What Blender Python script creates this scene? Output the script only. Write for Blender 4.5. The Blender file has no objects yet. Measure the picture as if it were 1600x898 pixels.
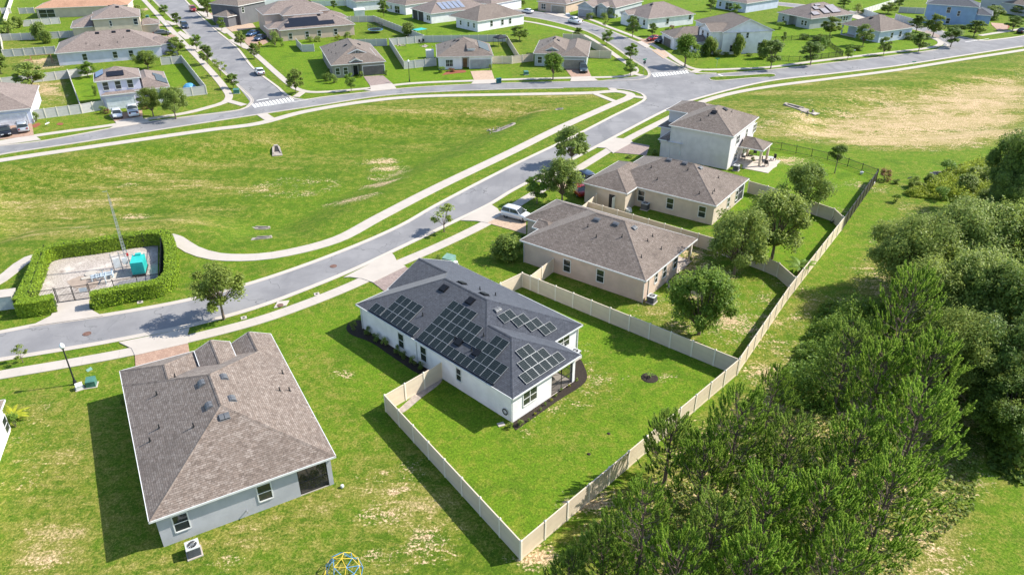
import bpy, bmesh, math, random
import numpy as np
from mathutils import Vector, Matrix
random.seed(7); RNG = np.random.default_rng(11)
S = bpy.context.scene; C = S.collection
R = math.radians
# ------------------------------------------------------------------ camera
CH = 42.0; F = 1160.0; TH = R(29.5)
cam = bpy.data.objects.new('camera', bpy.data.cameras.new('camera')); C.objects.link(cam)
cam.location = (0, 0, CH); cam.rotation_euler = (R(90) - TH, 0, 0)
cam.data.sensor_width = 36; cam.data.lens = F * 36 / 1600; cam.data.clip_end = 4000; cam.data.clip_start = .5
S.camera = cam
# ------------------------------------------------------------------ sky, sun, exposure
SUN_AZ, SUN_EL = 14.0, 41.5          # azimuth from +X towards +Y, elevation
wd = bpy.data.worlds.new('World'); S.world = wd; wd.use_nodes = True
nt = wd.node_tree; sky = nt.nodes.new('ShaderNodeTexSky'); sky.sky_type = 'NISHITA'; sky.sun_disc = False
sky.sun_elevation = R(SUN_EL); sky.sun_rotation = R(90 - SUN_AZ); sky.air_density = 1; sky.dust_density = .6
nt.nodes['Background'].inputs[1].default_value = .145
nt.links.new(sky.outputs[0], nt.nodes['Background'].inputs[0])
sl = bpy.data.lights.new('sun', 'SUN'); sl.energy = 4.7; sl.angle = R(.5); sl.color = (1, .95, .85)
so = bpy.data.objects.new('sun', sl); C.objects.link(so)
sd = Vector((math.cos(R(SUN_AZ)) * math.cos(R(SUN_EL)), math.sin(R(SUN_AZ)) * math.cos(R(SUN_EL)), math.sin(R(SUN_EL))))
so.rotation_euler = sd.to_track_quat('Z', 'Y').to_euler(); so.location = (0, 0, 80)
vs = S.view_settings; vs.view_transform = 'Standard'; vs.look = 'None'; vs.exposure = .79; vs.gamma = 1; vs.use_curve_mapping = False
S.render.engine = 'CYCLES'
S.cycles.max_bounces = 8; S.cycles.diffuse_bounces = 5; S.cycles.glossy_bounces = 2; S.cycles.transparent_max_bounces = 6

# ------------------------------------------------------------------ surveying: where a line of sight meets a level
def ray(u, v):
    x = (u - 800) / F; y = (449 - v) / F
    return np.array([x, math.cos(TH) + y * math.sin(TH), -math.sin(TH) + y * math.cos(TH)])
def at(u, v, h=0.):
    r = ray(u, v); t = (h - CH) / r[2]; return Vector((r[0] * t, r[1] * t))
def height_over(g, v):               # height of the point above ground point g seen at image row v
    y = (449 - v) / F; a = math.cos(TH) + y * math.sin(TH); b = -math.sin(TH) + y * math.cos(TH)
    return CH + b * g[1] / a

# ------------------------------------------------------------------ materials
M = {}
def nodes(name):
    m = bpy.data.materials.new(name); m.use_nodes = True; n = m.node_tree.nodes; l = m.node_tree.links
    M[name] = m; return m, n, l, n['Principled BSDF']
def mixc(n, l, a, b, f, kind='MIX'):
    x = n.new('ShaderNodeMix'); x.data_type = 'RGBA'; x.blend_type = kind
    for s, v in ((6, a), (7, b), (0, f)):
        if isinstance(v, (tuple, list)): x.inputs[s].default_value = tuple(v) + ((1,) if len(v) == 3 else ())
        elif isinstance(v, (int, float)): x.inputs[s].default_value = v
        else: l.new(v, x.inputs[s])
    return x.outputs[2]
def noise(n, l, scale, detail=3, rough=.55, coord='Object', stretch=None, dist=0):
    t = n.new('ShaderNodeTexCoord'); x = n.new('ShaderNodeTexNoise')
    x.inputs['Scale'].default_value = scale; x.inputs['Detail'].default_value = detail; x.inputs['Roughness'].default_value = rough
    x.inputs['Distortion'].default_value = dist
    src = t.outputs[coord]
    if stretch:
        mp = n.new('ShaderNodeMapping'); mp.inputs['Scale'].default_value = stretch[:3]
        if len(stretch) > 3: mp.inputs['Rotation'].default_value = (0, 0, R(stretch[3]))
        l.new(src, mp.inputs[0]); src = mp.outputs[0]
    l.new(src, x.inputs['Vector']); return x.outputs[0]
def ramp(n, l, src, lo, hi, a=0., b=1.):
    x = n.new('ShaderNodeMapRange'); x.interpolation_type = 'SMOOTHSTEP'
    for i, v in enumerate((lo, hi, a, b)): x.inputs[i + 1].default_value = v
    l.new(src, x.inputs[0]); return x.outputs[0]
def math_(n, l, op, a, b=0.):
    x = n.new('ShaderNodeMath'); x.operation = op
    for i, v in enumerate((a, b)):
        if isinstance(v, (int, float)): x.inputs[i].default_value = v
        else: l.new(v, x.inputs[i])
    return x.outputs[0]
def bump(n, l, p, src, strength, dist):
    b = n.new('ShaderNodeBump'); b.inputs['Strength'].default_value = strength; b.inputs['Distance'].default_value = dist
    l.new(src, b.inputs['Height']); l.new(b.outputs[0], p.inputs['Normal'])
def plain(name, col, rough=.7, metal=0., var=.12, scale=1.5, spec=.3, bumps=0., fine=0.):
    m, n, l, p = nodes(name)
    a = tuple(c * (1 - var) for c in col); b = tuple(min(1, c * (1 + var)) for c in col)
    c = mixc(n, l, a, b, ramp(n, l, noise(n, l, scale, 4), .3, .7))
    if fine: c = mixc(n, l, c, mixc(n, l, tuple(x * (1 - fine) for x in col), tuple(min(1, x * (1 + fine)) for x in col), noise(n, l, 22, 2)), .5)
    l.new(c, p.inputs['Base Color']); p.inputs['Roughness'].default_value = rough; p.inputs['Metallic'].default_value = metal
    p.inputs['Specular IOR Level'].default_value = spec
    if bumps: bump(n, l, p, noise(n, l, 30, 3), bumps, .02)
    return m
def stucco(name, col):
    m, n, l, p = nodes(name)
    c = mixc(n, l, tuple(x * .9 for x in col), tuple(min(1, x * 1.05) for x in col), ramp(n, l, noise(n, l, .8, 4), .3, .7))
    c = mixc(n, l, c, tuple(x * .82 for x in col), ramp(n, l, noise(n, l, 1.1, 5, .6, stretch=(1, 1, .25)), .6, .8, 0, .45))
    l.new(c, p.inputs['Base Color']); p.inputs['Roughness'].default_value = .85; p.inputs['Specular IOR Level'].default_value = .2
    bump(n, l, p, noise(n, l, 40, 2), .25, .01)
def shingle(name, cols, joint, streak=.5, sheen=.07):
    m, n, l, p = nodes(name)
    tc = n.new('ShaderNodeTexCoord'); outs = []
    for k, (sc, off) in enumerate(((1., 0), (1., 17.3))):
        b = n.new('ShaderNodeTexBrick'); mp = n.new('ShaderNodeMapping'); mp.inputs['Location'].default_value = (off * 1.37, off * 0, 0)
        l.new(tc.outputs['UV'], mp.inputs[0]); l.new(mp.outputs[0], b.inputs['Vector'])
        b.inputs['Scale'].default_value = 1.; b.inputs['Brick Width'].default_value = .36; b.inputs['Row Height'].default_value = .17
        b.inputs['Mortar Size'].default_value = .016; b.inputs['Mortar Smooth'].default_value = .4; b.offset = .37; b.squash = 1
        b.inputs['Color1'].default_value = cols[k * 2] + (1,); b.inputs['Color2'].default_value = cols[k * 2 + 1] + (1,)
        b.inputs['Mortar'].default_value = joint + (1,); outs.append(b)
    c = mixc(n, l, outs[0].outputs[0], outs[1].outputs[0], ramp(n, l, noise(n, l, 2.6, 3, .6), .42, .58))
    c = mixc(n, l, c, tuple(x * .55 for x in cols[0]), ramp(n, l, noise(n, l, .25, 4, .6), .5, .75, 0, streak))
    c = mixc(n, l, c, tuple(min(1, x * 1.5) for x in cols[1]), ramp(n, l, noise(n, l, 9, 2), .58, .72, 0, .35))
    l.new(c, p.inputs['Base Color']); p.inputs['Roughness'].default_value = .92; p.inputs['Specular IOR Level'].default_value = .15; p.inputs['Sheen Weight'].default_value = sheen; p.inputs['Sheen Roughness'].default_value = .6
    bump(n, l, p, outs[0].outputs[1], -.5, .02)
shingle('shingle_brown', ((.18, .14, .115), (.29, .24, .205), (.135, .103, .084), (.235, .183, .15)), (.075, .06, .052))
shingle('shingle_grey', ((.165, .13, .108), (.25, .205, .175), (.13, .103, .086), (.21, .168, .14)), (.075, .06, .05))
shingle('shingle_tan', ((.21, .165, .145), (.29, .235, .21), (.17, .13, .115), (.25, .20, .175)), (.09, .07, .06))
shingle('shingle_slate', ((.045, .05, .062), (.075, .082, .10), (.036, .04, .052), (.062, .068, .086)), (.02, .022, .03), .35, .16)
shingle('shingle_orange', ((.42, .22, .13), (.52, .30, .19), (.36, .19, .12), (.46, .26, .17)), (.2, .11, .07))
for nm, c in dict(stucco_white=(.76, .74, .76), stucco_bluegrey=(.44, .44, .47), stucco_tan=(.57, .44, .36), stucco_beige=(.55, .46, .37),
                  stucco_grey=(.42, .45, .47), stucco_palegrey=(.60, .56, .56), stucco_taupe=(.27, .25, .22), stucco_peach=(.55, .42, .33), stucco_cream=(.62, .56, .47),
                  stucco_sage=(.40, .42, .41), stucco_blue=(.26, .36, .55), stucco_lilac=(.60, .58, .70), stucco_lightblue=(.54, .58, .70), stucco_darkgrey=(.14, .14, .15)).items(): stucco(nm, c)
plain('trim_white', (.66, .66, .65), .5, var=.05); plain('trim_grey', (.5, .5, .48), .5)
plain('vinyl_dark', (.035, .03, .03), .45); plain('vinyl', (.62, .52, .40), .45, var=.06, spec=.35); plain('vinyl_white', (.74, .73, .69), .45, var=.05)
plain('vinyl_post_sunlit', (.76, .69, .58), .45, var=.03); plain('vinyl_grey', (.52, .50, .485), .45, var=.06)  # post colour paler than the panels: sun on the post faces is painted in
plain('garage_grey', (.33, .33, .35), .5); plain('garage_dark', (.13, .12, .11), .5); plain('garage_white', (.66, .68, .72), .5); plain('garage_taupe', (.30, .27, .22), .5)
plain('dark_metal', (.02, .021, .023), .45, spec=.4); plain('black_plastic', (.025, .025, .028), .5); plain('dark_interior', (.035, .033, .032), .9)
plain('screen_mesh', (.045, .047, .05), .6); plain('galvanised', (.45, .46, .47), .4, .7); plain('vent_metal', (.13, .135, .145), .55, .1); plain('vent_slate', (.008, .009, .012), .5)
plain('ac_grey', (.55, .56, .56), .5); plain('ac_coil', (.10, .105, .115), .6); plain('concrete', (.45, .40, .355), .85, var=.10, scale=.7, fine=.12)
plain('concrete_bright', (.45, .40, .35), .85, var=.08, scale=.6, fine=.10); plain('concrete_old', (.42, .38, .33), .9, var=.2, scale=1.2, fine=.15)
plain('mulch', (.035, .026, .02), .95, var=.5, scale=9, bumps=.6, fine=.6); plain('soil', (.30, .21, .14), .95, var=.25, scale=1.1, fine=.35); plain('red_mulch', (.24, .08, .045), .95, var=.3, scale=6, fine=.4)
plain('teal_paint', (.03, .42, .38), .4, var=.06); plain('green_box', (.07, .19, .15), .5); plain('pale_green_box', (.20, .34, .27), .5); plain('red_paint', (.45, .03, .03), .4)
plain('pump_blue', (.55, .62, .66), .4, .3); plain('bin_teal', (.02, .12, .14), .5); plain('play_yellow', (.75, .52, .06), .4); plain('play_blue', (.10, .28, .50), .4)
plain('tarp_blue', (.09, .30, .50), .5); plain('bark', (.17, .13, .10), .95, var=.3, scale=6, fine=.3); plain('pine_bark', (.13, .095, .075), .95, var=.35, scale=7, fine=.35)
plain('patio_slab', (.50, .43, .37), .85, fine=.1); plain('wood', (.30, .17, .09), .8, var=.25); plain('road_paint', (.75, .74, .70), .8, var=.12, scale=3, fine=.1)
plain('rusty_lid', (.16, .09, .07), .8, var=.3, scale=6); plain('sign_green', (.02, .26, .15), .4); plain('sign_white', (.75, .75, .75), .5); plain('sign_dark', (.06, .065, .07), .5)
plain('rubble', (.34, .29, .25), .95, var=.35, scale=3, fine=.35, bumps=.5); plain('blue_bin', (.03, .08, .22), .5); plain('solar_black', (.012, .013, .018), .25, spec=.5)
m, n, l, p = nodes('glass'); l.new(mixc(n, l, (.012, .016, .018), (.05, .06, .055), noise(n, l, 1.3, 2)), p.inputs['Base Color']); p.inputs['Roughness'].default_value = .08; p.inputs['Specular IOR Level'].default_value = .8
m, n, l, p = nodes('lamp_globe'); p.inputs['Base Color'].default_value = (.82, .83, .85, 1); p.inputs['Roughness'].default_value = .25
m, n, l, p = nodes('tyre'); p.inputs['Base Color'].default_value = (.012, .012, .013, 1); p.inputs['Roughness'].default_value = .9
m, n, l, p = nodes('rim'); p.inputs['Base Color'].default_value = (.3, .3, .31, 1); p.inputs['Roughness'].default_value = .35; p.inputs['Metallic'].default_value = .8
m, n, l, p = nodes('tail_light'); p.inputs['Base Color'].default_value = (.25, .01, .01, 1); p.inputs['Roughness'].default_value = .2
m, n, l, p = nodes('head_light'); p.inputs['Base Color'].default_value = (.6, .62, .65, 1); p.inputs['Roughness'].default_value = .1
for nm_, al in (('screen_dark', .72), ('screen_light', .5)): m, n, l, p = nodes(nm_); p.inputs['Base Color'].default_value = (.015, .015, .017, 1); p.inputs['Alpha'].default_value = al; p.inputs['Roughness'].default_value = .6
m, n, l, p = nodes('trampoline_net'); p.inputs['Base Color'].default_value = (.02, .03, .03, 1); p.inputs['Alpha'].default_value = .35
def paint(col):
    nm = 'car_paint_%d_%d_%d' % tuple(int(c * 100) for c in col)
    if nm in M: return M[nm]
    m, n, l, p = nodes(nm); p.inputs['Base Color'].default_value = col + (1,); p.inputs['Roughness'].default_value = .28; p.inputs['Coat Weight'].default_value = .6; p.inputs['Metallic'].default_value = .25
    return m
def leafmat(name, dark, light, clump=.9, trans=.42, dry=None):
    m, n, l, p = nodes(name)
    g = n.new('ShaderNodeNewGeometry'); oi = n.new('ShaderNodeObjectInfo')
    c = mixc(n, l, dark, light, g.outputs['Random Per Island'])
    c = mixc(n, l, c, tuple(x * .7 for x in dark), ramp(n, l, noise(n, l, clump, 2, .5), .5, .7, 0, .5))
    c = mixc(n, l, c, (light[0] * 1.4, light[1] * 1.25, light[2]), ramp(n, l, noise(n, l, clump * 1.9, 2, .5), .55, .75, 0, .5))
    if dry: c = mixc(n, l, c, dry, ramp(n, l, noise(n, l, 2.2, 2), .64, .72, 0, .8))
    c = mixc(n, l, c, (dark[0] * 1.3, dark[1], dark[2]), math_(n, l, 'MULTIPLY', oi.outputs['Random'], .3))
    l.new(c, p.inputs['Base Color']); p.inputs['Roughness'].default_value = .55; p.inputs['Specular IOR Level'].default_value = .3
    t = n.new('ShaderNodeBsdfTranslucent'); l.new(mixc(n, l, c, (.9, 1, .3), .15), t.inputs[0]); mx = n.new('ShaderNodeMixShader'); mx.inputs[0].default_value = trans
    out = n['Material Output']; l.new(p.outputs[0], mx.inputs[1]); l.new(t.outputs[0], mx.inputs[2]); l.new(mx.outputs[0], out.inputs[0])
leafmat('leaf_oak', (.09, .15, .025), (.30, .39, .075)); leafmat('leaf_dark', (.055, .11, .018), (.21, .31, .05))
leafmat('leaf_bright', (.10, .20, .022), (.24, .37, .05)); leafmat('leaf_olive', (.12, .18, .03), (.40, .49, .10)); leafmat('leaf_crape', (.09, .17, .035), (.22, .30, .07), dry=(.45, .14, .09))
leafmat('leaf_hedge', (.11, .20, .010), (.28, .40, .022), 2., .1); leafmat('leaf_yellow', (.26, .32, .02), (.50, .50, .04)); leafmat('leaf_grass', (.10, .17, .02), (.24, .32, .05)); leafmat('leaf_redbrown', (.16, .07, .04), (.32, .17, .09))
leafmat('needle', (.09, .20, .018), (.38, .58, .065), .6, .5); leafmat('needle_pale', (.12, .22, .03), (.38, .52, .10), .6, .5)

# ------------------------------------------------------------------ mesh builder
class MB:
    def __init__(s): s.v = []; s.f = []; s.m = []; s.uv = []
    def face(s, pts, mi=0, uv=None):
        b = len(s.v); s.v += [tuple(p) for p in pts]; s.f.append(tuple(range(b, b + len(pts)))); s.m.append(mi); s.uv.append(uv)
    def box(s, x0, y0, z0, x1, y1, z1, mi=0, T=None):
        P = [(x0, y0, z0), (x1, y0, z0), (x1, y1, z0), (x0, y1, z0), (x0, y0, z1), (x1, y0, z1), (x1, y1, z1), (x0, y1, z1)]
        if T is not None: P = [tuple(T @ Vector(p)) for p in P]
        b = len(s.v); s.v += P
        for q in ((3, 2, 1, 0), (4, 5, 6, 7), (0, 1, 5, 4), (1, 2, 6, 5), (2, 3, 7, 6), (3, 0, 4, 7)):
            s.f.append(tuple(b + i for i in q)); s.m.append(mi); s.uv.append(None)
    def tube(s, a, b, r0, r1=None, n=6, mi=0, cap=True):
        a = Vector(a); b = Vector(b); r1 = r0 if r1 is None else r1; d = (b - a)
        if d.length < 1e-6: return
        q = d.to_track_quat('Z', 'Y'); k = len(s.v)
        for p, r in ((a, r0), (b, r1)):
            for i in range(n):
                t = 2 * math.pi * i / n; s.v.append(tuple(p + q @ Vector((r * math.cos(t), r * math.sin(t), 0))))
        for i in range(n):
            j = (i + 1) % n; s.f.append((k + i, k + j, k + n + j, k + n + i)); s.m.append(mi); s.uv.append(None)
        if cap:
            s.f.append(tuple(k + n + i for i in range(n))); s.m.append(mi); s.uv.append(None)
            s.f.append(tuple(k + i for i in reversed(range(n)))); s.m.append(mi); s.uv.append(None)
    def lathe(s, prof, n=12, mi=0, c=(0, 0, 0)):
        k = len(s.v)
        for r, z in prof:
            for i in range(n):
                t = 2 * math.pi * i / n; s.v.append((c[0] + r * math.cos(t), c[1] + r * math.sin(t), c[2] + z))
        for a in range(len(prof) - 1):
            for i in range(n):
                j = (i + 1) % n; s.f.append((k + a * n + i, k + a * n + j, k + a * n + n + j, k + a * n + n + i)); s.m.append(mi); s.uv.append(None)
    def slab(s, pts, z0, z1, mi=0):
        n = len(pts); ar = sum(pts[i][0] * pts[(i + 1) % n][1] - pts[(i + 1) % n][0] * pts[i][1] for i in range(n))
        if ar < 0: pts = pts[::-1]
        b = len(s.v); s.v += [(p[0], p[1], z1) for p in pts] + [(p[0], p[1], z0) for p in pts]
        s.f.append(tuple(range(b, b + n))); s.m.append(mi); s.uv.append(None)
        for i in range(n):
            j = (i + 1) % n; s.f.append((b + j, b + i, b + n + i, b + n + j)); s.m.append(mi); s.uv.append(None)
    def mesh(s, name, mats, smooth=False):
        me = bpy.data.meshes.new(name); me.from_pydata(s.v, [], s.f)
        for m in mats: me.materials.append(M[m] if isinstance(m, str) else m)
        me.polygons.foreach_set('material_index', s.m)
        if any(u for u in s.uv):
            L = me.uv_layers.new(name='UVMap'); k = 0; data = []
            for f, u in zip(s.f, s.uv): data += [c for p in (u or [(0, 0)] * len(f)) for c in p]
            L.data.foreach_set('uv', data)
        if smooth: me.polygons.foreach_set('use_smooth', [True] * len(s.f))
        me.update(); return me
def obj(name, me, parent=None, loc=None, rz=0., mats=None, smooth=False):
    if isinstance(me, MB): me = me.mesh(name, mats, smooth)
    o = bpy.data.objects.new(name, me); C.objects.link(o)
    if parent: o.parent = parent
    if loc is not None: o.location = tuple(loc) if len(loc) == 3 else (loc[0], loc[1], 0)
    if rz: o.rotation_euler = (0, 0, rz)
    return o
def tag(o, label, cat, group=None, kind=None):
    if label: o['label'] = label
    if cat: o['category'] = cat
    if group: o['group'] = group
    if kind: o['kind'] = kind
    return o
def thing(name, label, cat, loc, rz=0., group=None):
    o = obj(name, None, None, loc, rz); return tag(o, label, cat, group)
def structure(name, me, mats=None): o = obj(name, me, mats=mats); o['kind'] = 'structure'; return o
def dup(root, loc, rz=0., scale=None, label=None, group=None):
    r = root.copy(); C.objects.link(r); r.location = tuple(loc) if len(loc) == 3 else (loc[0], loc[1], 0); r.rotation_euler = (0, 0, rz)
    if scale: r.scale = scale if isinstance(scale, tuple) else (scale,) * 3
    if label: r['label'] = label
    if group: r['group'] = group
    for ch in list(root.children):
        c = ch.copy(); C.objects.link(c); c.parent = r
        for g in ch.children: d = g.copy(); C.objects.link(d); d.parent = c
    return r
def smooth_line(pts, step=1.5, closed=False):
    P = [np.array(p[:2], float) for p in pts]; out = []
    if len(P) == 2: return [tuple(P[0]), tuple(P[1])]
    n = len(P)
    for i in range(n - 1):
        p0 = P[max(i - 1, 0)]; p1 = P[i]; p2 = P[i + 1]; p3 = P[min(i + 2, n - 1)]
        d01 = max(np.linalg.norm(p1 - p0), 1e-3) ** .5; d12 = max(np.linalg.norm(p2 - p1), 1e-3) ** .5; d23 = max(np.linalg.norm(p3 - p2), 1e-3) ** .5
        m1 = (p2 - p1) if i == 0 else (p1 - p0) / d01 - (p2 - p0) / (d01 + d12) + (p2 - p1) / d12
        m2 = (p2 - p1) if i == n - 2 else (p2 - p1) / d12 - (p3 - p1) / (d12 + d23) + (p3 - p2) / d23
        if i > 0: m1 = m1 * d12
        if i < n - 2: m2 = m2 * d12
        k = max(2, int(np.linalg.norm(p2 - p1) / step))
        for j in range(k):
            t = j / k; out.append(tuple((2 * t ** 3 - 3 * t * t + 1) * p1 + (t ** 3 - 2 * t * t + t) * m1 + (-2 * t ** 3 + 3 * t * t) * p2 + (t ** 3 - t * t) * m2))
    out.append(tuple(P[-1])); return out
def resample(line, n):
    L = np.array(line); d = np.r_[0, np.cumsum(np.linalg.norm(np.diff(L, axis=0), axis=1))]
    t = np.linspace(0, d[-1], n); return np.c_[np.interp(t, d, L[:, 0]), np.interp(t, d, L[:, 1])]
def offset_line(line, off):
    L = np.array(line, float); T = np.gradient(L, axis=0); T /= np.linalg.norm(T, axis=1)[:, None] + 1e-9
    return L + np.c_[-T[:, 1], T[:, 0]] * off
def curve_px(px, step=1.5): return smooth_line([at(*p) for p in px], step)
# ------------------------------------------------------------------ ground: one sheet, painted with what grows where
def inside_dist(P, poly):            # signed distance, positive inside
    poly = np.array(poly, float); n = len(poly); d = np.full(len(P), 1e9); ins = np.zeros(len(P), bool)
    for i in range(n):
        a = poly[i]; b = poly[(i + 1) % n]; ab = b - a; t = np.clip(((P - a) @ ab) / (ab @ ab + 1e-9), 0, 1)
        q = P - a - t[:, None] * ab; d = np.minimum(d, np.hypot(q[:, 0], q[:, 1]))
        c = ((a[1] > P[:, 1]) != (b[1] > P[:, 1])) & (P[:, 0] < (b[0] - a[0]) * (P[:, 1] - a[1]) / (b[1] - a[1] + 1e-12) + a[0]); ins ^= c
    return np.where(ins, d, -d)
# (pixels outline, dryness, lushness, bare soil, edge softness in m)
ZONES = [
 ([(0, 255), (150, 230), (480, 180), (700, 152), (925, 148), (850, 210), (600, 330), (480, 395), (340, 398), (268, 365), (60, 385), (0, 430)], .34, .35, .0, 6),
 ([(560, 160), (760, 148), (930, 150), (860, 200), (760, 200), (620, 185)], .60, .1, .05, 8),
 ([(0, 262), (120, 240), (300, 270), (160, 300), (0, 300)], .55, .1, .02, 7),
 ([(0, 320), (200, 310), (420, 290), (380, 330), (200, 350), (0, 385)], .52, .1, .02, 7),
 ([(300, 395), (480, 390), (620, 318), (800, 222), (800, 238), (640, 320), (500, 395), (400, 405)], .10, .8, 0, 2.5),
 ([(820, 200), (870, 175), (930, 160), (900, 180)], .15, .9, 0, 3),
 ([(380, 300), (560, 255), (800, 180), (900, 175), (700, 270), (480, 355), (330, 385)], .2, .55, 0, 6),
 ([(1085, 168), (1210, 138), (1400, 112), (1600, 80), (1600, 150), (1450, 165), (1300, 190), (1195, 225)], .58, .1, .05, 5),
 ([(1195, 205), (1240, 175), (1330, 165), (1420, 140), (1500, 125), (1600, 100), (1600, 215), (1500, 232), (1380, 234), (1290, 222)], 1.15, .0, .5, 6),
 ([(1400, 118), (1520, 100), (1600, 92), (1600, 110), (1500, 125), (1400, 140)], .35, .4, 0, 4),
 ([(1190, 215), (1290, 226), (1380, 237), (1500, 236), (1600, 222), (1600, 262), (1480, 262), (1380, 262), (1290, 240)], .22, .7, 0, 3),
 ([(1165, 285), (1190, 225), (1290, 236), (1372, 270), (1318, 345), (1240, 325)], .06, 1.15, 0, 1.5),
 ([(1120, 350), (1165, 290), (1240, 322), (1318, 350), (1240, 436), (1180, 400)], .08, 1.15, 0, 1.5),
 ([(1000, 470), (1090, 400), (1240, 440), (1160, 565), (1020, 500)], .34, .7, .18, 2),
 ([(1020, 390), (1100, 390), (1130, 430), (1060, 440)], .5, .2, .6, 2),
 ([(1000, 470), (1050, 480), (1080, 530), (1010, 520)], .7, .2, .45, 2),
 ([(1240, 470), (1380, 285), (1420, 300), (1560, 330), (1600, 380), (1420, 480), (1300, 560), (1180, 620), (1100, 640)], .42, .45, .06, 4),
 ([(1290, 400), (1360, 310), (1400, 330), (1350, 420), (1290, 480)], .2, .9, 0, 4),
 ([(1340, 430), (1430, 330), (1480, 360), (1400, 450), (1330, 500)], .75, .1, .35, 3),
 ([(1180, 560), (1260, 460), (1330, 470), (1290, 540), (1200, 600)], .55, .35, .22, 3),
 ([(830, 870), (1160, 600), (1230, 620), (1100, 740), (900, 898), (820, 898)], .48, .35, .10, 2),
 ([(1000, 898), (1000, 800), (1150, 640), (1330, 540), (1500, 640), (1540, 800), (1500, 960), (1000, 960)], .75, .1, .35, 4),
 ([(1390, 500), (1600, 420), (1700, 760), (1540, 740)], .55, .1, .5, 5),
 ([(1490, 960), (1530, 800), (1550, 730), (1700, 740), (1700, 960)], .36, .75, .02, 2),
 ([(602, 640), (700, 590), (800, 665), (905, 600), (910, 560), (820, 460), (1150, 590), (815, 868)], .15, .85, .0, 1.5),
 ([(905, 560), (960, 570), (990, 640), (900, 640), (820, 700), (800, 680)], .45, .5, .12, 2),
 ([(840, 670), (930, 640), (960, 690), (870, 730)], .35, .7, .04, 2),
 ([(960, 590), (1060, 560), (1110, 600), (1000, 680)], .2, .85, .03, 3),
 ([(380, 510), (555, 480), (690, 570), (600, 620), (760, 860), (540, 740), (520, 600)], .22, .85, 0, 2),
 ([(440, 530), (520, 560), (560, 680), (700, 860), (640, 860), (540, 700), (500, 600)], .48, .5, .05, 2.5),
 ([(130, 898), (254, 860), (540, 760), (640, 700), (810, 898), (810, 980), (100, 980)], .74, .15, .07, 3),
 ([(560, 740), (640, 720), (680, 800), (600, 850), (540, 800)], .66, .3, .13, 2),
 ([(330, 870), (480, 830), (560, 770), (600, 800), (500, 870), (340, 898)], .42, .6, .02, 1.5),
 ([(0, 600), (190, 570), (240, 830), (150, 898), (0, 898)], .42, .6, .03, 3),
 ([(60, 700), (130, 680), (150, 820), (90, 898), (20, 898)], .74, .2, .07, 3),
 ([(0, 640), (70, 600), (120, 660), (60, 740), (0, 760)], .5, .4, .08, 3),
 ([(0, 585), (190, 560), (190, 600), (0, 620)], .38, .7, .02, 2),
 ([(45, 172), (110, 165), (120, 110), (45, 125)], .6, .4, .12, 2), ([(45, 148), (95, 148), (92, 130), (50, 132)], .6, 0, .85, 2),
 ([(110, 160), (158, 155), (150, 115), (108, 113)], .06, 1.1, 0, 1), ([(250, 105), (285, 92), (318, 132), (270, 138)], .06, 1.1, 0, 1),
 ([(400, 80), (460, 60), (630, 95), (790, 110), (800, 122), (480, 142), (460, 120)], .06, 1.1, 0, 2),
 ([(630, 92), (600, 62), (680, 66), (680, 95)], .12, 1.1, 0, 1.5), ([(770, 82), (750, 62), (800, 60), (820, 80)], .45, .7, 0, 1.5),
 ([(640, 55), (670, 25), (800, 55), (930, 50), (905, 30), (830, 40), (740, 60)], .18, .95, 0, 2), ([(480, 30), (490, 2), (640, 5), (700, 55), (620, 45)], .2, .9, 0, 2),
 ([(920, 120), (920, 90), (970, 95), (985, 118)], .2, .95, 0, 1.5), ([(1090, 105), (1130, 88), (1260, 90), (1460, 65), (1470, 50), (1480, 70), (1200, 108)], .12, 1.1, 0, 2),
 ([(1200, 88), (1210, 30), (1430, 20), (1460, 70), (1300, 90)], .15, 1.05, 0, 3), ([(1280, 92), (1330, 84), (1330, 92), (1280, 98)], .5, .8, 0, 1.5),
 ([(820, 25), (830, 0), (1120, 0), (1100, 60), (960, 60)], .2, .95, 0, 3), ([(1320, 0), (1400, 0), (1360, 22), (1320, 22)], .1, 1.1, 0, 3),
 ([(0, 0), (240, 0), (300, 90), (0, 110)], .3, .7, .02, 4), ([(0, 60), (60, 60), (90, 85), (60, 112), (0, 115)], .5, .4, .03, 3), ([(45, 95), (85, 88), (95, 105), (50, 108)], .7, .1, .8, 2),
 ([(300, 165), (260, 140), (330, 115), (352, 150)], .48, .5, .03, 2), ([(278, 62), (400, 190), (360, 150), (300, 75)], .5, .4, .04, 2),
 ([(200, 190), (290, 180), (350, 165), (340, 150), (260, 160)], .4, .7, .02, 2), ([(0, 215), (60, 210), (180, 190), (120, 165), (50, 172)], .42, .7, .01, 2),
 ([(1430, 300), (1470, 262), (1600, 250), (1600, 330), (1520, 330)], .15, .95, 0, 3),
 ([(1240, 560), (1300, 470), (1400, 470), (1380, 560)], .35, .4, .1, 3),
]
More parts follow.
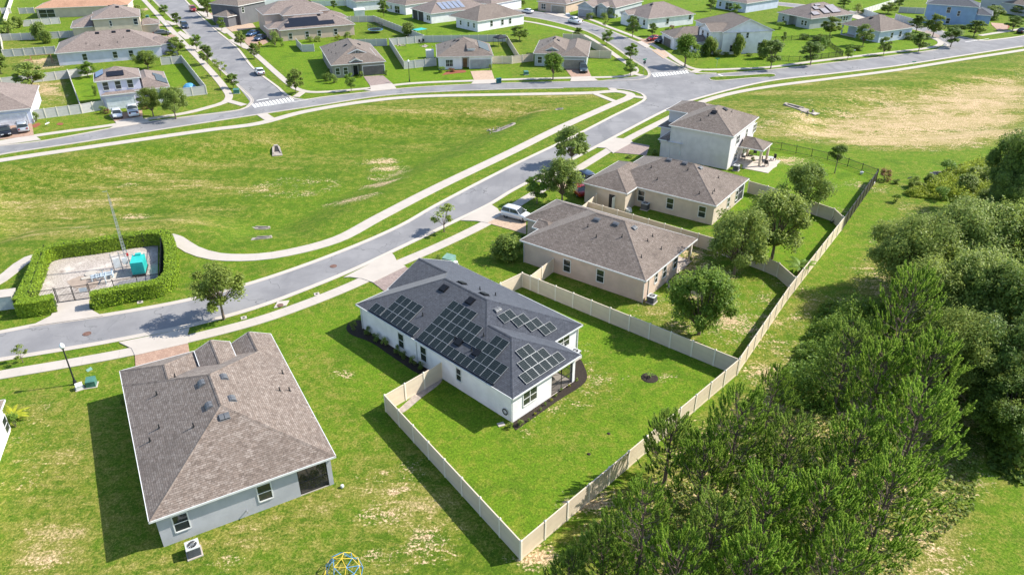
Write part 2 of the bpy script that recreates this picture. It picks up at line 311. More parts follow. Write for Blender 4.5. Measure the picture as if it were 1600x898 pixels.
SPOTS = [((590, 232), 2.0, .75), ((606, 230), 1.0, 1.0), ((606, 243), 1.6, .9), ((612, 256), 2., .6), ((604, 274), 2., .8), ((440, 272), 5, .35), ((545, 303), 2.2, .6), ((206, 317), 1.5, .5), ((195, 267), .9, .8), ((50, 291), 1., .6), ((20, 293), 1.2, .5), ((125, 348), 1.3, .9),
         ((605, 808), 1.2, .5), ((680, 835), 1.1, .5), ((590, 866), .9, .5), ((690, 862), 1.2, .4), ((615, 770), .5, 1.2), ((900, 545), 1.4, .35), ((930, 590), 1.8, .35), ((1040, 590), .6, .5), ((870, 620), 1.2, .35), ((830, 660), 1.2, .35),
         ((360, 880), .8, .35), ((30, 750), 1.2, .3), ((70, 870), 1.2, .4), ((470, 557), .5, .5), ((535, 585), .8, .3), ((1205, 575), 1.5, .8), ((1195, 630), 1.2, 1), ((920, 785), 1.3, 1), ((840, 868), 1, 1), ((950, 770), 1.2, .6), ((1310, 330), 1.5, .4), ((1370, 290), 3, .5), ((1225, 250), 2.5, .6), ((1100, 460), 2, .7), ((1130, 490), 2, .6), ((1150, 500), 2, .7)]
xs = np.r_[np.arange(-230, -60, 1.5), np.arange(-60, 75, .6), np.arange(75, 270, 1.5)]
ys = np.r_[np.arange(-40, 26, 3), np.arange(26, 110, .6), np.arange(110, 180, 1.), np.arange(180, 345, 1.8)]
xs = np.r_[-2500, -900, xs, 900, 2500]; ys = np.r_[-900, -200, ys, 700, 3500]
GX, GY = np.meshgrid(xs, ys); P = np.c_[GX.ravel(), GY.ravel()]
dry = np.full(len(P), .32); lush = np.full(len(P), .6); soil = np.zeros(len(P))
for px, a, b, c, w in ZONES:
    poly = [tuple(at(*q)) for q in px]; sdist = inside_dist(P, poly)
    k = 1 / (1 + np.exp(-np.clip(sdist / (w * .35), -30, 30))); dry += (a - dry) * k; lush += (b - lush) * k; soil += (c - soil) * k
for c, r, s in SPOTS:
    g = at(*c); k = np.exp(-(((P[:, 0] - g[0]) / (r * 1.5)) ** 2 + ((P[:, 1] - g[1]) / (r * .75)) ** 2)); soil = np.maximum(soil, k * s)
me = bpy.data.meshes.new('ground'); nx, ny = len(xs), len(ys)
BASINS = [([(0, 262), (150, 238), (480, 190), (700, 162), (880, 158), (820, 200), (590, 310), (480, 372), (350, 385), (270, 350), (60, 370), (-100, 420), (-100, 275)], 2.3, 10.), ([(1215, 205), (1230, 165), (1320, 142), (1440, 122), (1600, 96), (1750, 75), (1750, 190), (1600, 208), (1480, 222), (1360, 222), (1270, 216)], 1.6, 9.)]
BP = [(np.array([tuple(at(*q)) for q in px]), d, w) for px, d, w in BASINS]
def ground_z(xy):
    xy = np.atleast_2d(np.array(xy, float)); z = np.zeros(len(xy))
    for poly_, d, w in BP: t = np.clip(inside_dist(xy, poly_) / w, 0, 1); z = np.minimum(z, -d * t * t * (3 - 2 * t))
    return z
V = np.c_[P, ground_z(P)]
I = (np.arange(ny - 1)[:, None] * nx + np.arange(nx - 1)[None]).ravel(); Q = np.c_[I, I + 1, I + 1 + nx, I + nx]
me.vertices.add(len(V)); me.vertices.foreach_set('co', V.ravel()); me.loops.add(Q.size); me.loops.foreach_set('vertex_index', Q.ravel())
me.polygons.add(len(Q)); me.polygons.foreach_set('loop_start', np.arange(0, Q.size, 4)); me.update(calc_edges=True)
ca = me.color_attributes.new('growth', 'FLOAT_COLOR', 'POINT'); ca.data.foreach_set('color', np.c_[dry, lush, soil, np.ones(len(P))].astype('f').ravel())
m, n, l, p = nodes('lawn'); at_ = n.new('ShaderNodeAttribute'); at_.attribute_name = 'growth'; sp = n.new('ShaderNodeSeparateColor'); l.new(at_.outputs[0], sp.inputs[0])
D, L_, So = sp.outputs[0], sp.outputs[1], sp.outputs[2]
n1 = noise(n, l, .22, 5, .62); n2 = noise(n, l, 1.1, 5, .65, dist=.4); n3 = noise(n, l, 5., 4, .7); n4 = noise(n, l, 16, 3, .75); n5 = noise(n, l, .5, 4, .6, stretch=(.16, 1, 1, -14)); n6 = noise(n, l, 7., 2, .8, stretch=(1, .6, 1, 30))
n7 = noise(n, l, 2.3, 5, .72, dist=.6); n8 = noise(n, l, 1.1, 6, .75, stretch=(.3, 1, 1, -12), dist=.8)
n9 = noise(n, l, .22, 3, .5, stretch=(.18, 1, 1, -13), dist=.3)
green = mixc(n, l, (.066, .118, .010), (.108, .196, .012), ramp(n, l, L_, 0, 1.1))
green = mixc(n, l, green, (.175, .215, .022), ramp(n, l, n2, .42, .66, 0, .6))
green = mixc(n, l, green, (.05, .11, .008), ramp(n, l, n1, .5, .66, 0, .5))
green = mixc(n, l, green, (.045, .095, .008), ramp(n, l, n7, .5, .68, 0, .55))
tan = mixc(n, l, (.26, .215, .095), (.42, .32, .18), ramp(n, l, n3, .35, .65)); olv = mixc(n, l, (.15, .155, .028), (.24, .225, .06), ramp(n, l, n7, .35, .65))
def cen(x, k): return math_(n, l, 'MULTIPLY', math_(n, l, 'SUBTRACT', x, .5), k)
dm = math_(n, l, 'ADD', math_(n, l, 'MULTIPLY', D, 1.15), math_(n, l, 'ADD', cen(n2, 1.8), cen(n5, .7)))
dm = math_(n, l, 'ADD', dm, math_(n, l, 'ADD', cen(n4, 1.0), cen(n3, 1.5))); dm = math_(n, l, 'ADD', dm, math_(n, l, 'MULTIPLY', math_(n, l, 'ADD', cen(n8, 2.0), cen(n9, 2.6)), ramp(n, l, L_, .55, .25)))
c = mixc(n, l, green, olv, ramp(n, l, dm, .25, .95, 0, .9)); c = mixc(n, l, c, tan, ramp(n, l, dm, .85, 1.45, 0, .95))
dirt = mixc(n, l, (.34, .20, .11), (.62, .48, .34), ramp(n, l, n3, .3, .7))
sm = math_(n, l, 'ADD', math_(n, l, 'MULTIPLY', So, 1.0), math_(n, l, 'ADD', cen(n8, 2.2), math_(n, l, 'ADD', cen(n3, 2.0), math_(n, l, 'ADD', cen(n7, 2.6), cen(n1, 2.2)))))
c = mixc(n, l, c, dirt, ramp(n, l, math_(n, l, 'MULTIPLY', sm, ramp(n, l, So, .0, .10)), .35, .95, 0, .9))
c = mixc(n, l, c, mixc(n, l, (.55, .58, .55), (1.5, 1.45, 1.4), ramp(n, l, n4, .3, .7)), .8, 'MULTIPLY')
c = mixc(n, l, c, mixc(n, l, (.62, .66, .62), (1.4, 1.36, 1.3), ramp(n, l, n3, .3, .7)), .75, 'MULTIPLY')
c = mixc(n, l, c, mixc(n, l, (.78, .8, .78), (1.2, 1.19, 1.15), ramp(n, l, n6, .3, .7)), .8, 'MULTIPLY')
l.new(c, p.inputs['Base Color']); p.inputs['Roughness'].default_value = .95; p.inputs['Specular IOR Level'].default_value = .1
bump(n, l, p, math_(n, l, 'ADD', n4, math_(n, l, 'MULTIPLY', n3, 1.2)), .55, .09)
me.materials.append(M['lawn']); me.polygons.foreach_set('use_smooth', [True] * len(me.polygons)); g = structure('ground', me)
# asphalt
m, n, l, p = nodes('asphalt')
a1 = noise(n, l, .18, 4, .6); a2 = noise(n, l, .35, 4, .6, stretch=(1, .15, 1, -28)); a3 = noise(n, l, 14, 2)
c = mixc(n, l, (.20, .195, .20), (.255, .248, .25), ramp(n, l, a1, .35, .65)); c = mixc(n, l, c, (.16, .16, .168), ramp(n, l, a2, .5, .72, 0, .6))
c = mixc(n, l, c, (.27, .262, .258), ramp(n, l, noise(n, l, 3, 3), .6, .75, 0, .35)); c = mixc(n, l, c, mixc(n, l, (.8, .8, .8), (1.2, 1.2, 1.2), a3), .6, 'MULTIPLY')
vo = n.new('ShaderNodeTexVoronoi'); vo.feature = 'DISTANCE_TO_EDGE'; vo.inputs['Scale'].default_value = .16; tcv = n.new('ShaderNodeTexCoord'); wv = n.new('ShaderNodeVectorMath'); wv.operation = 'ADD'; nz = n.new('ShaderNodeTexNoise'); nz.inputs['Scale'].default_value = .6; nz.inputs['Detail'].default_value = 4; l.new(tcv.outputs['Object'], nz.inputs['Vector']); sc_ = n.new('ShaderNodeVectorMath'); sc_.operation = 'SCALE'; sc_.inputs['Scale'].default_value = 3.; l.new(nz.outputs['Color'], sc_.inputs[0]); l.new(tcv.outputs['Object'], wv.inputs[0]); l.new(sc_.outputs[0], wv.inputs[1]); l.new(wv.outputs[0], vo.inputs['Vector'])
c = mixc(n, l, c, (.10, .10, .10), math_(n, l, 'MULTIPLY', ramp(n, l, vo.outputs['Distance'], .012, .004, 0, .8), ramp(n, l, a1, .42, .6)))
l.new(c, p.inputs['Base Color']); p.inputs['Roughness'].default_value = .9; p.inputs['Specular IOR Level'].default_value = .2
# pavers
for nm, A, B, J in (('pavers', (.34, .21, .15), (.44, .29, .21), (.2, .13, .1)), ('pavers_grey', (.25, .19, .17), (.34, .26, .23), (.16, .12, .1)), ('pavers_tan', (.42, .30, .21), (.52, .38, .27), (.28, .19, .14))):
    m, n, l, p = nodes(nm); tc = n.new('ShaderNodeTexCoord'); b = n.new('ShaderNodeTexBrick'); mp = n.new('ShaderNodeMapping'); mp.inputs['Rotation'].default_value = (0, 0, R(35)); l.new(tc.outputs['Object'], mp.inputs[0]); l.new(mp.outputs[0], b.inputs[0])
    b.inputs['Scale'].default_value = 1; b.inputs['Brick Width'].default_value = .3; b.inputs['Row Height'].default_value = .15; b.inputs['Mortar Size'].default_value = .008
    for k, v in (('Color1', A), ('Color2', B), ('Mortar', J)): b.inputs[k].default_value = v + (1,)
    l.new(mixc(n, l, b.outputs[0], tuple(x * .7 for x in A), ramp(n, l, noise(n, l, 1.4, 4), .5, .75, 0, .5)), p.inputs['Base Color']); p.inputs['Roughness'].default_value = .85

def strip(lineA, lineB, z, name, mat, n=None):
    n = n or max(len(lineA), len(lineB)); A = resample(lineA, n); B = resample(lineB, n); mb = MB()
    for i in range(n - 1): mb.face([(*A[i], z), (*A[i + 1], z), (*B[i + 1], z), (*B[i], z)])
    o = structure(name, mb, [mat])
    if o.data.polygons[0].normal.z < 0: o.data.flip_normals()
    return o
def poly(px, z, name, mat, z0=-.02, world=False, curve=False):
    pts = [tuple(p) if world else tuple(at(*p)) for p in px]
    if curve: pts = [tuple(p) for p in smooth_line(pts + [pts[0]], 1.)][:-1]
    mb = MB(); mb.slab(pts, z0, z); return structure(name, mb, [mat])
# road edges (asphalt against gutter)
R1n = [(-60, 574), (0, 564), (50, 556), (158, 538), (226, 525), (300, 510), (400, 482.6), (493, 448), (560, 420), (613, 395), (700, 353), (771, 318), (800, 300), (870, 264), (943, 225), (1053, 168), (1081, 158), (1200, 128), (1300, 116), (1400, 104), (1500, 88.5), (1600, 73), (1700, 57)]
R1f = [(-60, 528), (0, 521), (50, 511), (160, 495), (296, 470), (400, 442), (525, 398), (625, 355), (683, 322), (800, 261), (900, 213), (960, 182), (1010, 157), (1045, 139), (1079, 118), (1120, 115.5), (1200, 109), (1300, 98), (1400, 86), (1476, 75), (1530, 65), (1586, 59), (1700, 40)]
strip(curve_px(R1n), curve_px(R1f), .012, 'road', 'asphalt', 200)
R2n = [(-60, 254), (0, 241), (125, 222), (250, 202), (400, 179), (493, 165), (600, 149), (700, 142.5), (800, 139), (880, 137.5), (950, 137), (1000, 140)]
R2u = [(-60, 236), (0, 227.5), (58, 221), (225, 191), (375, 171), (468, 157), (500, 152), (580, 143), (640, 137), (738, 131.5), (800, 129.5), (930, 126.5), (1000, 124)]
strip(curve_px(R2n), curve_px(R2u), .016, 'road', 'asphalt', 120)
R4l = [(1014, 126), (1013, 117), (1008, 107), (993, 98), (950, 68), (915, 49), (858, 33), (825, 27), (780, 22), (700, 14)]
R4r = [(1079, 122), (1079, 114), (1060, 104), (1041, 93), (1018, 78), (975, 58), (913, 35), (858, 22), (825, 17), (780, 13), (700, 7)]
strip(curve_px(R4l), curve_px(R4r), .020, 'road', 'asphalt', 80)
R3l = [(400, 176), (391, 160), (371, 135), (333, 98), (288, 50), (238, 0), (215, -25)]
R3r = [(470, 163), (456, 153), (438, 138), (399, 108), (371, 74), (337, 46), (309, 20), (290, 0), (270, -22)]
strip(curve_px(R3l), curve_px(R3r), .020, 'road', 'asphalt', 60)
R5l = [(1478, 82), (1478, 73), (1455, 60), (1440, 50), (1400, 41), (1362, 33), (1300, 22), (1240, 12), (1205, 8)]
R5r = [(1530, 74), (1528, 64), (1490, 56), (1465, 47), (1420, 36), (1375, 26), (1310, 15), (1255, 8), (1213, 4)]
strip(curve_px(R5l), curve_px(R5r), .020, 'road', 'asphalt', 60)
poly([(930, 127), (1013, 118), (1079, 113), (1110, 126), (1052, 168), (1000, 162), (1011, 156), (1005, 147), (985, 141), (950, 137)], .025, 'road', 'asphalt')
poly([(1465, 76), (1478, 69), (1530, 62), (1545, 64), (1530, 78), (1470, 88)], .025, 'road', 'asphalt'); poly([(378, 176), (391, 158), (456, 152), (480, 156), (470, 164), (400, 178)], .0265, 'road', 'asphalt')
# gutters and kerbs: a sloping lip 0.6 m wide, drawn away from the asphalt
def kerb(px, side, w=.55, step=1.5):
    Ls = np.array(curve_px(px, step)); prof = [(-.06, .028), (.3, .035), (.42, .085), (w, .10), (w + .03, -.02)]
    rows = [offset_line(Ls, side * d) for d, z in prof]; mb = MB()
    for a in range(len(prof) - 1):
        for i in range(len(Ls) - 1):
            q = [(*rows[a][i], prof[a][1]), (*rows[a][i + 1], prof[a][1]), (*rows[a + 1][i + 1], prof[a + 1][1]), (*rows[a + 1][i], prof[a + 1][1])]
            mb.face(q[::-1] if side > 0 else q)
    o = structure('kerb', mb, ['concrete_bright']); return o
def kerb_away(px, inside):          # picks the side away from a point on the road
    L = np.array(curve_px(px, 1.5)); k = len(L) // 2; g = np.array(at(*inside)); T = L[min(k + 1, len(L) - 1)] - L[k - 1]; nrm = np.array([-T[1], T[0]])
    return kerb(px, -1 if (g - L[k]) @ nrm > 0 else 1)
kerb_away(R1n[:-1], (700, 335)); kerb_away([p for p in R1f if p[0] <= 960] + [(1000, 162), (1010, 155), (1005, 147), (985, 141), (950, 137)] , (800, 280))
kerb_away(R2n[:-2], (480, 160)); kerb_away([p for p in R2u if p[0] <= 380] + [(388, 164), (392, 157)] + R3l[2:], (250, 196))
kerb_away([(1700, 40), (1586, 59), (1545, 64)], (1600, 66)); kerb_away(R3r[::-1][:-2] + [(446, 146), (455, 151), (470, 156)] + [p for p in R2u if 490 < p[0] < 950] + [(985, 125), (1005, 123), (1013, 117)] + R4l[2:], (700, 137))
kerb_away([(1120, 115.5), (1095, 115), (1080, 113), (1068, 107)] + R4r[3:], (1050, 120)); kerb_away([p for p in R1f if 1120 <= p[0] <= 1420] + [(1460, 78), (1476, 74), (1480, 70), (1470, 65)] + R5l[3:], (1300, 105)); kerb_away([(1545, 64), (1530, 64), (1510, 60)] + R5r[2:], (1470, 55))
# grassed traffic island
isl = [tuple(p) for p in smooth_line([at(*q) for q in [(1108, 123.5), (1116, 120.5), (1160, 118), (1205, 115.5), (1212, 117), (1205, 120), (1160, 124), (1118, 127), (1110, 126), (1108, 123.5)]], .8)][:-1]
mb = MB(); mb.slab(isl, -.02, .09); structure('kerb', mb, ['concrete_bright'])
cx, cy = np.mean(isl, axis=0); ins_ = [(x + (cx - x) * .03 + (.42 if y < cy else -.42) * 0, y + (.5 if y < cy else -.5) * min(1, abs(y - cy) / .9)) for x, y in isl]
mb = MB(); mb.slab(ins_, .0, .105); tag(structure('traffic_island', mb, ['lawn']), None, None)
# footpaths
def path(px, w=1.55, z=.06, name='footpath', mat='concrete_bright', joints=True):
    L = curve_px(px, 1.5); A = offset_line(L, w / 2); B = offset_line(L, -w / 2); mb = MB(); n = len(L)
    for i in range(n - 1):
        a, b, c, d = A[i], A[i + 1], B[i + 1], B[i]; mb.face([(*d, z), (*c, z), (*b, z), (*a, z)])
        mb.face([(*a, z), (*b, z), (*b, -.02), (*a, -.02)]); mb.face([(*c, z), (*d, z), (*d, -.02), (*c, -.02)])
        if joints:
            t = np.array(b) - a; t = t / (np.linalg.norm(t) + 1e-9) * .045
            mb.face([(*d, z + .004), (*(d + t), z + .004), (*(a + t), z + .004), (*a, z + .004)], 1)
    return structure(name, mb, [mat, 'concrete_old'])
path([(-60, 470), (0, 438), (46, 404), (80, 395)], 1.7); path([(262, 370), (275, 374), (300, 390), (338, 401), (400, 402), (450, 395), (525, 375), (590, 341), (675, 297), (800, 237), (875, 200), (963, 161), (982, 153), (986, 149), (981, 146), (963, 143), (925, 145.5), (800, 148), (650, 151.5), (575, 158.5), (475, 175), (400, 194), (330, 203), (175, 225), (0, 251), (-60, 261)], 1.9)
path([(928, 146), (963, 160)], 1.3, .064); path([(955, 138.5), (962, 143)], 1.5, .07); path([(984, 150.5), (1009, 153.5)], 1.5, .07); path([(409, 178.5), (425, 189)], 2.0, .07)
path([(-60, 598), (0, 586), (100, 569), (213, 548), (296, 529), (400, 502), (470, 478), (550, 446), (618, 414), (683, 386), (763, 347), (830, 306), (900, 266), (975, 221), (1053, 181), (1093, 161), (1140, 147), (1200, 136), (1300, 123), (1400, 110), (1500, 94), (1600, 78.5), (1700, 62)], 1.55)
path([(-60, 232), (0, 222), (58, 212), (180, 195), (226, 187), (290, 177), (326, 168), (351, 160), (358, 152), (351, 138), (326, 108), (276, 56), (230, 6), (205, -20)], 1.55)
path([(353, 157), (382, 165)], 1.5, .07); path([(473, 144), (462, 152)], 1.5, .07)
path([(300, -2), (325, 22), (341, 36), (362, 55), (400, 86), (450, 130), (463, 139), (476, 143), (493, 144.5), (575, 138.5), (640, 131), (741, 126.5), (800, 124.5), (890, 122), (975, 119.5), (990, 115), (993, 108), (973, 95), (940, 72), (908, 54), (838, 36.5), (815, 33)], 1.45)
path([(990, 115.5), (1004, 119)], 1.5, .07); path([(1094, 108.5), (1082, 114)], 1.6, .07)
path([(1600, 45), (1575, 49), (1531, 56)], 1.5, .06)
path([(833, 18.5), (910, 28), (955, 44), (1013, 67), (1040, 83), (1062, 98), (1078, 106), (1092, 109), (1151, 108), (1200, 105.5), (1275, 96), (1375, 84), (1455, 74.5), (1469, 69.5), (1466, 63), (1450, 57)], 1.45)
# driveways: concrete apron between kerb and path, pavers behind
def apron(px, mat='concrete_bright', z=.104): return poly(px, z, 'driveway_apron', mat)
def pave(px, mat='pavers', z=.066): return poly(px, z, 'paved_driveway', mat)
apron([(537, 434), (612, 396), (616, 400), (621, 410), (634, 417), (583, 442), (566, 436), (547, 433.5)]); pave([(583, 442), (634, 417.5), (655, 430), (640, 440), (600, 455)], 'pavers_grey')
apron([(186, 535.5), (296, 513), (293, 524), (294, 537), (211, 556), (206, 545)]); pave([(211, 556), (294, 537), (298, 560), (268, 575), (250, 590), (213, 590)], 'pavers')
apron([(720, 345), (768, 320.5), (778, 327), (783, 337), (762, 349), (745, 346)]); pave([(762, 349), (783, 337), (822, 341), (822, 366)], 'pavers_tan')
apron([(838, 284), (872, 266), (885, 274), (862, 289)]); pave([(862, 289), (885, 274), (925, 280), (925, 312)], 'pavers_tan')
apron([(933, 231), (962, 216), (985, 219), (989, 223), (958, 240), (947, 232)]); pave([(960, 239), (988, 223), (1015, 228), (1010, 243), (985, 241)], 'pavers_grey')
apron([(568, 141.5), (612, 136.5), (620, 139.5), (612, 131), (578, 135), (581, 143)]); apron([(579, 143.5), (620, 139.5), (613, 131.5), (579, 135.5)], z=.108); pave([(568, 120), (598, 118), (614, 131.5), (579, 135.5)], 'pavers_grey')
apron([(736, 132), (776, 131), (773, 125), (741, 126)]); pave([(735, 112), (768, 110), (773, 125), (741, 126.5)], 'pavers_tan')
apron([(891, 128), (935, 127), (924, 120), (893, 121)]); pave([(883, 108), (918, 107), (924, 120), (893, 121)], 'pavers')
apron([(170, 202), (238, 191), (224, 187), (223, 182), (180, 190), (182, 195)]); pave([(170, 180), (222, 172), (223, 182), (180, 191)], 'pavers')
apron([(-10, 229), (64, 219), (55, 213), (-10, 222)]); pave([(-10, 200), (50, 193), (53, 212), (-10, 220)], 'pavers')
apron([(46, 511), (161, 494.5), (140, 483), (139, 468), (89, 475), (80, 494)], 'concrete')
apron([(308, 18), (322, 30), (340, 32), (325, 20)]); pave([(327, 21), (345, 19), (372, 22), (358, 28), (340, 31)], 'pavers')
apron([(331, 41), (350, 53), (362, 52), (345, 40)]); pave([(348, 39), (395, 37), (400, 44), (362, 50)], 'pavers_tan')
apron([(356, 63), (380, 76), (398, 80), (372, 61)]); pave([(376, 60), (410, 55), (420, 66), (395, 78)], 'pavers')
apron([(258, 33), (268, 40), (280, 39), (262, 33)]); pave([(220, 42), (248, 36), (255, 40), (222, 46)], 'pavers_tan'); apron([(277, 52), (289, 62), (300, 60), (282, 49)]); pave([(243, 63), (268, 54), (276, 56), (252, 68)], 'pavers'); pave([(208, 17), (230, 13), (232, 16), (210, 20)], 'pavers_tan')
apron([(296, 72), (308, 82), (316, 78), (302, 70)])
pave([(999, 62), (1020, 60), (1028, 66), (1008, 70)], 'pavers'); pave([(1018, 79), (1035, 76), (1046, 88), (1036, 92)], 'pavers_tan'); apron([(993, 66), (1010, 76), (1016, 72), (1002, 65)]); pave([(900, 26), (922, 24), (926, 29), (915, 31)], 'pavers_grey'); pave([(847, 20), (882, 14), (886, 18), (862, 24)], 'pavers_grey')
apron([(850, 20), (862, 24), (905, 34), (912, 31), (880, 22)], z=.1); apron([(1330, 28), (1345, 32), (1366, 31), (1350, 22), (1332, 22)]); pave([(1336, 19), (1352, 22), (1375, 27), (1384, 24), (1340, 14)], 'pavers_grey')
pave([(1550, 40), (1548, 36), (1575, 38), (1574, 47), (1560, 49)], 'pavers'); pave([(1443, 52), (1448, 48), (1470, 56), (1466, 60)], 'pavers_grey')
# painted markings
def bar(a, b, w, z=.034):
    A = at(*a); B = at(*b); d = (B - A).normalized(); nn = Vector((-d.y, d.x)) * w / 2; mb.face([(*(A - nn), z), (*(B - nn), z), (*(B + nn), z), (*(A + nn), z)])
mb = MB()
for i in range(12):
    t = (i + .5) / 12; a = (1021 + t * 56, 121 - t * 6.5); bar(a, (a[0] - 3.0, a[1] - 4.2), .45)
bar((1013, 115.5), (1042, 113.5), .35)
for i in range(12):
    t = (i + .5) / 12; a = (397 + t * 64, 169 - t * 11.5); bar(a, (a[0] - 5, a[1] - 5.5), .45)
bar((401, 157.5), (420, 154), .4); bar((400, 168), (482, 156), .2); bar((1122, 116.5), (1133, 120.5), .35); bar((1508, 66), (1545, 61), .3)
structure('road_marking', mb, ['road_paint'])
def disc(c, r, z, name, mat, label, cat, n=14):
    g = at(*c); mb = MB(); mb.lathe([(.01, .03), (r, .03), (r, 0)], n); o = obj(name, mb, None, (g.x, g.y, z), mats=[mat]); tag(o, label, cat)
disc((136, 521.5), .42, .015, 'manhole_cover', 'rusty_lid', 'rusty round manhole cover in the road by the pump station drive', 'manhole cover')
disc((521, 416), .42, .015, 'manhole_cover', 'rusty_lid', 'rusty round manhole cover in the road near the dark roofed house driveway', 'manhole cover')
disc((438, 478), .36, .1, 'manhole_cover', 'rusty_lid', 'small rusty lid set in the concrete kerb strip left of the solar house', 'manhole cover')
poly([(428, 482), (434, 472), (452, 470), (447, 478)], .108, 'kerb', 'concrete_bright')
for c, lab in (((219, 472), 'white square valve cover in the grass verge right of the pump station drive'), ((381, 496.5), 'white square valve cover in the verge beside the street tree'), ((495, 459.5), 'white square valve cover in the verge left of the solar house drive')):
    g_ = at(*c); mb = MB(); mb.box(-.3, -.3, 0, .3, .3, .05); mb.lathe([(.01, .065), (.14, .065), (.14, .05)], 10, 1); tag(obj('valve_cover', mb, None, (g_.x, g_.y, 0), rz=.4, mats=['concrete_bright', 'dark_metal']), lab, 'valve cover')
# ------------------------------------------------------------------ houses
def clip(poly, a, b, c, eps=1e-7):   # keep a*x+b*y+c >= 0
    out = []; n = len(poly)
    for i in range(n):
        p = poly[i]; q = poly[(i + 1) % n]; dp = a * p[0] + b * p[1] + c; dq = a * q[0] + b * q[1] + c
        if dp >= -eps: out.append(p)
        if (dp > eps and dq < -eps) or (dp < -eps and dq > eps):
            t = dp / (dp - dq); out.append((p[0] + t * (q[0] - p[0]), p[1] + t * (q[1] - p[1])))
    return out if len(out) > 2 else []
def area(poly): return abs(sum(poly[i][0] * poly[(i + 1) % len(poly)][1] - poly[(i + 1) % len(poly)][0] * poly[i][1] for i in range(len(poly)))) / 2
class Block:
    def __init__(s, x0, y0, x1, y1, e=3., k=.45, t='hhhh', inset=.35):
        s.x0, s.y0, s.x1, s.y1, s.e, s.k, s.t, s.inset = x0, y0, x1, y1, e, k, t, inset
        pl = [(k, 0, e - k * x0), (0, k, e - k * y0), (-k, 0, e + k * x1), (0, -k, e + k * y1)]     # z = ax+by+c
        s.planes = [(p, i) for i, p in enumerate(pl) if t[i] == 'h']
        s.half = [(1, 0, -x0), (0, 1, -y0), (-1, 0, x1), (0, -1, y1)]
    def h(s, x, y): return min(p[0] * x + p[1] * y + p[2] for p, _ in s.planes)
    def has(s, x, y, e=1e-4): return s.x0 - e <= x <= s.x1 + e and s.y0 - e <= y <= s.y1 + e
def subtract(polys, cons):
    out = []
    for P in polys:
        cur = P
        for (a, b, c) in cons:
            o = clip(cur, -a, -b, -c)
            if o and area(o) > 1e-4: out.append(o)
            cur = clip(cur, a, b, c)
            if not cur or area(cur) < 1e-5: break
    return out
def kept(blocks, i, x, y, z, lift=.02):
    for j, b in enumerate(blocks):
        if j == i or not b.has(x, y): continue
        hh = b.h(x, y)
        if hh > z + lift or (abs(hh - z) <= lift and j < i): return False
    return True
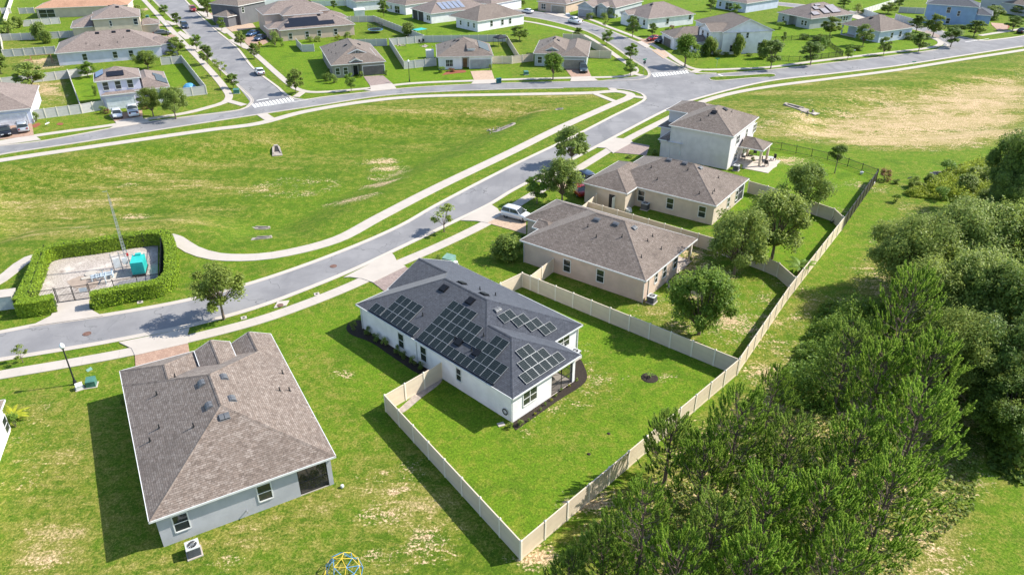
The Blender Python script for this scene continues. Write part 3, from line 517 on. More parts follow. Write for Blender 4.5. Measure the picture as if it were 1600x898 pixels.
def roof_meshes(blocks):
    rf = MB(); fa = MB(); cap = MB()
    for i, b in enumerate(blocks):
        R0 = [(b.x0, b.y0), (b.x1, b.y0), (b.x1, b.y1), (b.x0, b.y1)]
        for p, side in b.planes:
            P = R0
            for q, _ in b.planes:
                if q is not p: P = clip(P, q[0] - p[0], q[1] - p[1], q[2] - p[2])
                if not P: break
            if not P: continue
            full = P; polys = [P]
            for j, o in enumerate(blocks):
                if j == i: continue
                e = -1e-3 if j < i else 1e-3
                cons = list(o.half) + [(q[0] - p[0], q[1] - p[1], q[2] - p[2] - e) for q, _ in o.planes]
                polys = subtract(polys, cons)
            sl = math.hypot(1, b.k)
            for Q in polys:
                if area(Q) < 2e-3: continue
                pts = [(x, y, p[0] * x + p[1] * y + p[2]) for x, y in Q]
                uv = [((y if side % 2 == 0 else x) + 3 * side, (z - b.e) / b.k * sl) for x, y, z in pts]
                nrm = (Vector(pts[1]) - Vector(pts[0])).cross(Vector(pts[2]) - Vector(pts[0]))
                if nrm.z < 0: pts.reverse(); uv.reverse()
                rf.face(pts, 0, uv)
            # ridge and hip caps
            for a in range(len(full)):
                A = full[a]; Bq = full[(a + 1) % len(full)]; mx, my = (A[0] + Bq[0]) / 2, (A[1] + Bq[1]) / 2
                for q, s2 in b.planes:
                    if s2 > side and abs((q[0] - p[0]) * mx + (q[1] - p[1]) * my + q[2] - p[2]) < 1e-5 and math.dist(A, Bq) > .3:
                        n = max(2, int(math.dist(A, Bq) / .25)); run = []
                        pts = [(A[0] + (Bq[0] - A[0]) * k / n, A[1] + (Bq[1] - A[1]) * k / n) for k in range(n + 1)]
                        ok = [kept(blocks, i, x, y, p[0] * x + p[1] * y + p[2], .01) for x, y in pts]
                        k = 0
                        while k <= n:
                            if ok[k]:
                                e = k
                                while e < n and ok[e + 1]: e += 1
                                if e > k:
                                    z = lambda c: p[0] * c[0] + p[1] * c[1] + p[2]
                                    a3 = Vector((*pts[k], z(pts[k]))); b3 = Vector((*pts[e], z(pts[e]))); d = (b3 - a3).normalized(); sdw = Vector((-d.y, d.x, 0)).normalized() * .13; up = Vector((0, 0, .035)); dn = Vector((0, 0, -.05))
                                    for sg in (1, -1):
                                        f = [a3 + up, b3 + up, b3 + sg * sdw + dn + up * .6, a3 + sg * sdw + dn + up * .6]
                                        if sg > 0: f.reverse()
                                        L = (b3 - a3).length; rf.face(f, 0, [(0, 0), (L, 0), (L, .14), (0, .14)] if sg < 0 else [(0, .14), (L, .14), (L, 0), (0, 0)])
                                k = e + 1
                            else: k += 1
        # fascia and gutter along the visible edges
        for side, (A, Bq, nx, ny) in enumerate((((b.x0, b.y1), (b.x0, b.y0), -1, 0), ((b.x0, b.y0), (b.x1, b.y0), 0, -1), ((b.x1, b.y0), (b.x1, b.y1), 1, 0), ((b.x1, b.y1), (b.x0, b.y1), 0, 1))):
            Ln = math.dist(A, Bq); n = max(2, int(Ln / .1)); pts = [(A[0] + (Bq[0] - A[0]) * k / n, A[1] + (Bq[1] - A[1]) * k / n) for k in range(n + 1)]
            ok = [kept(blocks, i, x, y, b.h(x, y)) for x, y in pts]; k = 0
            while k <= n:
                if not ok[k]: k += 1; continue
                e = k
                while e < n and ok[e + 1]: e += 1
                if e > k:
                    idx = [k, e]
                    if b.t[side] == 'g':
                        hs = [b.h(*pts[t]) for t in range(k, e + 1)]; idx = sorted({k, k + int(np.argmax(hs)), e})
                    for s0, s1 in zip(idx[:-1], idx[1:]):
                        P0, P1 = pts[s0], pts[s1]; z0, z1 = b.h(*P0), b.h(*P1); w = .055 if b.t[side] == 'h' else .035; hgt = .15 if b.t[side] == 'h' else .2
                        tx, ty = (Bq[0] - A[0]) / Ln, (Bq[1] - A[1]) / Ln; e0 = w if s0 == 0 and ok[0] else 0; e1 = w if s1 == n else 0
                        q0 = (P0[0] - tx * e0, P0[1] - ty * e0); q1 = (P1[0] + tx * e1, P1[1] + ty * e1)
                        o0 = (q0[0] + nx * w, q0[1] + ny * w); o1 = (q1[0] + nx * w, q1[1] + ny * w); u = .012
                        V8 = [(*q0, z0 - hgt), (*q1, z1 - hgt), (*o1, z1 - hgt), (*o0, z0 - hgt), (*q0, z0 + u), (*q1, z1 + u), (*o1, z1 + u), (*o0, z0 + u)]
                        for f in ((0, 1, 2, 3), (7, 6, 5, 4), (4, 5, 1, 0), (5, 6, 2, 1), (6, 7, 3, 2), (7, 4, 0, 3)): fa.face([V8[t] for t in f])
                k = e + 1
        z = b.e - .16 - .004 * i; fa.face([(b.x0 + .02, b.y1 - .02, z), (b.x1 - .02, b.y1 - .02, z), (b.x1 - .02, b.y0 + .02, z), (b.x0 + .02, b.y0 + .02, z)])
    return rf, fa, cap
WC = {}
def window_mesh(w, h, kind='hung'):
    k = ('w', round(w, 2), round(h, 2), kind)
    if k not in WC:
        f = MB(); t = .09; d = .05
        f.box(0, -w / 2 - t, -t, d, -w / 2, h + t); f.box(0, w / 2, -t, d, w / 2 + t, h + t); f.box(0, -w / 2, -t, d + .03, w / 2, 0); f.box(0, -w / 2, h, d, w / 2, h + t)
        n = 2 if w > 1.35 else 1
        for i in range(1, n): f.box(.004, -.04, 0, d - .004, .04, h)
        if kind == 'hung': f.box(.006, -w / 2, h * .5 - .03, d - .01, w / 2, h * .5 + .03)
        if kind == 'grid':
            f.box(.006, -w / 2, h * .5 - .025, d - .01, w / 2, h * .5 + .025)
            for i in range(n):
                c = -w / 2 + w / n * (i + .5); f.box(.008, c - .015, 0, d - .015, c + .015, h)
        g = MB(); g.face([(.018, -w / 2, 0), (.018, w / 2, 0), (.018, w / 2, h), (.018, -w / 2, h)])
        WC[k] = (f.mesh('window', ['trim_white']), g.mesh('pane', ['glass']))
    return WC[k]
def simple_mesh(key, build, mats):
    if key not in WC: mb = MB(); build(mb); WC[key] = mb.mesh(key[0], mats)
    return WC[key]
def b_garage(w, h):
    def f(mb):
        for i in range(4):
            z0 = h * i / 4; mb.box(0, -w / 2, z0 + .012, .05, w / 2, z0 + h / 4 - .012)
            for j in range(6): c = -w / 2 + w * (j + .5) / 6; mb.box(.05, c - w / 15, z0 + .1, .062, c + w / 15, z0 + h / 4 - .1)
        mb.box(.0, -w / 2, 0, .03, w / 2, h)
    return f
def b_trim(w, h):
    def f(mb): mb.box(.001, -w / 2 - .14, 0, .09, -w / 2, h + .14); mb.box(.001, w / 2, 0, .09, w / 2 + .14, h + .14); mb.box(.001, -w / 2, h, .09, w / 2, h + .14)
    return f
class House:
    def __init__(s, name, label, origin, ang, blocks, wall, roof, group=None, walls=None, trim='trim_white', cat='house'):
        s.r = thing(name, label, cat, origin, ang, group); s.o = Vector(origin); s.ang = ang
        s.blocks = [Block(*b) if not isinstance(b, Block) else b for b in blocks]; s.trim = trim
        rf, fa, cap = roof_meshes(s.blocks); s.roof = obj('roof', rf, s.r, mats=[roof]); obj('gutter', fa, s.roof, mats=[trim])
        mb = MB()
        if walls is None:
            walls = []
            for i, b in enumerate(s.blocks): q = b.inset + .012 * i; walls.append((b.x0 + q, b.y0 + q, b.x1 - q, b.y1 - q, b.e - .1))
        for (x0, y0, x1, y1, z1) in walls:
            for A, B_ in (((x0, y0), (x1, y0)), ((x1, y0), (x1, y1)), ((x1, y1), (x0, y1)), ((x0, y1), (x0, y0))): mb.face([(*A, -.05), (*B_, -.05), (*B_, z1), (*A, z1)])
        for i, b in enumerate(s.blocks):
            q = b.inset + .012 * i
            for side, ch in enumerate(b.t):
                if ch != 'g': continue
                if side % 2 == 0:
                    x = b.x0 + q if side == 0 else b.x1 - q; ym = (b.y0 + b.y1) / 2; pts = [(x, b.y0 + q, b.e - .1), (x, b.y1 - q, b.e - .1), (x, b.y1 - q, b.h(x, b.y1 - q) - .02), (x, ym, b.h(x, ym) - .02), (x, b.y0 + q, b.h(x, b.y0 + q) - .02)]
                    if side == 0: pts.reverse()
                else:
                    y = b.y0 + q if side == 1 else b.y1 - q; xm = (b.x0 + b.x1) / 2; pts = [(b.x0 + q, y, b.e - .1), (b.x0 + q, y, b.h(b.x0 + q, y) - .02), (xm, y, b.h(xm, y) - .02), (b.x1 - q, y, b.h(b.x1 - q, y) - .02), (b.x1 - q, y, b.e - .1)]
                    if side == 1: pts.reverse()
                mb.face(pts)
        s.walls = obj('wall', mb, s.r, mats=[wall])
    def win(s, x, y, a, w=.9, h=1.5, z=.9, kind='hung'):
        f, g = window_mesh(w, h, kind); o = obj('window', f, s.r, (x, y, z), R(a)); obj('pane', g, o); return o
    def garage(s, x, y, a, w=4.9, h=2.15, mat='garage_grey', z=0):
        o = obj('garage_door', simple_mesh(('garage_door', w, mat), b_garage(w, h), [mat]), s.r, (x, y, z), R(a)); obj('door_frame', simple_mesh(('door_frame', w), b_trim(w, h), ['trim_white']), o); return o
    def door(s, x, y, a, w=1., h=2.1, mat='wood', z=0):
        o = obj('front_door', simple_mesh(('front_door', w, mat), lambda mb: (mb.box(0, -w / 2, 0, .05, w / 2, h), mb.box(.05, -w / 4, .3, .06, w / 4, .9), mb.box(.05, -w / 4, 1.15, .06, w / 4, 1.9)), [mat]), s.r, (x, y, z), R(a))
        obj('door_frame', simple_mesh(('door_frame', w, h), b_trim(w, h), ['trim_white']), o); return o
    def px(s, u, v, side, c):           # where a line of sight meets the wall plane x=c or y=c of this house
        r = Vector(ray(u, v)); q = Matrix.Rotation(-s.ang, 3, 'Z'); d = q @ r; o = q @ Vector((-s.o.x, -s.o.y, CH))
        t = (c - (o.x if side == 'x' else o.y)) / (d.x if side == 'x' else d.y); P = o + d * t; return P
    def winpx(s, u, v, side, c, a, w=.9, h=1.5, kind='hung'):
        P = s.px(u, v, side, c); return s.win(P.x, P.y, a, w, h, max(.3, P.z - h / 2), kind)
    def rz(s, x, y): return max(b.h(x, y) for b in s.blocks if b.has(x, y))
    def on_roof(s, x, y):
        b = max((b for b in s.blocks if b.has(x, y)), key=lambda b: b.h(x, y)); p = min(b.planes, key=lambda p: p[0][0] * x + p[0][1] * y + p[0][2])
        nrm = Vector((-p[0][0], -p[0][1], 1)).normalized(); up = Vector((p[0][0], p[0][1], 0)).normalized(); up = (up - nrm * up.dot(nrm)).normalized(); rt = up.cross(nrm)
        return Vector((x, y, b.h(x, y))), Matrix((rt, up, nrm)).transposed()
    def place(s, name, me, x, y, lift=0, parent=None):
        P, m3 = s.on_roof(x, y); o = obj(name, me, parent or s.roof); o.matrix_local = Matrix.Translation(P + m3.col[2] * lift) @ m3.to_4x4(); return o
    def vent(s, x, y, kind='box', mat='vent_metal'):
        if kind == 'box':
            def f(mb):
                mb.box(-.40, -.32, 0, .40, .32, .02); prof = [(-.26, .02), (-.25, .13), (-.1, .18), (.10, .18), (.26, .09), (.28, .02)]
                for sx, ex in ((-.36, -.02), (.02, .36)):
                    for (a, za), (b, zb) in zip(prof[:-1], prof[1:]): mb.face([(sx, a, za), (ex, a, za), (ex, b, zb), (sx, b, zb)])
                    mb.face([(sx, a, z) for a, z in prof]); mb.face([(ex, a, z) for a, z in reversed(prof)])
                mb.face([(-.34, -.268, .03), (.34, -.268, .03), (.34, -.258, .12), (-.34, -.258, .12)], 1)
            return s.place('roof_vent', simple_mesh(('roof_vent', mat), f, [mat, 'dark_interior']), x, y)
        if kind == 'dark':
            return s.place('roof_vent', simple_mesh(('roof_vent_low', mat), lambda mb: (mb.box(-.45, -.42, 0, .45, .42, .05), mb.box(-.36, -.36, .05, .36, .3, .16)), ['vent_slate']), x, y)
        P, _ = s.on_roof(x, y)
        return obj('vent_pipe', simple_mesh(('vent_pipe',), lambda mb: (mb.tube((0, 0, -.1), (0, 0, .38), .05, n=6), mb.tube((0, 0, -.05), (0, 0, .1), .13, .07, n=8)), ['dark_metal']), s.roof, P)
SOL = {}
def solar_mesh(w=1.7, h=1.03):
    def f(mb):
        t = .02; mb.box(-w / 2, -h / 2, 0, w / 2, -h / 2 + t, .05); mb.box(-w / 2, h / 2 - t, 0, w / 2, h / 2, .05); mb.box(-w / 2, -h / 2 + t, 0, -w / 2 + t, h / 2 - t, .05); mb.box(w / 2 - t, -h / 2 + t, 0, w / 2, h / 2 - t, .05)
        mb.box(-.012, -h / 2 + t, .03, .012, h / 2 - t, .047)
        mb.box(-w / 2 + t, -h / 2 + t, .005, -.018, h / 2 - t, .036, 1); mb.box(.018, -h / 2 + t, .005, w / 2 - t, h / 2 - t, .036, 1)
        for i in range(1, 6):
            y = -h / 2 + t + (h - 2 * t) * i / 6
            for a, b in ((-w / 2 + t, -.018), (.018, w / 2 - t)): mb.face([(a, y - .006, .039), (b, y - .006, .039), (b, y + .006, .039), (a, y + .006, .039)], 2)
    return simple_mesh(('solar_panel', w, h), f, ['panel_frame', 'solar_cell', 'cell_line'])
plain('panel_frame', (.42, .43, .43), .4, .5, var=.03); plain('cell_line', (.13, .145, .145), .4, var=.02)
m, n, l, p = nodes('solar_cell'); tc = n.new('ShaderNodeTexCoord')
l.new(mixc(n, l, (.008, .013, .014), (.014, .022, .021), noise(n, l, 6, 2)), p.inputs['Base Color']); p.inputs['Roughness'].default_value = .2; p.inputs['Specular IOR Level'].default_value = .32

def frame(A, B, h=3.):                # house frame: origin under eave corner A, x towards B
    a = at(*A, h); b = at(*B, h); d = b - a; return a, math.atan2(d.y, d.x), d.length
# ---- 1 the grey brown roofed house in the left foreground
def each(name, parent, mat, *bs, z=None):
    for b in bs: mb = MB(); mb.box(*b); obj(name, mb, parent, mats=[mat])
def pipes(hs_, mat, z1, *xy):
    for x, y in xy: each('downpipe', hs_.r, mat, (x - .04, y - .04, 0, x + .04, y + .04, z1))
o, a, _ = frame((233, 815), (524, 712)); W1, D1 = 13.15, 20.2
H1 = House('house', 'single storey pale blue grey house under a large brown shingle roof, in the left foreground', o, a,
  [(0, 0, W1, 17.75, 3.0, .45, 'hhhh'), (0, 9, 7.1, D1, 3.0, .45, 'hhhh'), (6.25, 8, 9.35, 19.1, 3.65, .45, 'hhhg'), (9.3, 8, W1, 19.6, 3.0, .45, 'hhhg')],
  'stucco_bluegrey', 'shingle_brown', walls=[(.35, .35, 10.2, 17.4, 2.9), (10.2, 3.4, 12.8, 17.42, 2.9), (.362, 12, 6.75, 19.85, 2.9), (6.6, 12, 9.0, 18.7, 3.5), (9.65, 12, 12.79, 19.2, 2.9)])
H1.winpx(283, 815, 'y', .35, -90, .95, 1.45); H1.winpx(413.5, 768, 'y', .35, -90, .95, 1.45)
H1.garage(3.55, 19.86, 90, mat='garage_white'); H1.door(7.8, 18.71, 90); H1.win(11.2, 19.21, 90, 1.8, 1.5, .8, 'grid')
each('porch_post', H1.r, 'stucco_bluegrey', (12.45, .35, -.05, 12.8, .72, 2.86)); each('porch_beam', H1.r, 'stucco_bluegrey', (10.2, .352, 2.5, 12.45, .55, 2.86))
mb = MB(); mb.face([(10.25, .47, .08), (12.44, .47, .08), (12.44, .47, 2.5), (10.25, .47, 2.5)]); obj('porch_screen', mb, H1.r, mats=['screen_dark']); mb = MB(); mb.face([(12.70, .75, .08), (12.70, 3.4, .08), (12.70, 3.4, 2.86), (12.70, .75, 2.86)]); obj('porch_screen', mb, H1.r, mats=['screen_dark'])
mb = MB(); mb.box(10.2, .36, -.02, 12.8, 3.5, .06); obj('porch_floor', mb, H1.r, mats=['concrete_old'])
def frame_bars(mb, x0, y0, x1, y1, z0, z1, nv=1, t=.05):
    d = Vector((x1 - x0, y1 - y0)); L = d.length; ang = math.atan2(d.y, d.x); T = Matrix.Translation((x0, y0, z0)) @ Matrix.Rotation(ang, 4, 'Z'); h = z1 - z0
    mb.box(0, -t / 2, 0, L, t / 2, t, T=T); mb.box(0, -t / 2, h - t, L, t / 2, h, T=T); mb.box(.001, -t / 2, h * .45, L - .001, t / 2, h * .45 + t, T=T)
    for i in range(nv + 1): x = (L - t) * i / nv; mb.box(x, -t / 2 - .002, t, x + t, t / 2 + .002, h - t, T=T)
mb = MB(); frame_bars(mb, 10.22, .45, 12.44, .45, .06, 2.5, 1); frame_bars(mb, 12.72, .75, 12.72, 3.4, .06, 2.86, 2); obj('screen_frame', mb, H1.r, mats=['dark_metal'])
for x, y in ((5.80, 10.7), (5.77, 7.44), (7.56, 10.82), (7.53, 7.53), (6.55, 5.59)): H1.vent(x, y)
for x, y in ((2.42, 13.21), (4.33, 6.29), (2.0, 8.9), (1.16, 8.11), (12.37, 12.05), (11.43, 9.15), (12.22, 9.23), (4.1, 14.4)): H1.vent(x, y, 'pipe')
mb = MB(); mb.tube((6.2, .33, .6), (6.2, .05, .6), .045); obj('tap', mb, H1.r, mats=['galvanised'])
# ---- 2 the white house with the dark roof and the solar panels
o, a, _ = frame((801, 623), (556, 475)); L2_ = 22.4
H2 = House('house', 'white house with a dark slate roof covered in solar panels, in the central fenced yard', o, a,
  [(3.2, -13.15, 22.4, 0, 3.0, .45, 'hhhh'), (0, -9.05, 12, 0, 3.0, .45, 'hhhh'), (12, -13.16, 22.62, -4.25, 3.0, .45, 'hhgh')],
  'stucco_white', 'shingle_slate', walls=[(3.55, -12.8, 22.05, -.35, 2.9), (.35, -5.4, 4, -.352, 2.9), (3.2, -8.7, 4, -5, 2.9), (18, -12.81, 22.26, -4.6, 2.9)])
H2.winpx(627, 532, 'y', -.35, 90, .8, 1.6); H2.winpx(662, 553, 'y', -.35, 90, .8, 1.6); H2.winpx(717, 585, 'y', -.352, 90, .6, 1.3); H2.winpx(828, 618, 'x', .35, 180, 1.7, 1.35); H2.winpx(880, 534, 'x', 3.55, 180, 1.7, 1.3)
H2.garage(22.27, -9.3, 0, mat='garage_white'); H2.door(22.06, -2.6, 0)
each('porch_post', H2.r, 'stucco_white', (.35, -8.7, -.03, .68, -8.36, 2.86)); each('porch_beam', H2.r, 'stucco_white', (.36, -8.36, 2.55, .6, -5.4, 2.86), (.68, -8.7, 2.55, 3.2, -8.5, 2.86))
mb = MB(); mb.face([(.47, -8.34, .08), (.47, -5.42, .08), (.47, -5.42, 2.55), (.47, -8.34, 2.55)]); obj('porch_screen', mb, H2.r, mats=['screen_light'])
mb = MB(); mb.box(.36, -8.68, -.02, 3.3, -5.4, .06); obj('porch_floor', mb, H2.r, mats=['concrete'])
mb = MB(); frame_bars(mb, .45, -8.36, .45, -5.42, .06, 2.55, 2); frame_bars(mb, .68, -8.62, 3.2, -8.62, .06, 2.55, 2); mb.box(3.15, -8.2, .06, 3.19, -5.6, 2.2); obj('screen_frame', mb, H2.r, mats=['dark_metal'])
pipes(H2, 'trim_white', 2.9, (22.1, -.30), (.42, -.3), (13.2, -.3), (3.5, -12.85))
cols = {0: 5, 1: 5, 2: 4, 3: 3, 4: 4, 5: 2}
def solar(hs, x, y): return hs.place('solar_panel', solar_mesh(), x, y, .09, hs.r)
for c_, n_ in cols.items():
    for r_ in range(n_):
        if (c_, r_) in ((2, 1), (3, 1)): continue
        solar(H2, 12.80 - 1.725 * (c_ + .5), -.64 - .958 * r_)
for x, r_ in ((19.45, 0), (17.65, 0), (15.92, 0), (14.2, 0), (17.65, 1), (15.92, 1), (17.65, 2), (15.92, 2)): solar(H2, x, -.64 - .958 * r_)
for r_, y in enumerate((-9.42, -8.55, -7.72, -6.85)): solar(H2, 3.2 + 1.33 + .958 * r_, y)
for r_, ys_ in enumerate(((-2.9, -4.63, -6.36), (-3.68, -5.41), (-4.48,))):
    for y in ys_: solar(H2, .84 + .958 * r_, y)
for x, y in ((8.7, -1.85), (6.2, -1.82), (14.95, -5.6), (11.2, -5.7)): H2.vent(x, y, 'dark')
H2.vent(8.4, -6.6)
for x, y in ((14.4, -7.5), (11.2, -7.5)): H2.vent(x, y, 'dark')
each('starter_shadow_strip', H2.r, 'solar_black', (13.35, -.24, 3.02, 20.3, -.12, 3.22), (2.45, -.24, 3.02, 12.85, -.12, 3.22))  # black strip added for the panels' shadow along the eave and the dark starter
for x, y in ((14.4, -2.3), (7.0, -3.4), (12.6, -8.3), (11.0, -8.9), (9.3, -1.9), (6.9, -1.75)): H2.vent(x, y, 'pipe')
# ---- 3 tan house next along the street
o, a, _ = frame((1009, 439), (812.5, 375))
H3 = House('house', 'single storey tan house with a brown grey hip roof, next beyond the solar panelled house', o, a,
  [(0, -13.15, 16.92, 0, 3.0, .45, 'hhhh'), (9, -13.1, 20.4, -5.55, 3.0, .45, 'hhhh'), (15.2, -6.6, 17.9, -3.9, 3.0, .45, 'hhgh')],
  'stucco_tan', 'shingle_grey', walls=[(.35, -8.9, 16.57, -.35, 2.9), (3.2, -12.8, 16.5, -8, 2.9), (14, -12.75, 20.05, -5.9, 2.9)])
H3.winpx(886, 415, 'y', -.35, 90, .9, 1.5); H3.winpx(938, 431, 'y', -.35, 90, .9, 1.5)
H3.winpx(1025, 434, 'x', .35, 180, .6, 1.2); H3.winpx(1038, 424, 'x', .35, 180, .8, 1.4); H3.winpx(1055, 410, 'x', .35, 180, .9, 1.4)
each('porch_post', H3.r, 'stucco_cream', (.35, -12.8, -.03, .65, -12.5, 2.86)); each('porch_beam', H3.r, 'stucco_cream', (.36, -12.5, 2.6, .6, -8.9, 2.86))
mb = MB(); mb.box(.2, -12.9, -.02, 3.3, -8.9, .06); obj('porch_floor', mb, H3.r, mats=['patio_slab'])
pipes(H3, 'trim_grey', 2.8, (.3, -1.5), (.3, -.3), (16.54, -.3))
H3.garage(20.06, -9.4, 0, mat='garage_taupe'); H3.door(16.58, -4.4, 0)
for x, y in ((9.75, -5.68), (7.27, -5.83), (5.27, -6.64)): H3.vent(x, y)
for x, y in ((3.2, -6.2), (3.3, -7.6), (1.6, -6.6), (2.2, -2.9), (5.6, -4.4), (8.4, -3.4), (10.2, -4.4)): H3.vent(x, y, 'pipe')
# ---- 4 beige house beyond
o, a, _ = frame((1119, 322), (995, 292))
H4 = House('house', 'beige house with a side garage wing and brown hip roof, second beyond the solar house', o, a,
  [(0, -12.3, 16.65, 0, 3.0, .45, 'hhhh'), (11.62, -8, 18.8, 3.03, 3.0, .45, 'hhhh')],
  'stucco_beige', 'shingle_grey', walls=[(.35, -8.6, 16.3, -.35, 2.9), (2.6, -11.95, 16.3, -8, 2.9), (11.97, -7.5, 18.45, 2.68, 2.9)])
H4.winpx(1002, 306, 'y', -.35, 90, .95, 1.5); H4.winpx(1047, 318, 'y', -.35, 90, .95, 1.5); H4.winpx(1097, 331, 'y', -.35, 90, .95, 1.5)
H4.winpx(1138, 316, 'x', .35, 180, .8, 1.4); H4.winpx(1151, 305, 'x', .35, 180, .8, 1.4)
mb = MB(); mb.box(13.6, 2.66, 0, 14.5, 2.72, 2.15); obj('doorway', mb, H4.r, mats=['dark_interior']); mb = MB(); mb.box(13.5, 2.7, .02, 13.56, 3.5, 2.1); obj('side_door', mb, H4.r, mats=['trim_white'])
mb = MB(); mb.box(.36, -11.9, -.02, 2.7, -8.6, .06); obj('porch_floor', mb, H4.r, mats=['patio_slab']); mb = MB(); frame_bars(mb, .45, -11.7, .45, -8.62, .06, 2.86, 1); frame_bars(mb, .6, -11.9, 2.6, -11.9, .06, 2.86, 1); mb.box(.35, -11.95, 0, .6, -11.7, 2.86); obj('screen_frame', mb, H4.r, mats=['trim_white'])
mb = MB(); mb.face([(.44, -11.65, .1), (.44, -8.66, .1), (.44, -8.66, 2.8), (.44, -11.65, 2.8)]); obj('porch_screen', mb, H4.r, mats=['screen_mesh'])
for x, y in ((9.78, -5.84), (7.38, -5.85), (5.17, -6.17)): H4.vent(x, y)
for x, y in ((1.6, -3.0), (1.5, -2.2), (3.0, -1.3), (9.6, -2.0), (11.5, -3.8), (6.4, -4.8), (2.6, -6.9)): H4.vent(x, y, 'pipe')
H4.garage(18.46, -3.2, 0, mat='garage_taupe')
# ---- 5 two storey house
o, a, _ = frame((1145.9, 213.7), (1045.1, 195.6), 5.6)
H5 = House('two_storey_house', 'two storey pale grey house with a small back porch roof, beside the dry field', o, a,
  [(0, -12.6, 10.7, 0, 5.6, .45, 'hhhh'), (6, -14.6, 14.6, -8.1, 5.6, .38, 'hhhh'), (6, -12.4, 15.2, -6.5, 3.0, .35, 'hhhh'), (8, -9, 12.3, 0, 3.0, .4, 'hhhh'), (-3.8, -8.9, 3, -4.3, 2.8, .5, 'hhhh')],
  'stucco_palegrey', 'shingle_grey', walls=[(.35, -12.25, 10.35, -.35, 5.5), (9, -14.2, 14.2, -8.5, 5.5), (9, -12, 14.8, -6.9, 2.9), (9, -8, 11.95, -.36, 2.9)])
H5.winpx(1153, 218, 'x', .35, 180, 1.5, 1.3); H5.winpx(1166.5, 208, 'x', .35, 180, .7, 1.3); H5.winpx(1179, 200, 'x', .35, 180, 1.5, 1.3); H5.winpx(1149, 245, 'x', .35, 180, 1.5, 1.4); H5.win(.35, -8.6, 180, 2.2, 2., .2, 'grid')
each('porch_post', H5.r, 'stucco_beige', *[(x - .17, y - .17, -.03, x + .17, y + .17, 2.72) for x, y in ((-3.45, -4.65), (-3.45, -8.55), (-.2, -8.55))]); mb = MB(); mb.box(-5.6, -9.3, -.02, .34, -2.4, .07); obj('porch_floor', mb, H5.r, mats=['patio_slab'])
pipes(H5, 'trim_white', 5.4, (10.34, -.29), (.4, -.3)); each('meter_box', H5.r, 'ac_grey', (8.3, -.35, .9, 8.6, -.2, 1.5)); mb = MB(); mb.tube((8.45, -.29, 1.5), (8.45, -.29, 3.4), .04); obj('conduit', mb, H5.r, mats=['ac_grey'])
for x, y in ((5.0, -4.4), (4.2, -7.2)): H5.vent(x, y, 'dark')
for x, y in ((5.5, -3.4), (6.3, -2.2), (3.2, -7.8)): H5.vent(x, y, 'pipe')
H5.garage(14.81, -9.7, 0, mat='garage_grey'); H5.door(11.96, -4, 0)
# ---- 6 houses across the detention field
def hs(label, A, B, blocks, wall, roof='shingle_grey', h=3., name='house', walls=None, rot=0, cat='house'):
    o, a, L = frame(A, B, h); return House(name, label, o, a + R(rot), blocks, wall, roof, walls=walls, cat=cat)
HB1 = hs('taupe house with a wide front gable and dark garage door, on the street corner', (517, 102.5), (603, 96),
  [(0, 0, 12.5, 21.3, 3, .45, 'hhhh'), (2.3, 3.4, 10.9, 12, 3.75, .40, 'hghh'), (4.3, .2, 7.2, 6, 3.4, .5, 'hghh')], 'stucco_taupe', 'shingle_grey', walls=[(.35, .35, 4.6, 20.9, 2.9), (4.6, 2.2, 6.9, 20, 2.9), (6.9, .35, 12.15, 20.9, 2.9), (4.62, .55, 4.85, 2.2, 3.3), (6.7, .55, 6.88, 2.2, 3.3)])
HB1.win(1.4, .35, -90, .9, 1.5, .7); HB1.win(3.2, .35, -90, .9, 1.5, .7); HB1.garage(9.6, .35, -90, mat='garage_dark'); HB1.door(5.7, 2.2, -90, mat='black_plastic'); HB1.win(6.6, 3.74, -90, .5, .7, 4.35)
HB1.vent(4.9, 9.6, 'dark'); HB1.vent(8.3, 11.2, 'dark')
for x, y in ((1.5, 10), (2.2, 7), (1.2, 13), (3.1, 14)): HB1.vent(x, y, 'pipe')
HB2 = hs('pale house with a small white roof dormer, opposite the field beside the taupe house', (682.5, 89.5), (771, 87.5),
  [(0, 0, 13.4, 14.6, 3, .45, 'hhhh')], 'stucco_white', 'shingle_grey', walls=[(.35, .35, 5.9, 14.2, 2.9), (5.9, 2.2, 7.6, 14, 2.9), (7.6, .35, 13.05, 14.2, 2.9)])
HB2.win(2.9, .35, -90, 1.6, 1.5, .7, 'grid'); HB2.garage(10.3, .35, -90, mat='garage_grey'); HB2.door(6.7, 2.2, -90)
mb = MB(); mb.box(7.4, 2.0, 3.5, 9.1, 3.6, 4.45); dm_ = obj('dormer', mb, HB2.r, mats=['stucco_white']); mb = MB(); mb.face([(7.2, 1.8, 4.44), (9.3, 1.8, 4.44), (9.3, 5.2, 5.3), (7.2, 5.2, 5.3)], 0, [(0, 0), (2.1, 0), (2.1, 3.4), (0, 3.4)]); mb.box(7.2, 1.76, 4.3, 9.3, 1.8, 4.44, 1); obj('dormer_roof', mb, dm_, mats=['shingle_grey', 'trim_white'])
HB2.vent(4.5, 8.2, 'dark'); HB2.vent(5.3, 6.4, 'dark')
for x, y in ((1.9, 6), (2.2, 9), (3.4, 4)): HB2.vent(x, y, 'pipe')
HB2.place('solar_mat', simple_mesh(('solar_mat', 1), lambda mb: mb.box(-4.4, -1.6, 0, 4.2, 1.2, .06), ['solar_black']), 11.3, 7.2, .04, HB2.r)
HB3 = hs('sage grey house with taupe garage door and small roof gablet, opposite the field', (833, 83.7), (920, 86.2),
  [(0, 0, 9, 15.9, 3, .45, 'hhhh'), (6.6, -2.1, 13.3, 15.5, 3, .45, 'hhhh'), (2.6, 1.2, 6.4, 5, 3.5, .42, 'hghh')], 'stucco_sage', 'shingle_grey')
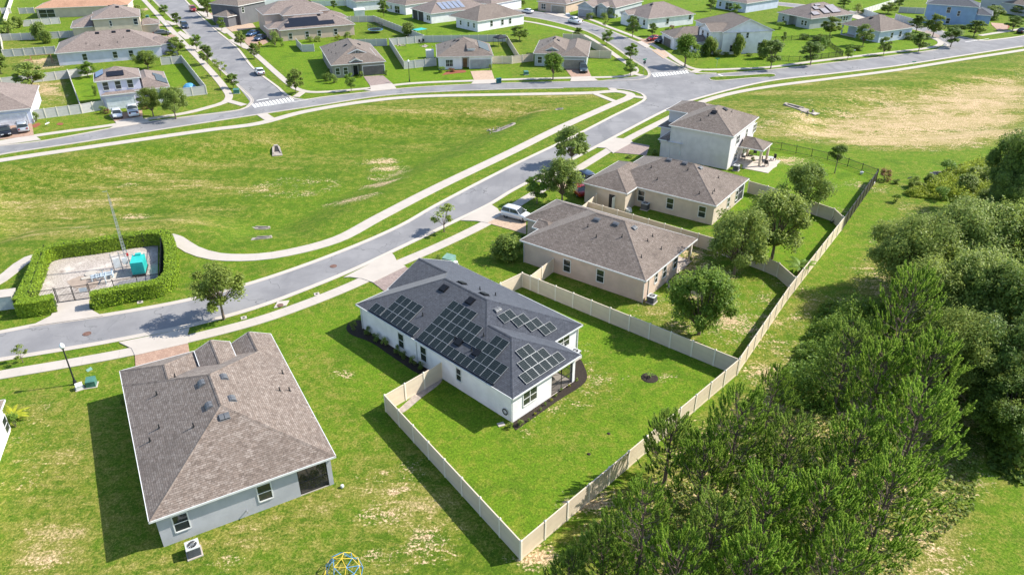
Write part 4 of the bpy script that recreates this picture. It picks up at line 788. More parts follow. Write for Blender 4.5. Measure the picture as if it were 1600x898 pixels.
HB3.garage(9.95, -1.75, -90, mat='garage_taupe'); HB3.win(1.6, .35, -90, 1.0, 1.5, .7); HB3.door(5.4, .35, -90)
for x, y in ((4.4, 8.6), (5.4, 7.8)): HB3.vent(x, y, 'dark')
for x, y in ((2.6, 8.2), (3.0, 7.2), (3.4, 8.0), (1.6, 6)): HB3.vent(x, y, 'pipe')
HB5 = hs('white house with a brown hip roof and dark corner porch, behind the dormer house', (746, 34), (821, 22),
  [(0, 0, 19.2, 13.4, 3, .45, 'hhhh')], 'stucco_white', 'shingle_grey', walls=[(.35, .35, 18.8, 10.3, 2.9), (2.8, 10, 18.8, 13.05, 2.9)])
for u, v in ((768, 37), (785, 35), (797, 33)): HB5.winpx(u, v, 'y', .35, -90)
for y in (2.0, 4.6, 8.2): HB5.win(.35, y, 180, .7, 1.2, 1.)
HB5.vent(6.5, 9.2, 'dark'); HB5.vent(10.5, 8.4, 'dark')
HB6 = hs('white house with five pale solar panels and a screened porch near the top edge', (673, 22), (741, 14),
  [(0, 0, 22, 12.6, 3, .45, 'hhhh')], 'stucco_white', 'shingle_tan', walls=[(.35, .35, 21.6, 5.2, 2.9), (2.8, 5, 21.6, 12.2, 2.9)])
each('porch_post', HB6.r, 'trim_white', *[(.35, y - .15, 0, .65, y + .15, 2.86) for y in (8.6, 12.1)]); mb = MB(); mb.face([(.5, 5.2, 0), (.5, 12, 0), (.5, 12, 2.8), (.5, 5.2, 2.8)]); obj('porch_screen', mb, HB6.r, mats=['screen_mesh'])
HB6.win(.35, 1.6, 180, .8, 1.4, .8); HB6.win(.35, 2.7, 180, .8, 1.4, .8)
for i in range(5): HB6.place('solar_panel', simple_mesh(('solar_long', 1), lambda mb: (mb.box(-.7, -1.9, 0, .7, 1.9, .05, 0), mb.box(-.64, -1.84, .05, .64, 1.84, .056, 1)), ['trim_grey', 'solar_pale']) if i or plain('solar_pale', (.22, .25, .33), .3) else 0, 5.6 + i * 1.75, 2.9, .12, HB6.r)
HB7 = hs('white house at the top edge, left of the house with five pale panels', (633, 9), (662, 5), [(0, 0, 18, 11.6, 3, .45, 'hhhh')], 'stucco_white', 'shingle_grey')
HB7.win(.35, 5, 180, 2.6, 2.1, .1); HB7.win(.35, 8.4, 180, .7, 1.2, .9)
HB8 = hs('house roof with white gutters at the top edge, behind the dark corner porch house', (768, 7.5), (795, 2.5), [(0, 0, 16, 10, 3, .45, 'hhhh')], 'stucco_white', 'shingle_tan')
HB9 = hs('single storey tan house with black pool heating mats on its long side roof', (436, 48), (555, 38),
  [(0, 0, 21.4, 11.3, 3, .45, 'hhhh'), (-2.4, 3.5, 6, 9.5, 3, .4, 'hhhh')], 'stucco_peach', 'shingle_tan')
for u, v in ((454, 57), (480, 54), (499, 52.5), (524.5, 50)): HB9.winpx(u, v, 'y', .35, -90)
HB9.place('solar_mat', simple_mesh(('solar_mat', 2), lambda mb: (mb.box(-6.2, -2.0, 0, 7.6, -.1, .06), mb.box(-4.6, -.1, 0, 3.6, 2.2, .06)), ['solar_black']), 8.2, 2.7, .04, HB9.r)
HB9.vent(12.5, 5.2, 'dark'); HB9.vent(16.5, 4.2, 'pipe')
o_, a_, _ = frame((436, 48), (555, 38))
p_ = at(441, 25, 5.6); HB10 = House('two_storey_house', 'two storey tan house with several brown hip roofs, behind the house with black pool mats', p_, a_, [(0, 0, 11.5, 9, 5.6, .42, 'hhhh'), (-4.6, 4, 14.5, 16, 5.6, .42, 'hhhh'), (12, 5, 20, 13, 3, .42, 'hhhh')], 'stucco_tan', 'shingle_tan')
for y in (1.6, 3.4): HB10.win(.35, y, 180, .9, 1.4, 3.8)
HB10.vent(5, 10.5, 'dark'); HB10.vent(10.5, 10.8, 'dark')
HB11 = hs('dark grey two storey house by the side street with black cars in front', (372, 10), (402, 4), [(0, 0, 12, 12, 5.6, .45, 'hhhh'), (-4, 1, 3, 7, 3, .45, 'hhhh')], 'stucco_darkgrey', 'shingle_grey', 5.6, 'two_storey_house')
HB11.win(2, .35, -90, 1, 1.5, 3.5); HB11.win(-3.64, 4, 180, 1.4, 1.4, .8)
HB13 = hs('peach house with a taupe garage door at the top edge, behind the parked white pickup', (885, 7), (908, 1), [(0, 0, 14, 11.5, 3, .45, 'hhhh')], 'stucco_peach', 'shingle_tan')
HB13.garage(.35, 3.4, 180, mat='garage_taupe'); HB13.win(.35, 9, 180, 1.6, 1.6, .7)
HB14 = hs('single storey blue grey house with two front gables, behind the parked white pickup', (962, 14), (1005, 3),
  [(0, 0, 18, 12.4, 3.2, .45, 'hhhh'), (-3.2, 6.5, 8, 12.6, 3.2, .5, 'ghhh'), (-1.4, 2.5, 6, 6.6, 3.4, .5, 'ghhh')], 'stucco_grey', 'shingle_tan')
HB14.garage(-2.84, 9.5, 180, mat='garage_grey'); HB14.win(-1.0, 4.4, 180, 1.0, 1.5, .8)
HB15 = hs('low white house with a broad brown roof, left behind the tall white gabled house', (1013, 30), (1087, 22),
  [(0, 0, 18.1, 14.2, 3, .45, 'hhhh'), (-1.9, 7.4, 6, 11.6, 3.2, .5, 'ghhh')], 'stucco_white', 'shingle_tan')
HB15.winpx(1043, 33.5, 'y', .35, -90); HB15.winpx(1078, 27, 'y', .35, -90); HB15.win(.35, 2.2, 180); HB15.win(.35, 5.2, 180); HB15.win(-1.5, 9.5, 180, .8, 1.4, .8)
for x, y in ((6, 6.4), (10, 7.8)): HB15.vent(x, y, 'dark')
HB4 = hs('tall two storey white house with a big gable end, on the corner by the crossing', (1130, 51), (1200, 48),
  [(0, 0, 14.2, 17.5, 5.6, .42, 'hghh'), (-3.0, 1, 6, 8.4, 5.6, .42, 'ghhh'), (-9.6, 8.2, 4, 17.4, 3, .42, 'hhhh'), (-6.8, 2.2, -1, 6.8, 3.0, .55, 'ghhh')], 'stucco_white', 'shingle_grey', 5.6, 'two_storey_house')
HB4.winpx(1153.5, 57, 'y', .35, -90, 1.1, 1.6); HB4.winpx(1168, 55.5, 'y', .35, -90, .6, 1.3); HB4.winpx(1143, 76, 'y', .35, -90, 1.0, 1.6); HB4.winpx(1187, 73, 'y', .35, -90, 1.2, 2)
HB4.win(-2.64, 3, 180, 1, 1.5, 3.6); HB4.win(-2.64, 6, 180, 1, 1.5, 3.6); HB4.win(-6.4, 4.5, 180, 1.0, 1.5, .7); HB4.garage(-9.25, 13, 180, mat='garage_dark')
HB16 = hs('blue grey house with a dark porch at the top edge, above the tall white house', (1167, 6), (1200, 1), [(0, 0, 18, 13, 3, .45, 'hhhh')], 'stucco_lightblue', 'shingle_tan')
HB16.win(.35, 4, 180, 1.0, 1.4, .8); HB16.win(.35, 7.4, 180, 2.6, 2.2, .1); HB16.win(.35, 11, 180, .8, 1.4, .8)
HB17 = hs('grey green house whose brown roof holds glinting solar panels, at the upper right', (1267, 30), (1336, 22),
  [(0, 0, 18.7, 13.4, 3, .45, 'hhhh')], 'stucco_sage', 'shingle_tan', walls=[(.35, .35, 18.3, 5.6, 2.9), (2.4, 5.5, 18.3, 8.6, 2.9), (.35, 8.6, 18.3, 13.05, 2.9)])
for u, v in ((1314, 30), (1319, 29.5), (1323, 29)): HB17.winpx(u, v, 'y', .35, -90, .7, 1.3)
HB17.win(.35, 1.9, 180, .8, 1.3, .8); HB17.win(.35, 3.2, 180, .8, 1.3, .8); HB17.win(.35, 10.8, 180, .8, 1.3, .8)
for i, (x, y, w_, h_) in enumerate(((3.6, 2.0, 2.6, 1.7), (6.0, 4.3, 2.0, 1.6), (8.2, 2.6, 2.6, 2.6), (12.2, 3.2, 3.6, 4.0), (7.9, 5.5, 2.2, .9))): HB17.place('solar_panel', simple_mesh(('solar_sq', i), lambda mb: (mb.box(-w_ / 2, -h_ / 2, 0, w_ / 2, h_ / 2, .12, 0), mb.box(-w_ / 2 + .05, -h_ / 2 + .05, .12, w_ / 2 - .05, h_ / 2 - .05, .126, 1)), ['solar_black', 'solar_glare']) if i or plain('solar_glare', (.30, .27, .27), .25) else 0, x, y, .15, HB17.r)
HB18 = hs('light blue single storey house with an open back porch, at the upper right', (1376, 50), (1429, 43),
  [(0, 0, 14, 13.5, 3, .45, 'hhhh')], 'stucco_lightblue', 'shingle_grey', walls=[(.35, .35, 13.65, 8.2, 2.9), (3.2, 8, 13.65, 13.15, 2.9)])
mb = MB(); mb.box(.35, 12.8, 0, .65, 13.1, 2.86); obj('porch_post', mb, HB18.r, mats=['stucco_lightblue']); mb = MB(); mb.box(.3, 8.2, 0, 3.2, 13.2, .06); obj('porch_floor', mb, HB18.r, mats=['concrete'])
HB18.win(.35, 6.6, 180, .9, 1.5, .7); HB18.winpx(1393.5, 55.5, 'y', .35, -90, .9, 1.4); HB18.winpx(1406.5, 53.5, 'y', .35, -90, .9, 1.4)
HB18.vent(4.6, 7.4, 'dark'); HB18.vent(7.6, 7.0, 'dark')
HB19 = hs('tall two storey blue house behind the street trees at the upper right', (1447, 6), (1531, 12), [(0, 0, 14.4, 9.5, 5.6, .42, 'hhhh'), (12, 4, 18.5, 14, 3, .42, 'hhhh')], 'stucco_blue', 'shingle_slate', 5.6, 'two_storey_house')
HB19.winpx(1482.5, 16, 'y', .35, -90, 1, 1.6); HB19.winpx(1498, 21.5, 'y', .35, -90, .7, 1.4); HB19.winpx(1481, 33, 'y', .35, -90, 1, 1.5)
HB19.win(14.05, 2.6, 0, 1.2, 1.5, 3.6); HB19.win(14.05, 6.4, 0, 1.2, 1.5, 3.6); HB19.garage(18.15, 9, 0, mat='garage_white')
p_ = at(1560, 20); HB20 = House('two_storey_house', 'grey two storey house at the upper right corner beside the blue house', p_, HB19.ang, [(-6, 0, 5, 12, 5.6, .42, 'hhhh'), (2, 1, 9, 9, 3, .42, 'hhhh')], 'stucco_bluegrey', 'shingle_grey')
HB20.win(4.65, 3, 0, 1.1, 1.5, 3.6); HB20.win(-2, .35, -90, 1, 1.5, .9)
p_ = at(1500, -2); HB21 = House('house', 'house with a tan roof at the top edge behind the tall blue house', p_, HB19.ang, [(-4, 0, 12, 12, 3, .42, 'hhhh')], 'stucco_cream', 'shingle_tan')
HB22 = hs('grey house at the top right corner, by the last bend of the road', (1560, 4), (1610, 12), [(0, 0, 13, 12, 3.2, .42, 'hhhh')], 'stucco_bluegrey', 'shingle_grey')
# left hand side houses
HL1 = hs('single storey pale house with two cars on its drive, cut by the left edge', (0, 174), (48, 169), [(-7.5, 0, 5.0, 18.2, 3, .45, 'hhhh')], 'stucco_lightblue', 'shingle_tan')
HL1.garage(1.4, .35, -90, w=4.9, mat='garage_white'); HL1.win(-4.5, .35, -90, 1.6, 1.4, .8, 'grid')
mb = MB(); mb.box(4.55, .3, 0, 4.75, .34, .9); obj('stone_plinth', mb, HL1.r, mats=['rubble'])
o_, a_, _ = frame((158, 150), (213, 144), 3.)
HL2 = House('two_storey_house', 'two storey lilac house with black roof panels and two white cars in front', o_, a_,
  [(-.6, .9, 7.8, 9.0, 5.6, .42, 'hhhh'), (0, 0, 6.35, 4.6, 3, .42, 'hhhh'), (5, .6, 12.6, 15, 3.2, .42, 'hhhh')], 'stucco_lilac', 'shingle_tan')
for x in (1.2, 3.4, 5.6): HL2.win(x, 1.25, -90, .95, 1.5, 3.7)
HL2.garage(3.2, .362, -90, w=4.9, mat='garage_white'); HL2.win(9.5, .95, -90, 1.3, 1.5, .8)
HL2.place('solar_panel', simple_mesh(('solar_blk', 1), lambda mb: mb.box(-1.5, -.8, 0, 1.5, .8, .08), ['solar_black']), 3.4, 2.6, .1, HL2.r)
HL2.place('solar_panel', simple_mesh(('solar_blk', 2), lambda mb: mb.box(-2.2, -.8, 0, 2.2, .8, .08), ['solar_blue']) if plain('solar_blue', (.08, .14, .28), .25) else 0, .6, 5.2, .1, HL2.r)
HL2.place('solar_mat', simple_mesh(('solar_mat', 3), lambda mb: (mb.box(-3.4, -1.6, 0, 1.2, .6, .07), mb.box(1.2, -1.0, 0, 3.4, .9, .07)), ['solar_black']), 11.0, 6.4, .06, HL2.r)
HL3 = hs('long low lilac blue house with three side windows, behind the two storey lilac house', (85, 84), (253, 71), [(0, 0, 23.9, 14.6, 3, .45, 'hhhh'), (20, 1.5, 27.5, 8.5, 3, .42, 'hhhh')], 'stucco_lilac', 'shingle_tan')
for u, v in ((132.5, 89.5), (180, 86), (205, 84)): HL3.winpx(u, v, 'y', .35, -90, .95, 1.5)
for u, v in ((152, 51.5), (178, 51), (201, 50)): P_ = HL3.px(u, v, 'y', 7.0); HL3.vent(min(20, max(7, P_.x)), 6.4, 'dark')
for x, y in ((7, 2.6), (10, 1.6), (14, 2.3), (15.5, 4)): HL3.vent(x, y, 'pipe')
o_, a_, _ = frame((142, 31), (218, 26), 5.6)
HL4 = House('two_storey_house', 'two storey tan house with a black canopy over its patio, left of the side street', o_, a_, [(0, 0, 12.4, 13.6, 5.6, .42, 'hhhh'), (-5.6, 1.2, 6, 13, 3.6, .42, 'hhhh'), (11, 2, 17, 9, 3, .42, 'hhhh')], 'stucco_beige', 'shingle_tan')
HL4.winpx(173, 37, 'y', .35, -90, .5, 1.4); HL4.winpx(212, 34, 'y', .35, -90, 1., 1.6); HL4.vent(5, 9, 'dark'); HL4.vent(7, 5, 'dark')
HL5 = hs('house with a wide orange tinted roof at the top left edge', (53, 14), (200, 8), [(0, 0, 27.4, 12, 3, .35, 'hhhh')], 'stucco_beige', 'shingle_orange')
HL5.win(3.2, .35, -90, 4.4, 2.3, .2)
o_ = at(7, 624, 3.); q_ = at(0, 642, 3.) - o_; a_ = math.atan2(q_.y, q_.x)
HL0 = House('house', 'white walled house corner cut by the left edge, beside the yellow palm', o_, a_, [(0, -13, 20, 0, 3, .45, 'hhhh')], 'stucco_white', 'shingle_grey')
HL0.winpx(9, 664, 'y', -.35, 90, .9, 1.4)
# bits of houses beyond the top edge
HT1 = hs('house roof at the top edge between the side street and the tan houses', (395, -4), (440, -9), [(0, 0, 16, 12, 3, .42, 'hhhh')], 'stucco_grey', 'shingle_tan')
HT2 = hs('pale house at the top edge beside the white picket fence', (600, 0), (580, -8), [(0, 0, 12, 10, 3, .42, 'hhhh')], 'stucco_white', 'shingle_grey')
# ------------------------------------------------------------------ fences
FM = {}
def fence_meshes(mat):
    if mat not in FM:
        pn = MB(); pn.box(.01, -.02, .0, .99, .02, 1.74); pn.box(.01, -.045, 1.72, .99, .045, 1.83); pn.box(.01, -.04, -.02, .99, .04, .14)
        ps = MB(); ps.box(-.075, -.075, -.05, .075, .075, 1.88); k = 1.88
        ps.face([(-.09, -.09, k), (.09, -.09, k), (0, 0, k + .09)]); ps.face([(.08, -.08, k), (.08, .08, k), (0, 0, k + .09)]); ps.face([(.08, .08, k), (-.08, .08, k), (0, 0, k + .09)]); ps.face([(-.08, .08, k), (-.08, -.08, k), (0, 0, k + .09)])
        FM[mat] = (pn.mesh('panel', [mat]), ps.mesh('post', ['vinyl_post_sunlit' if mat != 'vinyl_dark' else mat]))
    return FM[mat]
def fence(label, runs, mat='vinyl', h=1.83, world=False, group='privacy fences around the back yards', ph=None):
    """runs: lists of points on the top rail as seen from above"""
    pm, sm = fence_meshes(mat); root = None
    for run in runs:
        pts = [Vector(p) if world else at(*p, h) for p in run]
        if root is None: root = thing('privacy_fence', label, 'fence', pts[0], 0, group); o0 = pts[0]
        for i, (a, b) in enumerate(zip(pts[:-1], pts[1:])):
            L = (b - a).length; n = max(1, round(L / 2.44)); d = (b - a) / n; ang = math.atan2(d.y, d.x)
            for k in range(n):
                q = a + d * k - o0; pl = obj('panel', pm, root, (q.x, q.y, 0), ang); pl.scale = (d.length, 1, h / 1.83)
                if k or i == 0 or True: po = obj('post', sm, root, (q.x, q.y, 0), ang); po.scale = (1, 1, h / 1.83)
        q = pts[-1] - o0; po = obj('post', sm, root, (q.x, q.y, 0), ang); po.scale = (1, 1, h / 1.83)
    return root
fence('long beige vinyl privacy fence enclosing the back yard of the solar panelled house', [[(690, 566), (601, 617), (814, 845), (1155, 561), (816, 426), (782, 442)]])
fence('short beige vinyl fence between the solar panelled house yard and the tan house', [[(829, 431), (864, 404)]])
fence('beige privacy fence along the wooded side, beyond the solar house yard corner', [[(1157, 558), (1234, 447), (1319, 340)]])
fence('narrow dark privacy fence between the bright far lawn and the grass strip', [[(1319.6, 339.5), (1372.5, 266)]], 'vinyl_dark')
fence('beige privacy fence dividing the tan house from the beige house, passing under two trees', [[(906, 325), (919, 315), (1119, 373), (1197, 402), (1218, 411), (1243, 433)], [(919, 315), (932, 303)]])
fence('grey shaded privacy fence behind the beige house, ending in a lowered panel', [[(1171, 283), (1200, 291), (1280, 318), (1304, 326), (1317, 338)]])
fence('pale privacy fence around the yard with garden ornaments, left of the dormer house', [[(681, 91), (631, 96), (608, 60.5), (662, 56), (790, 54.5)]], 'vinyl_grey')
fence('pale privacy fence around the trampoline yard', [[(604, 61), (554, 62)], [(535, 26), (584, 25), (662, 55)]], 'vinyl_grey')
fence('short pale privacy fence beside the tan house with pool heating mats', [[(462, 60.5), (471, 70), (490, 69.5)]], 'vinyl_grey')
fence('pale privacy fence between the dormer house and the sage grey house', [[(769, 88), (800, 88), (833, 84)], [(811, 86), (792, 56)]], 'vinyl')
fence('tan privacy fence beside the sage grey corner house', [[(919, 79), (955, 80), (909, 54), (880, 53)]], 'vinyl')
fence('privacy fence around the right hand yard of the two storey lilac house', [[(276, 139), (321, 134), (283, 87), (250, 90)]], 'vinyl_grey')
fence('privacy fence with a gate, left of the two storey lilac house', [[(51, 172), (68, 170), (125, 163), (160, 157)], [(125, 163), (105, 109)]], 'vinyl_grey')
fence('privacy fence along the back of the lilac house, under the small yard trees', [[(-40, 127), (0, 122), (105, 110), (142, 104)]], 'vinyl_grey')
fence('pale privacy fence running to the long lilac blue house, nearest its patio', [[(2, 78), (85, 72.5)]], 'vinyl_grey')
fence('pale privacy fence with a tall shrub beside it, second row from the patio', [[(0, 53.5), (62, 51)], [(76, 50.5), (122, 47.5)], [(0, 54), (2, 72)]], 'vinyl_grey')
fence('pale privacy fence behind the orange roofed house, third row', [[(34, 32), (92, 27.5)]], 'vinyl_grey')
fence('pale privacy fence at the top left corner, fourth row', [[(0, 13), (15, 12)], [(28, 13), (52, 12)]], 'vinyl_grey')
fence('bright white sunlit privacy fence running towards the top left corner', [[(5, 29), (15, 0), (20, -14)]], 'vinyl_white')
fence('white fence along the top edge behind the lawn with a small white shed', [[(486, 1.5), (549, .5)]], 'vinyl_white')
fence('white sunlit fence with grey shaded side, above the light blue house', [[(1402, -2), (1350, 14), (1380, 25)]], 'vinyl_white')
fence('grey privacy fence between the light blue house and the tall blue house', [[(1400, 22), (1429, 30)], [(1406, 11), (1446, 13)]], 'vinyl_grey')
def picket_fence(label, runs, h=1.35, name='metal_fence', group='black metal fences', gate=None, sp=2.4, dn=.14):
    root = None
    for run in runs:
        pts = [at(*p, h) for p in run]
        if root is None: root = thing(name, label, 'fence', pts[0], 0, group); o0 = pts[0]
        for a, b in zip(pts[:-1], pts[1:]):
            L = (b - a).length; n = max(1, round(L / sp)); d = (b - a) / n; ang = math.atan2(d.y, d.x)
            pm = simple_mesh(('picket_panel', h, round(dn, 2)), lambda mb: ([mb.box(i * dn / sp + .01, -.011, .08, i * dn / sp + .01 + .022 / sp, .011, h) for i in range(int(sp / dn))], mb.box(0, -.02, h - .12, 1, .02, h - .07), mb.box(0, -.02, .14, 1, .02, .19)), ['dark_metal'])
            ps = simple_mesh(('picket_post', h), lambda mb: (mb.box(-.04, -.04, 0, .04, .04, h + .06), mb.box(-.05, -.05, h + .06, .05, .05, h + .1)), ['dark_metal'])
            for k in range(n + 1):
                q = a + d * k - o0; obj('post', ps, root, (q.x, q.y, 0), ang)
                if k < n: pl = obj('picket_panel', pm, root, (q.x, q.y, 0), ang); pl.scale = (d.length, 1, 1)
    return root
picket_fence('black metal picket fence behind the two storey pale grey house, beside the dry field', [[(1190, 219), (1222, 223), (1295, 238), (1327, 248), (1372, 264)]])
picket_fence('black metal picket fence with shrubs around the bright lawn at the upper right', [[(1200, 87), (1250, 88), (1318, 80), (1293, 63), (1262, 55), (1200, 58)]], 1.3)
picket_fence('black metal security fence inside the clipped hedge of the pump station', [[(83, 451), (44, 455.5), (68, 384), (251, 362), (248.5, 426), (137, 444)]], 1.83, group='black metal fences')
g0, g1 = at(83, 451, 1.83), at(137, 444, 1.83); gm = (g0 + g1) / 2; d = g1 - g0; ga = math.atan2(d.y, d.x)
gt = thing('metal_gate', 'black metal double gate with a small white notice, at the pump station drive', 'gate', gm, ga)
for sx in (-1, 1):
    mb = MB(); w = d.length / 2 - .12
    for i in range(int(w / .13)): x = .08 + i * .13; mb.box(sx * x - .011, -.011, .12, sx * x + .011, .011, 1.75)
    for z in (.1, .9, 1.75): mb.box(min(sx * .05, sx * w), -.02, z, max(sx * .05, sx * w), .02, z + .05)
    for x in (.05, w): mb.box(sx * x - .03, -.03, .05, sx * x + .03, .03, 1.9)
    obj('gate_leaf', mb, gt, mats=['dark_metal'])
mb = MB(); mb.box(.7, -.04, 1.0, 1.5, -.025, 1.5); obj('notice', mb, gt, mats=['sign_white'])
# ------------------------------------------------------------------ leaves, trees, hedges
def quads(mb_v, mb_f, P, N, size, rng, fold=.25):
    n = len(P); t = rng.normal(size=(n, 3)); u = np.cross(N, t); u /= np.linalg.norm(u, axis=1)[:, None] + 1e-9; w = np.cross(N, u)
    s = size * rng.uniform(.6, 1.3, n)[:, None]; a = u * s; b = w * s * rng.uniform(.45, .8, n)[:, None]
    base = sum(len(x) for x in mb_v)
    mb_v.append(np.stack([P - a, P - b + N * s * fold * .3, P + a, P + b + N * s * fold * .3], 1).reshape(-1, 3)); mb_f.append(base + np.arange(n * 4).reshape(-1, 4))
def np_mesh(name, V, Fq, mats, mi=None):
    V = np.concatenate(V); Fq = np.concatenate(Fq); k = Fq.shape[1]; me = bpy.data.meshes.new(name)
    me.vertices.add(len(V)); me.vertices.foreach_set('co', V.astype('f').ravel()); me.loops.add(Fq.size); me.loops.foreach_set('vertex_index', Fq.astype('i').ravel())
    me.polygons.add(len(Fq)); me.polygons.foreach_set('loop_start', np.arange(0, Fq.size, k).astype('i')); me.update(calc_edges=True)
    for m in mats: me.materials.append(M[m])
    if mi is not None: me.polygons.foreach_set('material_index', mi.astype('i'))
    return me
def unit(rng, n): v = rng.normal(size=(n, 3)); return v / np.linalg.norm(v, axis=1)[:, None]
def crown_mesh(seed, R_, H_, nb, nl, leaf, mat, low=.0, gap=1., squash=.8, name='crown'):
    """crown from z=0 (underside) to H_, radius R_, as nb overlapping clumps of leaves"""
    rng = np.random.default_rng(seed); V = []; Fc = []; per = nl // nb; limbs = []
    for i in range(nb):
        t = (i + .5) / nb; ph = i * 2.4 + rng.uniform(-.4, .4); z = rng.uniform(.12, .92) if i else .85; prof = math.sin(math.pi * min(1, max(.06, (z * .86 + .12)))) ** .7
        rr = R_ * prof * math.sqrt(rng.uniform(.12, 1)) * .82; c = np.array([rr * math.cos(ph), rr * math.sin(ph), H_ * z]); br = R_ * rng.uniform(.2, .44) * gap; limbs.append((c, br))
        d = unit(rng, per); d[:, 2] = np.abs(d[:, 2]) * rng.choice([1, 1, 1, -.7], per); rad = br * rng.uniform(.25, 1.15, per) ** .6 * (1 + .26 * np.sin(d[:, 0] * 7 + i) * np.cos(d[:, 1] * 6 + 2 * i) + .14 * np.sin(d[:, 2] * 17 + d[:, 0] * 13)) * np.where(rng.random(per) < .06, 1.18, 1)
        P = c + d * rad[:, None] * np.array([1, 1, squash]); N = d * .75 + rng.normal(size=d.shape) * .5 + np.array([0, 0, .4]) + np.array(sd) * .55; N /= np.linalg.norm(N, axis=1)[:, None]
        quads(V, Fc, P, N, leaf, rng)
    return np_mesh(name, V, Fc, [mat]), limbs
def trunk_mesh(limbs, h0, r, seed, mat='bark', lean=.0):
    rng = random.Random(seed); mb = MB(); top = Vector((lean, 0, h0)); mb.tube((0, 0, -.1), (lean * .3, 0, h0 * .5), r * 1.25, r, 8, cap=False); mb.tube((lean * .3, 0, h0 * .5), top, r, r * .8, 8, cap=False)
    for c, br in limbs:
        c = Vector((c[0], c[1], c[2] + h0)); mid = top.lerp(c, .5) + Vector((rng.uniform(-.2, .2), rng.uniform(-.2, .2), .1)) * br
        mb.tube(top - Vector((0, 0, r * .8)), mid, r * .5, r * .3, 5, cap=False); mb.tube(mid, c, r * .3, r * .1, 5, cap=False)
        for k in range(3): d = Vector((rng.uniform(-1, 1), rng.uniform(-1, 1), rng.uniform(-.2, 1))).normalized() * br * .8; mb.tube(mid.lerp(c, .4 + .2 * k), c + d, r * .14, r * .04, 4, cap=False)
    return mb.mesh('trunk', [mat])
PROTO = {}
def tree_proto(key, R_, Hc, trunk, nb, nl, leaf, mat, r=.12, gap=1., name='tree', squash=.8, seed=1):
    cm, limbs = crown_mesh(seed, R_, Hc, nb, nl, leaf, mat, gap=gap, squash=squash); PROTO[key] = (cm, trunk_mesh(limbs, trunk, r, seed), R_, Hc, trunk, name)
tree_proto('street_a', 1.95, 3.9, 1.05, 24, 4200, .14, 'leaf_oak', .08, gap=.82, seed=3, name='street_tree'); tree_proto('street_b', 1.95, 4.0, 1.1, 22, 3800, .14, 'leaf_dark', .08, gap=.82, seed=5, name='street_tree')
tree_proto('street_c', 1.95, 3.7, 1.0, 22, 3600, .14, 'leaf_bright', .08, gap=.82, seed=8, name='street_tree'); tree_proto('crape', 1.95, 3.8, .9, 20, 3400, .14, 'leaf_crape', .07, gap=.82, seed=9, name='street_tree')
tree_proto('sparse', 1.95, 3.6, 1.2, 9, 1100, .15, 'leaf_olive', .08, gap=.9, seed=12, name='street_tree'); tree_proto('round', 2., 3.6, 1.2, 18, 6000, .14, 'leaf_bright', .1, gap=1.15, seed=14)
tree_proto('yard_a', 4., 5., 1.4, 34, 17000, .125, 'leaf_oak', .17, seed=21, gap=.72, name='yard_tree'); tree_proto('yard_b', 4., 4.8, 1.4, 36, 18000, .12, 'leaf_olive', .17, seed=23, gap=.72, name='yard_tree'); tree_proto('yard_c', 4., 4.8, 1.3, 30, 18000, .13, 'leaf_bright', .17, seed=27, gap=.72, name='yard_tree')
tree_proto('yard_low', 4., 5., .7, 34, 17000, .125, 'leaf_bright', .17, seed=29, gap=.72, name='yard_tree'); tree_proto('ball', 1.5, 2.4, 2.2, 12, 3600, .12, 'leaf_dark', .07, gap=1.2, seed=31); tree_proto('near', 3., 3.9, 1.7, 30, 11000, .11, 'leaf_olive', .12, gap=.66, seed=33, name='street_tree')
tree_proto('oak_a', 6.5, 6.5, 2., 60, 62000, .12, 'leaf_olive', .3, gap=.62, seed=41, name='oak_tree'); tree_proto('oak_b', 6.5, 7., 2., 48, 60000, .14, 'leaf_dark', .3, gap=.68, seed=43, name='oak_tree'); tree_proto('oak_c', 6.5, 6.5, 2., 54, 66000, .125, 'leaf_oak', .3, gap=.66, seed=47, name='oak_tree')
def tree(key, base, top, wpx, label, group=None, cat='tree', name=None):
    """base: pixel of the trunk foot; top: image row of the crown's top; wpx: crown width in pixels"""
    cm, tm, R_, Hc, tr, nm = PROTO[key]; g = at(*base); h = height_over(g, top); dist = math.sqrt(g.x ** 2 + g.y ** 2 + (CH - h * .6) ** 2) * .985
    rad = wpx / 2 * dist / F; s = rad / R_; H_ = max(.5, h); sz = H_ / (Hc + tr)
    o = thing(name or nm, label, cat, g, random.uniform(0, 6.28), group); o.scale = (s, s, sz); obj('trunk', tm, o); obj('crown', cm, o, (0, 0, tr - .15)); return o
def tree_at(key, g, rad, H_, label, group=None, name=None):
    cm, tm, R_, Hc, tr, nm = PROTO[key]; o = thing(name or nm, label, 'tree', g, random.uniform(0, 6.28), group); o.scale = (rad / R_, rad / R_, H_ / (Hc + tr)); obj('trunk', tm, o); obj('crown', cm, o, (0, 0, tr - .15)); return o
SG = 'young trees along the street verges'
